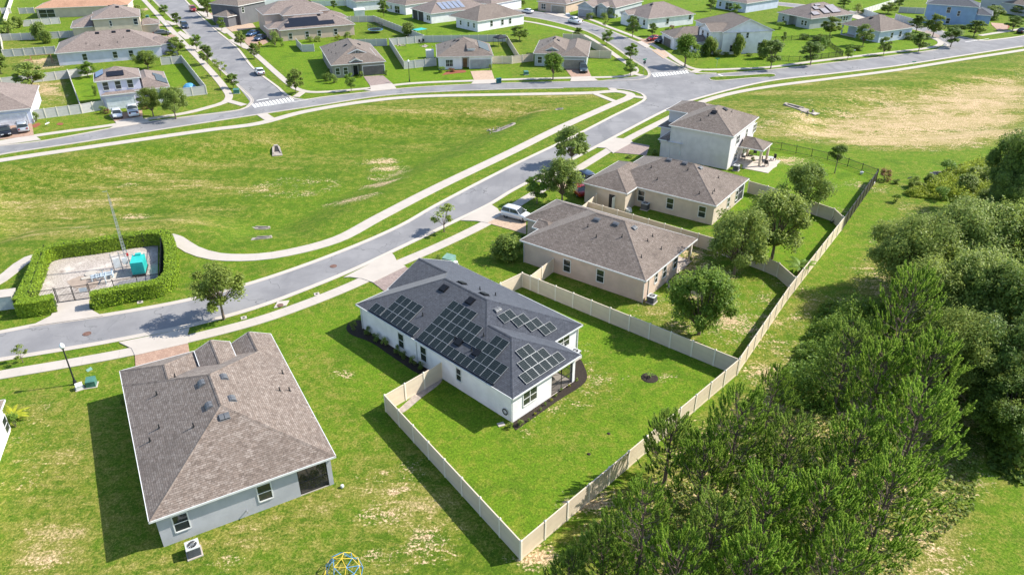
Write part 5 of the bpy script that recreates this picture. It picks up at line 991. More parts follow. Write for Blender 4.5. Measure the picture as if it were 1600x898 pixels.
T = [('near', (350, 499), 416, 92, 'leafy street tree beside the road, straight above the brown roofed house'), ('sparse', (694, 362), 318, 44, 'thin sparse street tree casting a shadow on the road above the solar panelled house'),
 ('street_a', (893, 257), 196, 56, 'tall street tree on the verge between the road and the red car'), ('yard_a', (878, 318), 250, 74, 'bushy tree hiding the cars in front of the beige house'), ('street_c', (839, 318), 273, 42, 'light green bushy crape tree beside the white parked car'),
 ('sparse', (36, 566), 540, 22, 'small bare looking sapling on the verge left of the street lamp'),
 ('yard_low', (1092, 522), 424, 116, 'broad yard tree by the back corner of the tan house'), ('yard_b', (1146, 432), 332, 104, 'grey green yard tree with a visible trunk beside the dividing fence'), ('yard_b', (1206, 404), 302, 106, 'large pale tree in the beige house yard, behind the grey green one'),
 ('yard_a', (1250, 338), 256, 78, 'dark tree growing over the grey shaded fence'), ('ball', (1304, 271), 227, 26, 'small round headed tree with a bare stem on the bright lawn by the metal fence'),
 ('street_c', (257, 24), 7, 15, 'small street tree nearest the top edge on the left verge of the side street'), ('street_b', (277, 41), 20, 15, 'narrow street tree beside the dark blue car on the side street'), ('street_a', (279, 86), 57, 25, 'dark tree in front of the long lilac blue house, by its drive'),
 ('street_c', (308, 78), 53, 18, 'pale street tree on the left verge of the side street, by the lilac house drive'), ('crape', (325, 101), 69, 24, 'street tree with reddish blossom on the left verge of the side street'), ('sparse', (345, 119), 91, 22, 'thin street tree below the reddish one on the side street verge'), ('street_b', (365, 138), 115, 22, 'round street tree nearest the crossing on the side street'),
 ('street_b', (325, 27), -4, 28, 'large dark street tree on the right verge at the top of the side street'), ('street_c', (347, 49), 27, 13, 'small thin street tree opposite the dark blue car'), ('street_a', (377, 74), 48, 18, 'street tree beside the parked blue cars'), ('street_b', (398, 92), 67, 20, 'street tree right of the side street below the blue cars'),
 ('street_a', (52, 140), 96, 40, 'yard tree over the bare soil patch at the left'), ('street_c', (138, 121), 96, 26, 'small tree behind the two storey lilac house, at its left'), ('yard_a', (232, 108), 80, 38, 'spreading tree against the long lilac blue wall'), ('street_a', (2, 116), 82, 24, 'tree cut by the left edge above the bare yard'),
 ('yard_a', (240, 182), 138, 38, 'tree left of the pair in front of the lilac house wing'), ('yard_a', (275, 186), 137, 44, 'tree right of the pair in front of the lilac house wing, above the footpath'),
 ('street_a', (463, 146), 107, 27, 'street tree on the corner verge by the taupe house'), ('street_c', (549, 143), 114, 20, 'small street tree in front of the taupe house windows'), ('street_b', (600, 27), 0, 20, 'tall tree by the small white shed'), ('street_b', (522, 16), 1, 11, 'dark narrow tree right of the two storey tan house'),
 ('street_a', (812, 64), 40, 28, 'dark tree behind the sage grey house, left of it'), ('street_b', (903, 62), 43, 18, 'street tree on the near verge left of the corner fence'), ('street_c', (948, 70), 46, 20, 'airy street tree on the near verge of the curved side street'), ('street_c', (985, 93), 67, 23, 'bright street tree on the near verge above the crossing'), ('street_c', (985, 119), 93, 22, 'bright street tree on the corner verge beside the crossing'),
 ('round', (864, 125), 84, 36, 'full bright tree hiding the front of the sage grey house'), ('sparse', (945, 47), 22, 14, 'thin street tree in front of the grey gabled house'), ('street_b', (988, 59), 25, 24, 'dark street tree in front of the white house with the broad roof'), ('street_b', (1019, 57), 36, 17, 'small dark tree by the red and black cars'),
 ('round', (1070, 104), 56, 40, 'large full bright green tree before the tall white house'), ('street_b', (1204, 108), 62, 36, 'dark street tree right of the tall white house, by the road'), ('street_b', (1266, 102), 65, 36, 'wide dark street tree beside the black metal fence'), ('street_a', (1296, 57), 26, 30, 'tree between the grey green house and the light blue house'),
 ('street_a', (1348, 72), 37, 26, 'slender tree in front of the light blue house wall'), ('street_a', (1380, 87), 57, 18, 'street tree on the verge below the light blue house'), ('street_b', (1435, 81), 50, 27, 'street tree at the verge corner left of the narrow side road'), ('street_b', (1485, 74), 43, 29, 'street tree on the tip of the verge by the upper right junction'),
 ('street_a', (1457, 58), 22, 28, 'tree before the tall blue house, left one'), ('street_b', (1431, 50), 24, 26, 'dark tree by the light blue house corner'), ('street_b', (1521, 58), 32, 28, 'round street tree under the right end of the tall blue house'), ('street_b', (1582, 48), 25, 25, 'round dark street tree by the curved brick bed at the right edge'), ('street_a', (1551, 30), 8, 26, 'tree between the tall blue house and the grey house'),
 ('street_a', (1387, 22), 4, 24, 'tree above the light blue house roof by the white fence'), ('street_c', (1324, 94), 71, 14, 'young blue green tree inside the black metal fence corner'), ('crape', (1224, 67), 49, 9, 'small reddish shrub tree at the left part of the fenced lawn'), ('street_c', (1285, 80), 57, 13, 'light green shrub tree along the black metal fence'),
 ('street_b', (1404, 13), -3, 16, 'dark tree near the top edge above the white fence'), ('street_a', (1170, 16), -2, 18, 'tree at the top edge left of the blue grey house porch'), ('street_c', (1148, 24), 5, 18, 'yellowish green tree behind the tall white house'), ('street_b', (817, 10), 1, 10, 'small tree near the top edge by the white car'), ('street_a', (872, 12), -4, 14, 'tree before the peach house at the top'),
 ('street_c', (1315, 27), 9, 20, 'light green shrub tree behind the grey green house'), ('street_b', (1318, 12), -4, 20, 'dark tree right of the roof with solar panels, at the top'), ('street_b', (1110, 18), -6, 16, 'dark tree at the top edge over the white roofed house'), ('street_a', (1588, 24), 8, 18, 'tree near the upper right corner'), ('street_b', (540, 6), -8, 12, 'dark small tree by the white fence at the top edge')]
for key, b, t, w, lab in T: tree(key, b, t, w, lab, SG if key[:6] in ('street', 'sparse', 'crape', 'near') else 'larger yard trees')
# big trees on the right
for key, px, h, rad, H_, lab in (('oak_a', (1440, 392), 6, 6.0, 9.5, 'spreading grey green oak nearest the grass strip'), ('oak_a', (1508, 372), 7, 6.6, 10.5, 'largest spreading oak in the middle of the right hand wood edge'), ('oak_c', (1585, 385), 7, 6.2, 10.5, 'oak cut by the right edge beside the largest oak'),
  ('oak_b', (1602, 258), 7, 5.0, 12, 'dark tall tree cut by the right edge above the yellow green thicket'), ('oak_b', (1585, 304), 4, 3.6, 7, 'dark tree overhanging the yellow green thicket'), ('oak_a', (1470, 462), 6, 5.0, 9, 'pale grey green oak just above the pines'), ('oak_a', (1536, 452), 7, 5.6, 10, 'pale olive oak behind the pines, second from the right edge'),
  ('oak_b', (1590, 480), 7, 5.5, 10.5, 'dark broad tree at the right edge below the oaks'), ('oak_a', (1500, 548), 5, 4.6, 8.5, 'grey green oak at the right flank of the pines'), ('oak_b', (1575, 560), 5, 4.8, 9, 'dark leafy tree at the right edge beside the pines'), ('oak_b', (1585, 650), 3, 3.8, 6.5, 'dark leafy tree low on the right edge, above the mown clearing'), ('yard_c', (1566, 640), 2, 1.6, 3.5, 'yellowish young tree in the dark gap at the right edge'),
  ):
    g = at(*px, h); tree_at(key, g, rad, H_, lab, 'broadleaf trees of the wood edge')
# pines
def pine_proto(key, H_, R_, seed, mat='needle'):
    rng = np.random.default_rng(seed); rnd = random.Random(seed); tm = MB(); lean = [Vector((rnd.uniform(-.15, .15) * z, rnd.uniform(-.15, .15) * z, z * H_)) for z in (0, .33, .66, 1)]
    rr = [.17, .13, .08, .02]
    for i in range(3): tm.tube(lean[i], lean[i + 1], rr[i], rr[i + 1], 7, cap=False)
    def on(t): k = min(2, int(t * 3)); return lean[k].lerp(lean[k + 1], t * 3 - k)
    tips = []; t = .2
    while t < .985:
        n = rnd.choice((4, 5, 5, 6)); ph0 = rnd.uniform(0, 6.28); prof = math.sqrt(max(.02, 1 - ((t - .42) / .60) ** 2)); L = max(.3, R_ * prof)
        for i in range(n):
            ph = ph0 + i * 6.283 / n + rnd.uniform(-.3, .3); l = L * rnd.uniform(.62, 1.12); el = R(8 + 48 * t); a = on(t); d = Vector((math.cos(ph) * math.cos(el), math.sin(ph) * math.cos(el), math.sin(el))); p1 = a + d * l * .55; d2 = (d + Vector((0, 0, .5))).normalized(); p2 = p1 + d2 * l * .5
            tm.tube(a, p1, .04, .025, 4, cap=False); tm.tube(p1, p2, .025, .012, 4, cap=False); tips.append((p2, (d2 + Vector((0, 0, .8))).normalized()))
            m = int(3 + l * 2.1)
            for k in range(m):
                f = rnd.uniform(.55, 1); q = a.lerp(p1, f / .55) if f < .55 else p1.lerp(p2, (f - .55) / .45); sd = Vector((-math.sin(ph), math.cos(ph), 0)) * rnd.choice((-1, 1)); e = (d * .7 + sd * rnd.uniform(.3, 1) + Vector((0, 0, rnd.uniform(.2, .7)))).normalized() * rnd.uniform(.35, .95) * min(1, l)
                tm.tube(q, q + e, .014, .007, 3, cap=False); tips.append((q + e, (e.normalized() * .7 + Vector((rnd.uniform(-.2, .2), rnd.uniform(-.2, .2), 1.0))).normalized()))
        t += rnd.uniform(.06, .09)
    tips.append((lean[3], Vector((0, 0, 1)))); V = []; Fc = []; A = np.array([list(p) for p, _ in tips]); Dv = np.array([list(d) for _, d in tips]); nn = 70; n = len(A)
    L = rng.uniform(.45, .75, n)
    for k in range(nn):
        u = rng.normal(size=(n, 3)); u -= (u * Dv).sum(1)[:, None] * Dv; u /= np.linalg.norm(u, axis=1)[:, None]; f = rng.uniform(-.3, .8, n)[:, None]; st = A + Dv * f * L[:, None]
        sp_ = rng.uniform(.25, .75, n)[:, None] * (1.1 - .7 * np.clip(f, 0, 1)); dr = Dv * (1 - sp_ * .3) + u * sp_; dr /= np.linalg.norm(dr, axis=1)[:, None]; ln = rng.uniform(.12, .19, n)[:, None]; w = np.cross(dr, rng.normal(size=(n, 3))); w /= np.linalg.norm(w, axis=1)[:, None]; w *= .03
        b = sum(len(x) for x in V); V.append(np.stack([st - w, st + w, st + dr * ln + w * .3, st + dr * ln - w * .3], 1).reshape(-1, 3)); Fc.append(b + np.arange(n * 4).reshape(-1, 4))
    PROTO[key] = (np_mesh('crown', V, Fc, [mat]), tm.mesh('trunk', ['pine_bark']), H_, R_)
pine_proto('pine_a', 10, 3.0, 101); pine_proto('pine_b', 9, 2.8, 102); pine_proto('pine_c', 11, 3.2, 103); pine_proto('pine_d', 6, 2.2, 104, 'needle_pale'); pine_proto('pine_e', 10, 2.8, 105, 'needle_pale')
def pine(key, top, H_, label, k=1.):
    c, t, h0, r0 = PROTO[key]; g = at(*top, H_); o = thing('pine_tree', label, 'pine tree', g, random.uniform(0, 6.28), 'pine trees of the wood edge'); s = H_ / h0; o.scale = (s * k * 1.1, s * k * 1.1, s); obj('trunk', t, o); obj('crown', c, o); return o
for a in (('pine_c', (1428, 443), 11, 'tallest looking pine at the top of the clump, beside the oaks'), ('pine_e', (1335, 518), 8, 'pine at the upper left of the clump, above the undergrowth', 1.1), ('pine_a', (1462, 548), 10.5, 'full pine on the right side of the clump, third from its top'), ('pine_b', (1383, 560), 9, 'pine in the centre top of the clump'),
  ('pine_c', (1440, 632), 11, 'large pine at the right edge of the clump beside the dark gap', 1.05), ('pine_a', (1160, 632), 9.5, 'pine leaning its branches over the back fence line'), ('pine_e', (1235, 668), 8.5, 'pine in the middle of the clump, below the leaf litter'),
  ('pine_d', (1050, 668), 5.5, 'small dark pine touching the back fence, leftmost of the upper row'), ('pine_a', (1345, 672), 9.5, 'pine in the right half of the clump, central'), ('pine_b', (1105, 700), 7.5, 'open pine near the fence showing bare twigs'), ('pine_c', (1010, 785), 9, 'bushy bright pine at the lower left of the clump', 1.0),
  ('pine_a', (1205, 762), 9.5, 'pine at the bottom centre of the clump'), ('pine_b', (1290, 770), 9, 'pine at the bottom, right of centre'), ('pine_c', (1400, 738), 10, 'pine above the mown clearing at the lower right'), ('pine_e', (1120, 800), 9, 'pine at the bottom, left of centre'), ('pine_d', (945, 845), 5, 'low pine left of the bushy bright one, below the fence corner'),
  ('pine_a', (1060, 862), 9, 'pine cut by the bottom edge, left of centre'), ('pine_b', (1180, 868), 9, 'pine cut by the bottom edge at the centre of the clump'), ('pine_c', (1320, 852), 9.5, 'pine cut by the bottom edge at the right of the clump'), ('pine_d', (890, 885), 4, 'lowest small pine cut by the bottom edge, leftmost'), ('pine_a', (1215, 585), 6, 'low pine beside the leaf litter and undergrowth')): pine(*a)
# shrubs
def shrub_proto(key, mat, seed, n=900, leaf=.09, nb=7):
    cm, limbs = crown_mesh(seed, 1., 1.25, nb, n, leaf, mat, gap=1.25, squash=.85, name='foliage'); mb = MB()
    for c, br in limbs: mb.tube((0, 0, 0), Vector(c), .03, .012, 4, cap=False)
    PROTO[key] = (cm, mb.mesh('stem', ['bark']))
for k, m_, s_ in (('sh_dark', 'leaf_dark', 61), ('sh_green', 'leaf_oak', 62), ('sh_bright', 'leaf_bright', 63), ('sh_yellow', 'leaf_yellow', 64), ('sh_red', 'leaf_redbrown', 65), ('sh_olive', 'leaf_olive', 66)): shrub_proto(k, m_, s_)
shrub_proto('sh_big', 'leaf_oak', 67, 6000, .07, 14); shrub_proto('sh_bigolive', 'leaf_olive', 68, 5000, .07, 14)
def shrub(key, px, wpx, hpx, label, group='garden shrubs', name='shrub'):
    g = at(*px); dist = math.sqrt(g.x ** 2 + g.y ** 2 + CH ** 2); r = wpx / 2 * dist / F; dep = math.cos(math.asin(CH / dist)); h = max(.3, (hpx * dist / F - r * .9 * (CH / dist)) / dep)
    o = thing(name, label, 'shrub', g, random.uniform(0, 6.28), group); o.scale = (r * .92, r * .92, h / 1.35); obj('stem', PROTO[key][1], o); obj('foliage', PROTO[key][0], o); return o
for i, (x, y) in enumerate(((553, 514), (575, 523), (588, 533), (602, 540), (621, 552), (630, 560), (645, 569), (658, 577))):
    shrub('sh_dark' if i % 3 else 'sh_green', (x, y), 14, 15, ('round clipped shrub along the solar house side wall, %s' % ('first from the front', 'second from the front', 'third from the front', 'fourth from the front', 'fourth from the fence', 'third from the fence', 'second from the fence', 'nearest the fence')[i]), 'shrubs in the mulch bed of the solar house')
for i, (x, y) in enumerate(((826, 658), (836, 648), (844, 641), (852, 633), (861, 626), (868, 619), (877, 611), (889, 604), (901, 595), (797, 668), (813, 664))):
    shrub(('sh_bright', 'sh_yellow', 'sh_olive')[i % 3] if i < 9 else 'sh_green', (x, y), 6 if i < 9 else 12, 6 if i < 9 else 11, 'small flowering plant in the porch mulch strip, %s' % ('leftmost', 'second from left', 'third from left', 'fourth from left', 'fifth, the middle one', 'fourth from right', 'third from right', 'second from right', 'rightmost')[i] if i < 9 else ('leafy plant at the mulch strip corner, leftmost' if i == 9 else 'leafy plant at the mulch strip corner, right one'), 'small plants in the mulch strip')
SH = [('sh_big', (793, 405), 60, 46, 'broad dark bush at the front corner of the tan house, casting shade on the lawn'), ('sh_green', (686, 405), 12, 8, 'reddish low bush beside the pale green utility box'), ('sh_dark', (1013, 612), 0, 0, ''),
 ('sh_dark', (790, 402), 0, 0, ''), ('sh_dark', (510, 127), 16, 13, 'dark round bush at the left front of the taupe house'), ('sh_green', (522, 130), 16, 13, 'green bush before the windows of the taupe house'), ('sh_green', (564, 121), 10, 9, 'bush left of the dark garage door'), ('sh_dark', (603, 118), 7, 8, 'small bush right of the dark garage door'), ('sh_dark', (513, 118), 10, 10, 'dark bush by the front corner of the taupe house'),
 ('sh_bright', (690, 114), 15, 10, 'light green bush before the dormer house window'), ('sh_green', (767, 110), 9, 9, 'bush right of the dormer house garage'), ('sh_red', (706, 112), 14, 6, 'low red leaved bedding before the dormer house'), ('sh_big', (639, 56), 26, 20, 'grey green bush over the teal sun shade'), ('sh_yellow', (528, 63), 10, 9, 'yellow green bush by the tan house wall'), ('sh_green', (543, 62), 14, 11, 'green bush at the back corner of the tan house'), ('sh_green', (485, 66), 14, 8, 'low bush behind the short fence, left one'), ('sh_olive', (497, 65), 14, 8, 'low bush behind the short fence, right one'),
 ('sh_green', (430, 72), 16, 20, 'tall bush at the front of the tan house, left one'), ('sh_bright', (440, 73), 12, 12, 'bright bush at the front of the tan house, right one'), ('sh_yellow', (405, 78), 14, 12, 'yellow green bush beside the parked blue cars'),
 ('sh_big', (1107, 88), 24, 28, 'tall dark bush at the corner of the tall white house'), ('sh_big', (1152, 88), 20, 30, 'tall egg shaped bush against the tall white wall'), ('sh_big', (1193, 92), 22, 26, 'brown green bush at the right end of the tall white wall'), ('sh_dark', (1121, 88), 18, 10, 'low dark bush by the white wall, left of the egg shaped one'), ('sh_dark', (1134, 88), 14, 7, 'low dark bush right beside the egg shaped one'), ('sh_dark', (1096, 88), 14, 18, 'dark upright bush near the little front gable'), ('sh_dark', (1170, 88), 12, 5, 'low bush along the white wall, right of the egg shaped one'),
 ('sh_green', (1057, 66), 14, 10, 'clipped bush by the dark garage of the tall white house'), ('sh_dark', (1070, 60), 18, 18, 'palm like dark bush before the low wing of the tall white house'), ('sh_green', (922, 30), 18, 9, 'round bush before the grey garage, left one'), ('sh_green', (944, 30), 14, 9, 'round bush before the grey gabled house, right one'), ('sh_olive', (957, 28), 18, 16, 'tall bush by the right corner of the grey gabled house'), ('sh_dark', (908, 22), 6, 6, 'small round bush left of the grey garage'), ('sh_dark', (888, 20), 6, 5, 'small bush beside the peach house garage'),
 ('sh_red', (1050, 46), 10, 6, 'red leaved bush by the white house with the broad roof'), ('sh_dark', (1042, 52), 9, 8, 'dark bush by the low wing of the tall white house'), ('sh_dark', (1256, 62), 18, 9, 'dark low bush inside the black metal fence, left one'), ('sh_dark', (1279, 64), 22, 10, 'dark low bush inside the black metal fence, right one'), ('sh_dark', (1290, 76), 12, 18, 'upright dark bush at the fence corner of the bright lawn'), ('sh_dark', (1340, 79), 20, 8, 'clipped hedge like bush under the slender tree'), ('sh_dark', (1421, 62), 22, 10, 'clipped hedge like bush at the light blue house corner'), ('sh_dark', (1440, 78), 0, 0, ''),
 ('sh_dark', (1488, 45), 22, 6, 'dark low bush under the tall blue wall, left one'), ('sh_dark', (1505, 45), 20, 6, 'dark low bush under the tall blue wall, right one'), ('sh_dark', (1550, 32), 18, 14, 'dark bush by the tall blue house front'), ('sh_olive', (1342, 22), 22, 14, 'rounded olive bush left of the white fence'), ('sh_bright', (1218, 46), 16, 10, 'pale bush beside the grey green house'), ('sh_green', (1225, 40), 10, 6, 'small bush at the grey green house porch'),
 ('sh_big', (66, 62), 22, 22, 'tall leafy shrub leaning over the fence, upper one'), ('sh_big', (75, 68), 16, 16, 'tall leafy shrub leaning over the fence, lower one'), ('sh_olive', (13, 52), 26, 18, 'round olive bush at the left edge by the fences'), ('sh_big', (28, 44), 16, 14, 'dark green bush near the bright white fence'), ('sh_olive', (218, 22), 18, 12, 'brownish bush before the two storey tan house, upper one'), ('sh_olive', (222, 36), 14, 16, 'brownish bush before the two storey tan house, lower one'), ('sh_dark', (204, 12), 10, 8, 'small bush at the end of the orange roof'),
 ('sh_olive', (262, 88), 30, 9, 'brown green low hedge plant before the long lilac house'), ('sh_green', (57, 190), 10, 13, 'potted looking green bush beside the garage with two cars'), ('sh_green', (162, 177), 12, 10, 'leafy bush at the left corner of the two storey lilac house'), ('sh_red', (168, 178), 8, 7, 'pinkish bush at the left corner of the two storey lilac house'), ('sh_red', (226, 171), 14, 6, 'red brown bedding plants under the lilac house wall'), ('sh_dark', (150, 150), 8, 14, 'dark bush at the side of the two storey lilac house'), ('sh_red', (303, 140), 8, 4, 'reddish dry bush near the blue tarpaulin'),
 ('sh_red', (1382, 282), 20, 18, 'dry reddish brown grass clump at the end of the dark fence'), ('sh_dark', (1400, 287), 12, 8, 'low dark weed clump beside the dry grass clump'), ('sh_dark', (1090, 252), 12, 9, 'small dark bush against the two storey grey wall'), ('sh_dark', (1023, 242), 14, 9, 'rounded dark bush at the front corner of the two storey grey wall'), ('sh_olive', (1154, 262), 14, 7, 'flowering plants beside the air conditioner of the two storey house'), ('sh_green', (1172, 244), 10, 8, 'potted plant under the small porch roof, left one'), ('sh_green', (1176, 252), 8, 7, 'potted plant under the small porch roof, right one'), ('sh_yellow', (9, 660), 0, 0, ''),
 ('sh_dark', (816, 372), 10, 8, 'small dark bush at the tan house front wall'), ('sh_green', (983, 247), 12, 6, 'low bush on the lawn before the beige house'), ('sh_bright', (25, 667), 16, 22, 'dark leaved shrub under the yellow palm at the white wall'), ('sh_dark', (193, 632), 10, 14, 'dark plant at the left wall of the brown roofed house'), ('sh_olive', (1077, 408), 8, 22, 'climbing plant at the tan house porch post')]
for a in SH:
    if a[2]: shrub(*a)
# thicket and undergrowth: too many stems to count
def thicket(name, label, outline, h, n, mat, leaf, seed, kind='stuff'):
    rng = np.random.default_rng(seed); poly = np.array([tuple(at(*p)) for p in outline]); lo, hi = poly.min(0), poly.max(0); Q = rng.uniform(lo, hi, (n * 3, 2)); Q = Q[inside_dist(Q, poly) > 0][:n]; k = len(Q)
    e = np.clip(inside_dist(Q, poly) / 2.2, .12, 1); top = h * e ** .6 * (.5 + .55 * np.sin(Q[:, 0] * 1.1 + seed + np.sin(Q[:, 1] * .7)) * np.cos(Q[:, 1] * .9 + np.sin(Q[:, 0] * .5)) + .3 * np.sin(Q[:, 0] * 2.7 + Q[:, 1] * 2.1) + .3 * np.sin(Q[:, 0] * 5.3 - Q[:, 1] * 4.4) * np.sin(Q[:, 1] * 6.1 + Q[:, 0])); z = np.abs(top) * rng.uniform(.25, 1.05, k) + .04
    N = rng.normal(size=(k, 3)) * .6 + np.array([0, 0, .8]); N /= np.linalg.norm(N, axis=1)[:, None]; V = []; Fc = []; quads(V, Fc, np.c_[Q, z], N, leaf, rng)
    o = obj(name, np_mesh(name, V, Fc, [mat])); tag(o, label, 'undergrowth', None, kind); return o
thicket('undergrowth', 'yellow green thicket of tall weeds by the wood edge at the upper right', [(1412, 302), (1450, 285), (1485, 262), (1530, 250), (1600, 262), (1600, 345), (1540, 330), (1480, 314), (1420, 308)], 1.7, 34000, 'leaf_yellowgreen' if leafmat('leaf_yellowgreen', (.20, .28, .02), (.42, .48, .05), .5, .5) or True else '', .14, 71)
thicket('undergrowth', 'green scrub and brambles between the grass strip and the pines', [(1205, 600), (1240, 560), (1262, 520), (1280, 480), (1320, 474), (1380, 480), (1400, 520), (1360, 560), (1330, 640), (1290, 650), (1240, 640), (1208, 625)], 2.6, 30000, 'leaf_bright', .13, 72)
thicket('undergrowth', 'dense dark scrub under the trees at the right edge', [(1420, 470), (1600, 440), (1650, 700), (1600, 760), (1545, 735), (1530, 640), (1470, 560)], 3.0, 26000, 'leaf_dark', .2, 73)
thicket('undergrowth', 'low weeds and saplings on the forest floor beneath the pines', [(960, 890), (1060, 740), (1200, 640), (1330, 650), (1440, 600), (1530, 700), (1520, 800), (1440, 860), (1380, 960), (960, 960)], .8, 16000, 'leaf_oak', .14, 74)
for x, y, k_, w_ in ((1400, 316, 'sh_bright', 16), (1430, 294, 'sh_bigolive', 22), (1452, 288, 'sh_big', 20), (1478, 272, 'sh_bright', 26), (1508, 300, 'sh_big', 34), (1530, 285, 'sh_bigolive', 36), (1470, 312, 'sh_bright', 24), (1545, 318, 'sh_big', 30), (1498, 322, 'sh_olive', 20)):
    shrub(k_, (x, y), w_, w_ * .8, {(1400, 316): 'low light green weed bush at the left tip of the yellow green thicket', (1430, 294): 'olive bush on the upper left rim of the thicket', (1452, 288): 'dark green bush on the rim of the thicket, left of centre', (1478, 272): 'bright bush at the top of the thicket', (1508, 300): 'large green bush in the heart of the thicket', (1530, 285): 'large olive bush in the right part of the thicket', (1470, 312): 'bright bush along the lower rim of the thicket', (1545, 318): 'green bush at the lower right of the thicket', (1498, 322): 'small olive bush below the thicket'}[(x, y)], 'wild bushes at the wood edge')
# clipped hedge round the pump station
def hedge(label, px, w, h, seed, n):
    rng = np.random.default_rng(seed); L = resample(smooth_line([at(*p, h) for p in px], .4), 400); T_ = np.gradient(L, axis=0); T_ /= np.linalg.norm(T_, axis=1)[:, None]; Nn = np.c_[-T_[:, 1], T_[:, 0]]
    i = rng.integers(0, 400, n); s = rng.uniform(-1, 1, n); face = rng.uniform(0, 1, n); zz = rng.uniform(.05, 1, n)
    side = face > .42; off = np.where(side, np.sign(s) * w / 2 * (1 + rng.normal(0, .03, n)), s * w / 2); z = np.where(side, zz * h, h * (1 + rng.normal(0, .02, n)) + .02 * np.sin(i * .3)); Pp = np.c_[L[i] + Nn[i] * off[:, None] + rng.normal(0, .04, (n, 2)), z]
    N = np.where(side[:, None], np.c_[Nn[i] * np.sign(s)[:, None], np.full(n, .02)], np.array([[0, 0, 1.]])) + rng.normal(0, .25, (n, 3)); N /= np.linalg.norm(N, axis=1)[:, None]
    V = []; Fc = []; quads(V, Fc, Pp, N, .09, rng); core = MB()
    for a in range(0, 399, 3):
        b = min(399, a + 3); q = w / 2 - .12; A0, A1, B1, B0 = (L[a] + Nn[a] * q), (L[a] - Nn[a] * q), (L[b] - Nn[b] * q), (L[b] + Nn[b] * q); H = h - .12
        core.face([(*A0, H), (*A1, H), (*B1, H), (*B0, H)]); core.face([(*A0, 0), (*A0, H), (*B0, H), (*B0, 0)]); core.face([(*A1, 0), (*B1, 0), (*B1, H), (*A1, H)])
    for a in (0, 399): core.face([(*(L[a] + Nn[a] * q), 0), (*(L[a] - Nn[a] * q), 0), (*(L[a] - Nn[a] * q), H), (*(L[a] + Nn[a] * q), H)])
    o = thing('clipped_hedge', label, 'hedge', (0, 0, 0)); obj('foliage', np_mesh('foliage', V, Fc, ['leaf_hedge']), o); obj('core', core, o, mats=['leaf_dark'])
hedge('bright green clipped hedge wrapped round the pump station fence', [(141, 459), (200, 447), (245, 439), (262, 428), (266, 400), (262, 372), (252, 362), (225, 363), (150, 374), (80, 384), (66, 390), (55, 415), (40, 447), (30, 466)], 1.3, 1.75, 81, 34000)
hedge('short end of the clipped hedge left of the pump station gate', [(25, 471), (50, 469), (82, 463)], 1.3, 1.7, 82, 7500)
# yellow palm by the white wall, banana plant, small fruit tree
def frond_plant(name, label, g, h, L, n, mat, w=.16, up=.7, cat='palm'):
    o = thing(name, label, cat, g); st = MB(); st.tube((0, 0, 0), (0, 0, h), .09, .07, 7); obj('stem', st, o, mats=['bark'])
    for k in range(n):
        ph = k * 2.399; mb = MB(); el = up * random.uniform(.6, 1.2); prev = None; l = L * random.uniform(.8, 1.1)
        for j in range(9):
            t = j / 8; r = l * t * math.cos(el * (1 - t * .9)); z = h + l * (math.sin(el) * t - .55 * t * t); c = Vector((r * math.cos(ph), r * math.sin(ph), z)); s = Vector((-math.sin(ph), math.cos(ph), 0)) * w * math.sin(math.pi * min(1, .12 + t * .88)) * (L * .9); dn = Vector((0, 0, -.25)) * s.length
            if prev: mb.face([prev[0], prev[1], c - s + dn, c][::-1]); mb.face([prev[0], prev[2], c + s + dn, c])
            prev = (c, c - s + dn, c + s + dn)
        obj('frond', mb, o, mats=[mat])
frond_plant('palm', 'yellow leaved palm beside the white wall at the left edge', at(22, 655), .5, 1.5, 9, 'leaf_yellow')
frond_plant('banana_plant', 'banana plant with broad leaves at the fence of the beige house', at(1247, 428), 1.0, 2.0, 9, 'leaf_bright', .22, .9, 'plant')
frond_plant('palm', 'small sapling in a round mulch ring in the middle of the fenced lawn', at(1015, 590), .3, .55, 7, 'leaf_bright', .1, 1.0, 'plant')
def bed(px, mat, label, z=.035, cat='garden bed', name='mulch_bed'): mb = MB(); mb.slab([tuple(p) for p in smooth_line([at(*q) for q in px] + [at(*px[0])], .4)][:-1], -.02, z); tag(obj(name, mb, mats=[mat]), label, cat)
bed([(545, 504), (541, 513), (548, 522), (580, 535), (620, 562), (660, 585), (672, 580), (668, 570), (600, 520), (560, 500)], 'mulch', 'dark mulch bed along the white side wall of the solar house')
bed([(806, 672), (820, 662), (870, 627), (916, 594), (912, 570), (905, 560), (898, 570), (892, 590), (850, 620), (808, 650), (800, 662)], 'mulch', 'dark mulch strip behind the solar house porch')
mb = MB(); mb.lathe([(.01, .05), (.72, .06), (.82, 0)], 20); tag(obj('mulch_ring', mb, None, (*at(1015, 590), 0), mats=['mulch']), 'round ring of dark mulch in the middle of the fenced lawn', 'garden bed')
bed([(622, 640), (627, 645), (660, 620), (688, 598), (691, 591), (660, 607)], 'rubble', 'bare soil strip with stones behind the fence corner of the solar house')
bed([(1554, 42), (1560, 38), (1575, 40), (1572, 46), (1562, 46)], 'red_mulch', 'curved red brown brick bed on the lawn at the upper right'); bed([(50, 196), (60, 192), (63, 195), (54, 200)], 'red_mulch', 'red mulch patch by the garage with two cars'); bed([(88, 195), (92, 192), (99, 193), (96, 196)], 'red_mulch', 'small curled patch of red mulch on the front lawn at the left')
bed([(690, 118), (712, 115), (728, 113), (725, 110), (700, 112)], 'red_mulch', 'red mulch bed before the dormer house')
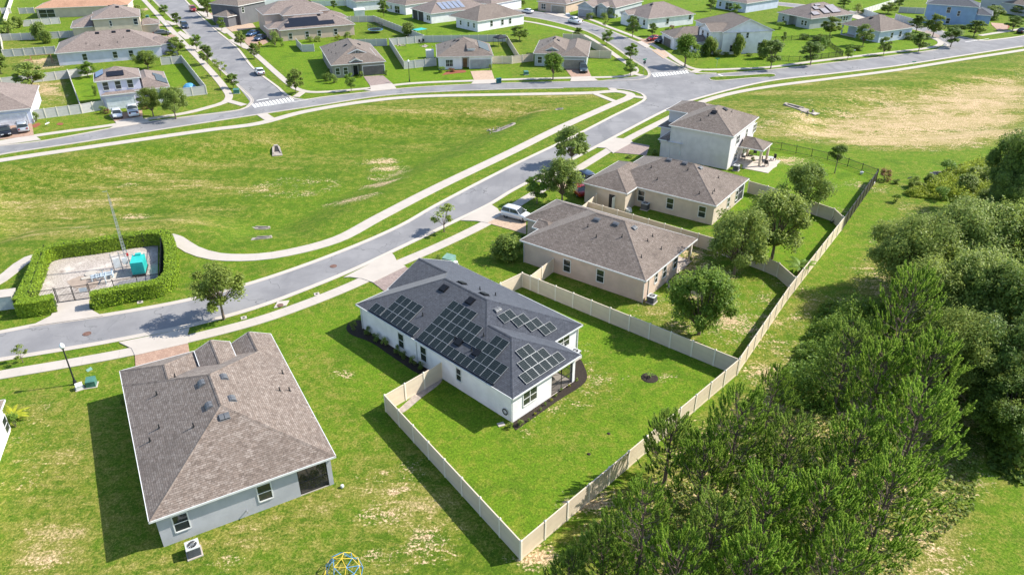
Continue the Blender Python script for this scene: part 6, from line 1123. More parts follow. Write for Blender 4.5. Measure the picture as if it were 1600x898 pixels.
# grass blades near the camera give the lawn its nap
def grass_nap(outline, n, h, seed, label, mat='leaf_grass'):
    rng = np.random.default_rng(seed); poly = np.array([tuple(at(*p)) for p in outline]); lo, hi = poly.min(0), poly.max(0); Q = rng.uniform(lo, hi, (n * 2, 2)); Q = Q[inside_dist(Q, poly) > .2][:n]; k = len(Q)
    a = rng.uniform(0, 6.28, k); w = np.c_[np.cos(a), np.sin(a), np.zeros(k)] * rng.uniform(.02, .05, k)[:, None]; b = np.c_[Q, np.zeros(k)]; t = b + np.c_[rng.normal(0, .06, (k, 2)), rng.uniform(.5, 1.3, k) * h]
    Vv = np.stack([b - w, b + w, t], 1).reshape(-1, 3); o = obj('grass', np_mesh('grass', [Vv], [np.arange(k * 3).reshape(-1, 3)], [mat])); tag(o, label, 'grass', None, 'stuff')
# ------------------------------------------------------------------ vehicles
def loft(mb, secs, mi=0, cap=True):
    """secs: list of (x, [(y,z)...]) cross sections; joins them"""
    base = []
    for x, pr in secs: base.append(len(mb.v)); mb.v += [(x, y, z) for y, z in pr]
    n = len(secs[0][1])
    for a in range(len(secs) - 1):
        for i in range(n - 1): mb.f.append((base[a] + i, base[a + 1] + i, base[a + 1] + i + 1, base[a] + i + 1)); mb.m.append(mi); mb.uv.append(None)
    if cap:
        mb.f.append(tuple(base[0] + i for i in range(n))); mb.m.append(mi); mb.uv.append(None)
        mb.f.append(tuple(base[-1] + i for i in reversed(range(n)))); mb.m.append(mi); mb.uv.append(None)
CARS = {}
def car_meshes(kind):
    if kind in CARS: return CARS[kind]
    L, Wd, Hh, hood, belt = dict(sedan=(4.7, 1.82, 1.45, .92, .98), suv=(4.8, 1.92, 1.75, 1.08, 1.12), van=(5.0, 1.98, 1.82, 1.05, 1.12), pickup=(5.7, 2.0, 1.9, 1.15, 1.2), hatch=(4.2, 1.78, 1.5, .95, 1.0))[kind]
    w = Wd / 2; hl = L / 2
    def sec(x, hw, zt, zb=.28): r = .10; return (x, [(-hw * .93, zb), (-hw, zb + .15), (-hw, zt - .22), (-hw * .95, zt - .05), (-hw * .82, zt), (hw * .82, zt), (hw * .95, zt - .05), (hw, zt - .22), (hw, zb + .15), (hw * .93, zb), (-hw * .93, zb)])
    b = MB(); back = {'sedan': belt - .02, 'suv': belt, 'van': belt, 'hatch': belt, 'pickup': belt - .1}[kind]
    S_ = [sec(-hl, w * .80, back - .28, .42), sec(-hl + .12, w * .9, back - .06, .32), sec(-hl + .5, w * .98, back), sec(-hl * .45, w, belt), sec(0, w, belt), sec(hl * .32, w, belt - .01), sec(hl * .62, w * .98, hood - .03), sec(hl - .35, w * .93, hood - .16), sec(hl - .08, w * .84, hood - .32, .32), sec(hl, w * .76, hood - .42, .42)]
    loft(b, S_)
    # cabin: glass band then roof skin
    cab = dict(sedan=(-1.75, -1.05, .45, 1.35), suv=(-2.25, -1.95, .35, 1.2), van=(-2.35, -2.1, .75, 1.7), pickup=(-.55, -.42, 1.0, 1.75), hatch=(-1.95, -1.5, .35, 1.2))[kind]
    xr0, xr1, xf1, xf0 = cab; g = MB(); r = MB(); bw, tw = w * .93, w * .74; zt = Hh - .09
    gl = [(xr0, -bw, belt - .02), (xf0, -bw, belt - .02), (xf0, bw, belt - .02), (xr0, bw, belt - .02)]; tp = [(xr1, -tw, zt), (xf1, -tw, zt), (xf1, tw, zt), (xr1, tw, zt)]
    for i in range(4): j = (i + 1) % 4; g.face([gl[i], gl[j], tp[j], tp[i]])
    def rs(x, hw, z): return (x, [(-hw, zt - .02), (-hw, z - .03), (-hw * .8, z), (hw * .8, z), (hw, z - .03), (hw, zt - .02), (-hw, zt - .02)])
    loft(r, [rs(xr1 - .06, tw * .96, zt + .02), rs(xr1 + .25, tw * 1.03, Hh - .02), rs((xr1 + xf1) / 2, tw * 1.04, Hh), rs(xf1 - .2, tw * 1.02, Hh - .02), rs(xf1 + .05, tw * .96, zt + .015)])
    for sy in (-1, 1):                # pillars
        for xa, xb in ((xr0 + .02, xr1 + .02), (xf0 - .03, xf1 - .03), ((xr0 + xf0) / 2 - .1, (xr1 + xf1) / 2)): r.tube((xa, sy * (bw + .005), belt - .03), (xb, sy * (tw + .01), zt), .035, .03, 5)
    for sy in (-1, 1): b.box(xf0 - .25, sy * (w + .02) - .09, belt - .05, xf0 - .08, sy * (w + .02) + .09, belt + .1)
    if kind == 'pickup': g.box(-hl + .12, -w * .78, belt - .12, -.75, w * .78, belt - .085); 
    wh = MB(); wr = .34 if kind in ('sedan', 'hatch') else .38; wh.lathe([(wr * .62, -.11), (wr, -.10), (wr, .10), (wr * .62, .11)], 16); T = Matrix.Rotation(R(90), 4, 'X'); wh.v = [tuple(T @ Vector(p)) for p in wh.v]
    rm = MB(); rm.lathe([(.001, .08), (wr * .2, .10), (wr * .62, .09), (wr * .64, -.09), (.001, -.09)], 10); rm.v = [tuple(T @ Vector(p)) for p in rm.v]
    hl_ = MB(); hl_.box(0, -.2, -.06, .04, .2, .07); 
    CARS[kind] = dict(body=b, glass=g.mesh('windows', ['glass']), roof=r, tyre=wh.mesh('tyre', ['tyre']), rim=rm.mesh('rim', ['rim']), light=hl_, wr=wr, L=L, w=w, belt=belt, hood=hood, mats={}); return CARS[kind]
def car(kind, px, to, col, label, roofcol=None, name=None, group='parked cars'):
    """px: pixel of the middle of the car's footprint; to: pixel its nose points to"""
    k = car_meshes(kind); g = at(*px); d = at(*to) - g; a = math.atan2(d.y, d.x); m = paint(col); key = m.name
    if key not in k['mats']: k['mats'][key] = (k['body'].mesh('body', [m], True), (lambda r: r.mesh('roof', [m], True))(k['roof']))
    o = thing(name or {'pickup': 'pickup_truck', 'van': 'parked_van'}.get(kind, 'parked_car'), label, {'pickup': 'pickup truck', 'van': 'van'}.get(kind, 'car'), (*g, .07), a, group)
    bo = obj('body', k['mats'][key][0], o); gl = obj('windows', k['glass'], o); rf = obj('roof', k['mats'][key][1], o)
    if roofcol: rf.data = k['roof'].mesh('roof', [paint(roofcol)], True)
    for sx in (-1, 1):
        for sy in (-1, 1): w = obj('wheel', k['tyre'], o, (sx * k['L'] * .295 + .03, sy * (k['w'] - .13), k['wr'])); obj('rim', k['rim'], w)
    for sy in (-1, 1):
        h = obj('headlight', simple_mesh(('headlight', kind), lambda mb: mb.box(0, -.22, -.07, .16, .22, .08), ['head_light']), o, (k['L'] / 2 - .16, sy * k['w'] * .62, k['hood'] - .36)); t = obj('tail_light', simple_mesh(('tail_light', kind), lambda mb: mb.box(-.1, -.16, -.1, .02, .16, .12), ['tail_light']), o, (-k['L'] / 2 + .05, sy * k['w'] * .66, k['belt'] - .26))
    return o
WHT, BLK, RED, NAVY, SLV, BLU, GRY = (.72, .73, .75), (.015, .015, .018), (.32, .015, .015), (.03, .05, .09), (.42, .44, .47), (.04, .10, .22), (.10, .11, .12)
car('suv', (807, 341), (853, 353), WHT, 'white boxy family car on the brick drive of the tan house').scale = (.9, .9, .9)
car('sedan', (903, 302), (870, 275), RED, 'red car half hidden by the bushy tree at the beige house'); car('suv', (912, 283), (885, 266), NAVY, 'dark blue car behind the red one at the beige house')
car('hatch', (184, 183), (188, 195), WHT, 'white car on the left half of the lilac house drive'); car('pickup', (209, 179), (205, 165), WHT, 'white truck with a black bed on the right half of the lilac house drive')
car('sedan', (10, 210), (14, 228), BLK, 'dark car on the drive at the left edge, left of the pair'); car('suv', (37, 204), (33, 190), SLV, 'grey car on the drive at the left edge, right of the pair')
car('sedan', (406, 116), (395, 104), WHT, 'white car parked at the kerb below the side street trees'); car('sedan', (254, 55), (285, 52), GRY, 'dark grey green car across the footpath by the lamp'); car('suv', (289, 44), (296, 51), NAVY, 'dark blue car parked on the side street, lower one')
car('suv', (302, 18), (308, 23), RED, 'dark red car parked on the side street near the top'); car('hatch', (265, 77), (285, 73), (.35, .45, .55), 'pale blue car partly under the dark tree'); car('sedan', (372, 33), (352, 35), BLK, 'black car in front of the dark grey house, lower one'); car('suv', (348, 18), (330, 20), BLK, 'black car in front of the dark grey house, upper one')
car('sedan', (396, 56), (376, 62), BLU, 'blue car on the drive right of the side street, upper one'); car('sedan', (407, 63), (388, 70), (.05, .08, .14), 'slate blue car on the drive right of the side street, lower one')
car('pickup', (898, 37), (862, 28), WHT, 'white pickup truck parked along the curved side street', group='vehicles on the side streets'); car('sedan', (824, 21), (800, 17), WHT, 'white car on the road near the top edge beside the white house'); car('suv', (862, 15), (845, 20), GRY, 'dark grey car on the drive of the peach house')
car('sedan', (1022, 64), (1006, 66), RED, 'red car on the drive left of the tall white house'); car('suv', (1034, 67), (1016, 71), BLK, 'black car beside the red one on the drive left of the tall white house'); car('suv', (911, 112), (914, 122), (.05, .07, .08), 'dark blue green car on the sage grey house drive'); car('sedan', (1597, 52), (1612, 48), BLK, 'black car on the road at the right edge')
# ------------------------------------------------------------------ street lamps
def lamp(px, label, top):
    g = at(*px); h = height_over(g, top); o = thing('street_lamp', label, 'street lamp', g, 0, 'street lamps')
    mb = MB(); mb.lathe([(.16, 0), (.16, .35), (.10, .5), (.075, .8), (.055, h - .65), (.09, h - .6), (.13, h - .52), (.05, h - .48)], 10); obj('pole', mb, o, mats=['dark_metal'], smooth=False)
    gl = MB(); gl.lathe([(.05, h - .5), (.16, h - .45), (.23, h - .28), (.2, h - .1), (.1, h), (.03, h + .08), (.001, h + .1)], 12); obj('globe', gl, o, mats=['lamp_globe'], smooth=True); return o
lamp((118, 600), 'black street lamp with a white globe, standing left of the brown roofed house', 537); lamp((640, 128), 'black street lamp with a white globe at the corner of the pale fence', 94); lamp((1048, 213), 'black street lamp with a white globe before the two storey grey house', 165); lamp((263, 61), 'street lamp by the dark grey green car on the side street', 38); lamp((236, 4), 'street lamp at the very top edge left of the side street', -18); lamp((893, 19), 'slim street lamp beside the peach house', 0)
# ------------------------------------------------------------------ air conditioners
def ac(px, label, a=0., s=.82, dark=False):
    g = at(*px); o = thing('air_conditioner', label, 'air conditioner', (*g, .08), a, 'air conditioners beside the houses'); h = s * .95
    mb = MB(); mb.box(-s / 2 - .1, -s / 2 - .1, -.09, s / 2 + .1, s / 2 + .1, 0); obj('slab', mb, o, mats=['concrete'])
    mb = MB(); mb.box(-s / 2, -s / 2, 0, s / 2, s / 2, h - .06)
    for i in range(14):
        z = .06 + i * (h - .16) / 14
        for sx, sy in ((1, 0), (-1, 0), (0, 1), (0, -1)): mb.box(sx * (s / 2 + .006) - (.006 if sx else s / 2 - .05), sy * (s / 2 + .006) - (.006 if sy else s / 2 - .05), z, sx * (s / 2 + .006) + (.006 if sx else s / 2 - .05), sy * (s / 2 + .006) + (.006 if sy else s / 2 - .05), z + .02)
    obj('casing', mb, o, mats=['ac_coil']); mb = MB(); q = s / 2 + .03; mb.box(-q, -q, h - .06, q, q, h); mb.lathe([(s * .40, h + .004), (s * .42, h + .02), (s * .40, h + .03)], 18); obj('top_cover', mb, o, mats=['ac_grey'])
    mb = MB(); mb.lathe([(.001, h + .005), (s * .38, h + .005)], 18); obj('fan_well', mb, o, mats=['dark_interior'])
    mb = MB()
    for i in range(12): t = i * math.pi / 6; mb.tube((.08 * math.cos(t), .08 * math.sin(t), h + .03), (s * .40 * math.cos(t), s * .40 * math.sin(t), h + .022), .008, n=4)
    mb.lathe([(.001, h + .05), (.12, h + .045), (.13, h + .01)], 10); obj('fan_guard', mb, o, mats=['galvanised'])
ac((304, 864), 'grey air conditioner on the lawn behind the brown roofed house', H1.ang, .85); ac((898, 559), 'white topped air conditioner at the back wall of the solar panelled house', H2.ang); ac((1018, 472), 'dark air conditioner at the back corner of the tan house', H3.ang); ac((1008, 327), 'grey air conditioner on a slab by the beige house wall', H4.ang, .95); ac((1150, 266), 'air conditioner at the back corner of the two storey grey house', H5.ang)
# ------------------------------------------------------------------ pump station inside the hedge
mb = MB(); mb.slab([tuple(at(*p)) for p in ((58, 470), (78, 400), (247, 380), (246, 455), (139, 469), (89, 475))], -.02, .03); m, n, l, p = nodes('gravel')
c = mixc(n, l, (.26, .215, .185), (.52, .46, .41), ramp(n, l, noise(n, l, 6, 5, .8), .35, .65)); c = mixc(n, l, c, (.62, .56, .50), ramp(n, l, noise(n, l, .5, 4), .5, .7, 0, .7)); c = mixc(n, l, c, (.20, .15, .13), ramp(n, l, noise(n, l, .8, 3, stretch=(1, 1, 1, 50)), .58, .72, 0, .7)); l.new(c, p.inputs['Base Color']); p.inputs['Roughness'].default_value = .95; bump(n, l, p, noise(n, l, 8, 3), .5, .05)
structure('gravel_yard', mb, ['gravel']); poly([(104, 440), (112, 448), (130, 453), (148, 450), (154, 440), (144, 434), (124, 432)], .045, 'gravel_yard', 'dirt_patch' if plain('dirt_patch', (.33, .26, .21), .95, var=.25, scale=1.5, fine=.35) else '', curve=True); poly([(176, 448), (188, 440), (244, 428), (243, 444), (205, 452), (180, 456)], .06, 'pump_station_slab', 'asphalt'); poly([(160, 430), (172, 424), (190, 426), (186, 434), (168, 438)], .05, 'pump_station_slab', 'concrete_old')
ga2 = ga + R(96); g = at(218, 431); o = thing('generator', 'large teal generator cabinet standing in the pump station yard', 'generator', (*g, .06), ga); o.scale = (.86, .86, .86)
mb = MB(); mb.box(-.85, -.2, 0, .85, 2.9, .22); obj('skid', mb, o, mats=['dark_metal'])
mb = MB(); mb.box(-.8, 0, .22, .8, 2.6, 1.95); [mb.box(-.81, .15 + i * .8, .4, .81, .75 + i * .8, 1.75) for i in range(3)]; [mb.box(-.6 + i * .15, -.012, .5, -.52 + i * .15, 0, 1.7) for i in range(8)]; obj('housing', mb, o, mats=['teal_paint'])
mb = MB(); mb.box(-.35, 2.2, 1.95, .35, 2.7, 2.2); mb.box(-.81, 2.5, 1.95, -.7, 2.6, 2.1); mb.box(.7, 2.5, 1.95, .81, 2.6, 2.1); obj('exhaust_hood', mb, o, mats=['teal_paint'])
g = at(201, 417); h = height_over(g, 306); o = thing('radio_mast', 'slim grey lattice radio mast rising from the pump station yard', 'radio mast', g, .3)
mb = MB(); leg = [Vector((.24 * math.cos(t), .24 * math.sin(t), 0)) for t in (0, 2.094, 4.189)]
for q in leg: mb.tube(q, q * .45 + Vector((0, 0, h * .96)), .028, .02, 5)
n_ = int(h / .42)
for i in range(n_):
    z0, z1 = h * .96 * i / n_, h * .96 * (i + 1) / n_; s0, s1 = 1 - .55 * i / n_, 1 - .55 * (i + 1) / n_
    for k in range(3): mb.tube(leg[k] * s0 + Vector((0, 0, z0)), leg[(k + 1) % 3] * s1 + Vector((0, 0, z1)), .013, n=4); mb.tube(leg[k] * s0 + Vector((0, 0, z0)), leg[(k + 1) % 3] * s0 + Vector((0, 0, z0)), .011, n=4)
for k in range(3): mb.tube(leg[k] * .45 + Vector((0, 0, h * .96)), (0, 0, h * 1.03), .015, n=4)
obj('lattice', mb, o, mats=['galvanised']); mb = MB(); mb.tube((0, 0, h * 1.0), (0, 0, h * 1.08), .012, n=5); mb.tube((0, 0, h * 1.06), (-.5, 0, h * 1.06), .012, n=4); [mb.tube((-.1 * i - .05, -.16, h * 1.06), (-.1 * i - .05, .16, h * 1.06), .008, n=4) for i in range(5)]; obj('antenna', mb, o, mats=['galvanised'])
g = at(193, 424); o = thing('control_cabinet', 'grey control cabinets and poles at the foot of the radio mast', 'control cabinet', g, ga + .3)
mb = MB(); [mb.tube((x, 0, 0), (x, 0, 2.6), .05, n=6) for x in (-.9, 0, .9)]; mb.box(-1, -.03, 1.2, 1, .03, 1.26); mb.box(-1, -.03, 2.1, 1, .03, 2.16); obj('rack', mb, o, mats=['galvanised'])
mb = MB(); mb.box(-.8, -.32, .8, -.1, -.04, 2.0); mb.box(.15, -.28, 1.0, .7, -.04, 1.8); mb.box(.2, .04, 1.2, .6, .25, 1.7); obj('box', mb, o, mats=['ac_grey']); mb = MB(); mb.box(.78, -.2, 1.9, 1.0, 0, 2.2); obj('alarm_light', mb, o, mats=['red_paint'])
g = at(161, 437); o = thing('pump_pipework', 'pale blue grey pump valves and pipes on the pump station floor', 'pump pipework', g, ga + .2)
mb = MB()
for y in (0, .55): mb.tube((-1.1, y, .0), (-1.1, y, .55), .11, n=10); mb.tube((-1.1, y, .5), (1.1, y, .5), .11, n=10); mb.tube((1.1, y, .55), (1.1, y, 0), .11, n=10); [mb.tube((x - .05, y, .5), (x + .05, y, .5), .2, n=12) for x in (-.6, -.1, .4)]
mb.tube((1.1, -.4, .5), (1.1, 1.2, .5), .12, n=10); mb.tube((-.35, 0, .5), (-.35, 0, .95), .05, n=8); mb.tube((.15, .55, .5), (.15, .55, .95), .05, n=8); mb.tube((.3, -1.3, 0), (.3, -1.3, .9), .07, n=8); mb.tube((.3, -1.3, .8), (.3, 0, .5), .06, n=8); obj('pipe', mb, o, mats=['pump_blue'])
mb = MB(); [mb.lathe([(.16, 0), (.18, .015), (.16, .03)], 12, c=(x, y, .95)) for x, y in ((-.35, 0), (.15, .55))]; obj('hand_wheel', mb, o, mats=['dark_metal']); mb = MB(); mb.lathe([(.01, .12), (.75, .12), (.75, 0)], 16, c=(-1.1, 2.2, 0)); mb.box(-2.2, .9, 0, -.9, 1.5, .14); obj('hatch', mb, o, mats=['concrete_old'])
# large pale cabinet at the left edge
g = at(24, 482); o = thing('storage_container', 'grey green flat topped cabinet cut by the left edge, beside the clipped hedge', 'cabinet', g, ga)
mb = MB(); mb.box(-3.4, 0, 0, 0, 1.8, 1.5); [mb.box(-3.3 + i * .55, -.02, .1, -2.85 + i * .55, 0, 1.4) for i in range(6)]; obj('body', mb, o, mats=['ac_grey']); mb = MB(); mb.box(-3.45, -.05, 1.5, .05, 1.85, 1.6); obj('lid', mb, o, mats=['concrete_bright'])
# ------------------------------------------------------------------ utility boxes, bins, signs
def ubox(px, label, mat, w=.75, d=.65, h=.7, a=.3, cat='utility box'):
    g = at(*px); o = thing('utility_box', label, cat, g, a); mb = MB(); mb.box(-w / 2 - .1, -d / 2 - .1, -.03, w / 2 + .1, d / 2 + .1, .05); obj('base', mb, o, mats=['concrete'])
    b = MB(); b.box(-w / 2, -d / 2, .05, w / 2, d / 2, h * .82); b.face([(-w / 2, -d / 2 - .03, h * .82), (w / 2, -d / 2 - .03, h * .82), (w / 2, d / 2, h), (-w / 2, d / 2, h)]); b.face([(-w / 2, -d / 2 - .03, h * .82), (-w / 2, d / 2, h), (-w / 2, d / 2, h * .82)]); b.face([(w / 2, -d / 2 - .03, h * .82), (w / 2, d / 2, h * .82), (w / 2, d / 2, h)]); b.face([(w / 2, d / 2, h * .82), (-w / 2, d / 2, h * .82), (-w / 2, d / 2, h), (w / 2, d / 2, h)]); obj('cabinet', b, o, mats=[mat])
ubox((144, 602), 'green electrical box standing on the lawn right of the street lamp', 'green_box', .8, .75, .8); ubox((125, 607), 'small white electrical box at the foot of the street lamp', 'trim_white', .6, .5, .55, .6); ubox((702, 411), 'pale green electrical box beyond the solar panelled house roof', 'pale_green_box', 1.3, 1.1, 1.0, -.5); ubox((712, 413), 'small white meter box beside the pale green electrical box', 'trim_white', .5, .4, .4); ubox((370, 146), 'green utility box on the verge at the corner crossing of the side street', 'green_box', 1.2, 1.0, 1.0)
ubox((822, 117), 'dark green utility box on the lawn left of the full bright tree', 'green_box', 1., .9, .9); ubox((230, 28), 'dark utility box on the small lawn left of the side street', 'green_box', 1.1, .9, .8); ubox((887, 25), 'grey utility box on the lawn by the peach house', 'ac_grey', 1.3, .9, .8); ubox((1040, 70), 'blue mailbox unit by the black car', 'tarp_blue', .8, .6, .9); 
poly([(134, 578), (142, 573), (145, 577), (137, 581)], .03, 'ground_cover_plate', 'pale_green_box')
def bin_(px, label, mat, a=0.):
    g = at(*px); o = thing('wheelie_bin', label, 'bin', (*g, .08), a); mb = MB(); lo = [(-.26, -.26), (.26, -.26), (.26, .3), (-.26, .3)]; hi = [(-.3, -.33), (.3, -.33), (.3, .37), (-.3, .37)]
    for i in range(4): j = (i + 1) % 4; mb.face([(*lo[i], .05), (*lo[j], .05), (*hi[j], 1.), (*hi[i], 1.)])
    obj('body', mb, o, mats=[mat]); mb = MB(); mb.box(-.32, -.36, 1.0, .32, .4, 1.08); mb.box(-.25, .4, .95, .25, .46, 1.02); obj('lid', mb, o, mats=[mat]); mb = MB(); [mb.tube((x - .03, .28, .12), (x + .03, .28, .12), .12, n=10) for x in (-.29, .29)]; obj('wheel', mb, o, mats=['tyre'])
bin_((777.5, 131), 'dark teal rubbish bin at the kerb right of the dormer house drive', 'bin_teal'); bin_((781.5, 130.5), 'second dark teal rubbish bin at the kerb, right of the first', 'bin_teal'); bin_((950, 321), 'dark blue bin against the side of the beige house, left of the pair', 'blue_bin', H4.ang); bin_((955, 323), 'dark blue bin against the side of the beige house, right of the pair', 'blue_bin', H4.ang)
g = at(937, 318); mb = MB(); mb.box(-.6, -.4, 0, .6, .4, .8); mb.box(-.55, -.35, .8, .5, .3, 1.0); tag(obj('wooden_crate', mb, None, g, H4.ang, ['wood']), 'brown wooden crate beside the blue bins at the beige house', 'crate')
g = at(984, 324); o = thing('leaning_boards', 'white boards leaning in the corner of the beige house', 'boards', g, H4.ang); [obj('board', (lambda b: (b.tube((.1 + .25 * i, -.9, 0), (.2 + .2 * i, -.1, 2.2), .06, n=4), b)[1])(MB()), o, mats=['trim_white']) for i in range(3)]
g = at(981, 330); mb = MB(); mb.box(-.4, -.3, 0, .4, .3, .5); mb.box(-.2, -.6, 0, .3, -.35, .35); tag(obj('plastic_boxes', mb, None, g, .4, ['ac_grey']), 'pale plastic boxes piled by the wall of the beige house', 'boxes')
def sign(px, top, label, plates):
    g = at(*px); h = height_over(g, top); o = thing('street_sign', label, 'street sign', g, 0, 'street signs'); mb = MB(); mb.tube((0, 0, 0), (0, 0, h), .035, n=6); obj('post', mb, o, mats=['galvanised'])
    for kind, z, a, mat in plates:
        mb = MB()
        if kind == 'blade': mb.box(-.55, -.012, h - z - .2, .55, .012, h - z)
        else: mb.tube((0, -.05, h - z - .38), (0, -.03, h - z - .38), .38, n=8)
        obj('sign_plate', mb, o, rz=a, mats=[mat])
sign((1005.5, 116), 92, 'dark octagonal road sign seen from behind with green street blades above, on the crossing corner', (('blade', 0, .5, 'sign_green'), ('blade', .22, 2.0, 'sign_green'), ('oct', .45, .3, 'sign_dark'))); sign((1119.5, 106), 91, 'green street name sign on a post before the tall white house', (('blade', 0, .1, 'sign_green'), ('blade', .22, 1.6, 'sign_green')))
sign((1331, 92), 78, 'pale street sign beside the young blue green tree at the metal fence', (('blade', 0, .1, 'sign_white'),)); sign((1427, 103), 96, 'short dark post with a small green plate beside the path at the dry field', (('blade', 0, .2, 'sign_green'),))
sign((1420, 284), 276, 'small dark marker post on the grass near the wood edge', (('blade', .1, .5, 'sign_dark'),)); sign((75, 197), 188, 'thin white marker stake on the front lawn at the left', (('blade', .5, 1.4, 'sign_white'),))
# ------------------------------------------------------------------ storm drain outfalls
plain('drain_concrete', (.31, .27, .23), .9, var=.3, scale=1.5, fine=.2)
def sunk(px, h=0.):
    g = at(*px); z = 0.
    for _ in range(4): z = float(ground_z(tuple(g))[0]); g = at(*px, z)
    return Vector((g.x, g.y, z))
def lie(o, g, a):                    # lets a flat thing follow the slope it lies on
    e = .8; zx = float((ground_z((g.x + e, g.y)) - ground_z((g.x - e, g.y)))[0]) / (2 * e); zy = float((ground_z((g.x, g.y + e)) - ground_z((g.x, g.y - e)))[0]) / (2 * e)
    q = Vector((0, 0, 1)).rotation_difference(Vector((-zx, -zy, 1)).normalized()); o.rotation_euler = (q.to_matrix() @ Matrix.Rotation(a, 3, 'Z')).to_euler()
def outfall(px, a, label, s=1.):
    g = sunk(px); o = thing('drain_outfall', label, 'drain outfall', g, a, 'concrete drain outfalls in the grass basins'); lie(o, g, a); o.location.z -= .02; mb = MB()
    out = [(-1.9, -.8), (.6, -.62), (1.35, -.3), (1.35, .3), (.6, .62), (-1.9, .8)]; inn = [(-1.5, -.5), (.9, -.35), (.9, .35), (-1.5, .5)]
    mb.slab([(x * s, y * s) for x, y in out], -.25, .05); obj('apron', mb, o, mats=['drain_concrete']); mb = MB(); mb.slab([(-1.2 * s, -.72 * s), (.6 * s, -.6 * s), (1.2 * s, -.3 * s), (1.2 * s, -.22 * s), (-1.2 * s, -.5 * s)], .04, .2); mb.slab([(-1.2 * s, .72 * s), (.6 * s, .6 * s), (1.2 * s, .3 * s), (1.2 * s, .22 * s), (-1.2 * s, .5 * s)], .04, .2); mb.slab([(.95 * s, -.35 * s), (1.3 * s, -.32 * s), (1.3 * s, .32 * s), (.95 * s, .35 * s)], .04, .26); obj('headwall', mb, o, mats=['drain_concrete'])
    mb = MB(); mb.slab([(-.7 * s, -.38 * s), (.93 * s, -.2 * s), (.93 * s, .2 * s), (-.7 * s, .38 * s)], .045, .07); obj('opening', mb, o, mats=['dark_interior'])
outfall((791, 199), .62, 'long concrete drain outfall sunk in the grass, near the path bend', 1.5); outfall((432, 234), 1.9, 'small round topped concrete drain outfall in the upper field', 1.1); outfall((1240, 167), 2.45, 'concrete drain outfall at the left of the dry field', 1.5); outfall((410, 357), .2, 'concrete drain grate in the grass, upper one of the pair above the winding path', .8); outfall((412, 372), .15, 'flat bright concrete drain slab in the grass, lower one of the pair', .8); outfall((875, 171), .3, 'tiny concrete drain cover in the field near the path link', .5); outfall((1468, 271), .1, 'small brown drain box in the grass near the wood edge', .7)
def rocks(px, r, n, label):
    g = sunk(px); mb = MB()
    for i in range(n):
        x, y = random.gauss(0, r), random.gauss(0, r * .6); s = random.uniform(.08, .24); T = Matrix.Translation((x, y, s * .3)) @ Matrix.Rotation(random.uniform(0, 3), 4, (random.random(), random.random(), random.random())); mb.box(-s, -s * .7, -s * .5, s, s * .7, s * .5, T=T)
    tag(obj('rubble', mb, None, g, mats=['rubble']), label, 'rubble', None, 'stuff')
rocks((776, 204), 1.1, 26, 'loose rubble below the long concrete drain outfall'); rocks((1258, 176), 1.2, 24, 'loose rubble below the drain outfall of the dry field'); g = sunk((1272, 178)); mb = MB(); mb.box(-.8, -.7, 0, .8, .7, .14); tag(obj('concrete_slab', mb, None, g, .6, ['concrete_bright']), 'small pale concrete slab beside the rubble in the dry field', 'slab')
rocks((1042, 445), 1.2, 20, 'loose stones and clutter at the back porch of the tan house')
# ------------------------------------------------------------------ play things and garden things
g = at(537, 893); o = thing('climbing_dome', 'yellow and blue metal climbing dome on the lawn, cut by the bottom edge', 'climbing frame', g, .3)
rd = 1.32; lv = [(0, 10, 0), (.42, 10, .18), (.80, 5, .0), (1.12, 5, .36)]; rings = []
for zf, k, off in ((0, 10, 0), (.5, 10, .314), (.85, 5, 0)): z = rd * 1.0 * zf; rr_ = math.sqrt(max(0, rd ** 2 - z ** 2)); rings.append([Vector((rr_ * math.cos(off + 6.283 * i / k), rr_ * math.sin(off + 6.283 * i / k), z)) for i in range(k)])
topv = Vector((0, 0, rd)); ye = MB(); bl = MB(); tt = .022
for i in range(10): j = (i + 1) % 10; (ye if i % 2 else bl).tube(rings[0][i], rings[1][i], tt); (bl if i % 2 else ye).tube(rings[0][j], rings[1][i], tt); (bl if i % 3 else ye).tube(rings[1][i], rings[1][j], tt); (bl if i % 2 else ye).tube(rings[0][i], rings[0][j], tt)
for i in range(5): j = (i + 1) % 5; (ye if i % 2 else bl).tube(rings[2][i], rings[2][j], tt); ye.tube(rings[2][i], topv, tt); bl.tube(rings[1][2 * i], rings[2][i], tt); ye.tube(rings[1][(2 * i - 1) % 10], rings[2][i], tt); bl.tube(rings[1][(2 * i + 1) % 10], rings[2][i], tt)
obj('yellow_bars', ye, o, mats=['play_yellow']); obj('blue_bars', bl, o, mats=['play_blue'])
g = at(587, 51); o = thing('trampoline', 'round blue edged trampoline with a safety net in the fenced yard', 'trampoline', g); r_ = 2.2
mb = MB(); mb.lathe([(.01, .86), (r_ - .35, .86)], 24); obj('mat', mb, o, mats=['black_plastic']); mb = MB(); mb.lathe([(r_ - .38, .88), (r_, .9), (r_ + .02, .82)], 24); obj('edge_pad', mb, o, mats=['play_blue'])
mb = MB(); [mb.tube((r_ * math.cos(t), r_ * math.sin(t), 0), (r_ * math.cos(t), r_ * math.sin(t), 2.6), .03, n=5) for t in [i * math.pi / 3 for i in range(6)]]; obj('frame', mb, o, mats=['dark_metal']); mb = MB(); mb.lathe([(r_, .9), (r_, 2.5)], 24); obj('net', mb, o, mats=['trampoline_net'])
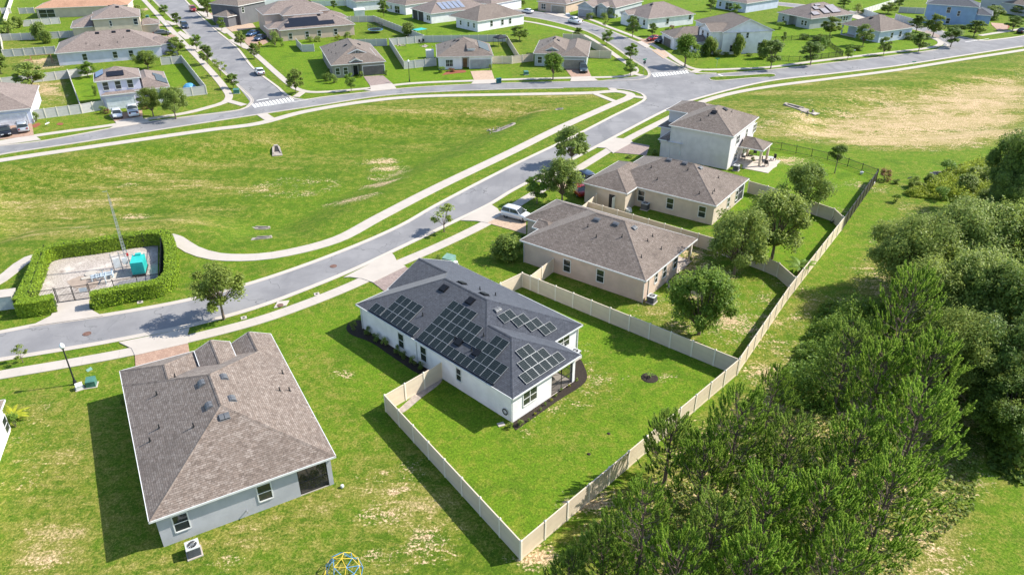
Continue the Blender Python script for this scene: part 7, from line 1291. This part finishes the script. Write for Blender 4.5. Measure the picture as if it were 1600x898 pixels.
g = at(562, 26); o = thing('garden_shed', 'small white garden shed on the back lawn near the top edge', 'shed', g, .3); mb = MB(); mb.box(-1.6, -1.2, 0, 1.6, 1.2, 2.1); mb.box(-.5, -1.23, 0, .5, -1.2, 1.9); obj('wall', mb, o, mats=['vinyl_white']); mb = MB(); mb.face([(-1.75, -1.35, 2.08), (1.75, -1.35, 2.08), (1.75, 0, 2.6), (-1.75, 0, 2.6)]); mb.face([(-1.75, 0, 2.6), (1.75, 0, 2.6), (1.75, 1.35, 2.08), (-1.75, 1.35, 2.08)]); mb.face([(-1.6, -1.2, 2.1), (-1.6, 0, 2.55), (-1.6, 1.2, 2.1)]); mb.face([(1.6, -1.2, 2.1), (1.6, 1.2, 2.1), (1.6, 0, 2.55)]); obj('roof', mb, o, mats=['trim_white'])
g = at(656, 57); o = thing('sun_shade', 'flat teal sun shade beside the grey green bush in the trampoline yard', 'sun shade', g, .8); mb = MB(); mb.box(-1.8, -1.3, 1.9, 1.8, 1.3, 1.96); obj('canopy', mb, o, mats=['teal_paint']); mb = MB(); [mb.tube((x, y, 0), (x, y, 1.9), .04, n=5) for x in (-1.7, 1.7) for y in (-1.2, 1.2)]; obj('pole', mb, o, mats=['dark_metal'])
def canopy(px, a, w, d, h, mat, label): g = at(*px); o = thing('patio_canopy', label, 'canopy', g, a); mb = MB(); c = (0, 0, h + .7); q = [(-w, -d, h), (w, -d, h), (w, d, h), (-w, d, h)]; [mb.face([q[i], q[(i + 1) % 4], c]) for i in range(4)]; [mb.box(min(q[i][0], q[(i + 1) % 4][0]) - .01, min(q[i][1], q[(i + 1) % 4][1]) - .01, h - .2, max(q[i][0], q[(i + 1) % 4][0]) + .01, max(q[i][1], q[(i + 1) % 4][1]) + .01, h) for i in range(4)]; obj('cover', mb, o, mats=[mat]); mb = MB(); [mb.tube((x, y, 0), (x, y, h), .05, n=5) for x in (-w, w) for y in (-d, d)]; obj('pole', mb, o, mats=['dark_metal'])
canopy((134, 55), .5, 2.0, 1.6, 2.6, 'black_plastic', 'black patio canopy beside the two storey tan house'); canopy((782, 72), .6, 1.5, 1.3, 2.3, 'black_plastic', 'dark covered play frame in the yard behind the dormer house')
g = at(67, 100); o = thing('swing_set', 'brown wooden play set on the bare soil at the left', 'play set', g, .35); mb = MB()
for x in (-2.2, 2.2): mb.tube((x, -1.0, 0), (x, 0, 2.1), .07, n=5); mb.tube((x, 1.0, 0), (x, 0, 2.1), .07, n=5)
mb.tube((-2.3, 0, 2.1), (2.3, 0, 2.1), .07, n=5); mb.box(-3.6, -.7, 1.1, -2.3, .7, 1.2); obj('frame', mb, o, mats=['wood']); [obj('swing_seat', (lambda b: (b.box(x - .25, -.1, .5, x + .25, .1, .55), b.tube((x - .22, 0, .55), (x - .22, 0, 2.1), .01, n=3), b.tube((x + .22, 0, .55), (x + .22, 0, 2.1), .01, n=3), b)[3])(MB()), o, mats=['black_plastic']) for x in (-1., 1.)]
g = at(296, 136); o = thing('tarpaulin_pile', 'pale blue tarpaulin over a low pile in the corner yard', 'tarpaulin', g, .3); mb = MB(); mb.lathe([(.01, .8), (.7, .7), (1.2, .3), (1.4, 0)], 9); obj('cover', mb, o, mats=['tarp_blue'])
def chair(px, a, label, mat='black_plastic', nm='patio_chair'):
    g = at(*px); o = thing(nm, label, 'chair', (*g, .07), a, 'patio chairs'); mb = MB(); mb.box(-.28, -.28, .4, .28, .28, .48); obj('seat', mb, o, mats=[mat]); mb = MB(); mb.box(-.28, .24, .48, .28, .32, 1.05); obj('backrest', mb, o, mats=[mat])
    for x in (-.25, .25):
        for y in (-.25, .25): mb = MB(); mb.box(x - .03, y - .03, 0, x + .03, y + .03, .4); obj('leg', mb, o, mats=[mat])
chair((1191, 255), .6, 'black patio chair on the lawn patio, right of the porch post'); chair((1197, 260), 2.4, 'black patio chair nearest the camera on the lawn patio'); chair((1208, 251), -1.2, 'black patio chair farthest right on the lawn patio'); chair((1161, 250), 1.0, 'black patio chair under the small porch roof, left one'); chair((1179, 243), 2.8, 'black patio chair under the small porch roof, right one')
chair((656, 69), .4, 'dark garden chair in the ornament yard, left one'); chair((661, 68), -.3, 'dark garden chair in the ornament yard, right one'); g = at(1203, 253); mb = MB(); mb.lathe([(.01, .74), (.5, .74), (.5, .70)], 14); mb.tube((0, 0, 0), (0, 0, .7), .05, n=6); tag(obj('patio_table', mb, None, (*g, .07), mats=['trim_grey']), 'round grey patio table among the black chairs', 'table')
poly([(1178, 262), (1190, 243), (1212, 247), (1214, 260), (1196, 270)], .05, 'patio', 'patio_slab'); poly([(660, 74), (664, 70), (668, 72), (665, 75)], .1, 'patio', 'rubble')
rocks((624, 72), .9, 22, 'garden ornaments and stones scattered along the pale fence, left'); rocks((664, 73), .8, 16, 'garden ornaments and stones scattered near the garden chairs')
mb = MB(); mb.box(-1, -.8, 0, 1, .8, 1.9); tag(obj('shed_box', mb, None, at(672, 90), .15, ['vinyl_white']), 'small white storage box at the side of the dormer house', 'storage box')
g = at(1388, 283); mb = MB(); mb.tube((0, 0, .15), (2.6, .2, .15), .16, n=8); tag(obj('white_pipe', mb, None, at(1364, 288), .95, ['trim_white']), 'white pipe lying along the foot of the dark fence', 'pipe')
g = at(1346, 272); mb = MB(); mb.lathe([(.05, .42), (.26, .38), (.28, .3), (.18, 0)], 9); tag(obj('white_planter', mb, None, g, mats=['trim_white']), 'small white planter on the bright lawn near the metal fence', 'planter')
g = at(1303, 348); o = thing('bicycle_heap', 'dark garden tools heaped against the lowered fence panel', 'garden tools', g, .5); mb = MB(); [mb.tube((random.uniform(-.8, .8), random.uniform(-.3, .3), .05), (random.uniform(-.8, .8), random.uniform(-.3, .3), random.uniform(.4, .9)), .03, n=5) for _ in range(9)]; obj('tools', mb, o, mats=['dark_metal'])
mb = MB(); [mb.tube((.28 * math.cos(t), 0, .85 + .28 * math.sin(t)), (.28 * math.cos(t + .5), 0, .85 + .28 * math.sin(t + .5)), .05, n=6) for t in [i * .5 for i in range(13)]]; P_ = H2.px(790, 651, 'y', -.3)
hz = obj('hose_reel', mb, H2.r, (max(.8, P_.x), -.22, 0), mats=['black_plastic'])
g = at(535, 761); mb = MB(); mb.lathe([(.01, .3), (.12, .25), (.15, .1), (.1, 0)], 10); tag(obj('white_ball', mb, None, g, mats=['trim_white']), 'small white ball shaped thing on the lawn by the screened porch', 'ball')
g = at(783, 663); mb = MB(); mb.box(-.3, -.25, 0, .3, .25, .06); tag(obj('splash_block', mb, None, g, .4, ['concrete']), 'small concrete splash block at the back corner of the white side wall', 'splash block')
for i, (x, y) in enumerate(((951, 677), (920, 709))): mb = MB(); mb.lathe([(.01, .09), (.1, .07), (.17, 0)], 9); tag(obj('mole_hill', mb, None, at(x, y), mats=['mulch']), ('dark soil clod on the fenced lawn, nearest the fence', 'dark soil clod on the fenced lawn, lowest', 'dark soil clod on the fenced lawn, middle')[i], 'soil clod')
# things seen through the screened porch of the nearest house
g = H1.r.matrix_world @ Vector((0, 0, 0)) if False else None
def local(hs_, x, y): c_, s_ = math.cos(hs_.ang), math.sin(hs_.ang); return Vector((hs_.o.x + x * c_ - y * s_, hs_.o.y + x * s_ + y * c_))
for i, (x, y, s) in enumerate(((10.7, 1.2, .9), (11.5, 1.0, 1.1), (12.2, 1.4, 1.2))):
    q = local(H1, x, y); o = thing('potted_plant', ('dark potted plant inside the screened porch, left one', 'dark potted plant inside the screened porch, middle one', 'tall potted plant inside the screened porch at the corner')[i], 'plant', (*q, .06)); o.scale = (.45 * s, .45 * s, .9 * s); obj('stem', PROTO['sh_olive'][1], o); obj('foliage', PROTO['sh_olive'][0], o)
q = local(H2, 1.6, -6.2); o = thing('porch_table', 'pale round table inside the solar house porch', 'table', (*q, .06)); mb = MB(); mb.lathe([(.01, .75), (.8, .75), (.8, .7)], 18); obj('top', mb, o, mats=['patio_slab']); mb = MB(); mb.tube((0, 0, 0), (0, 0, .7), .06, n=8); obj('leg', mb, o, mats=['dark_metal'])
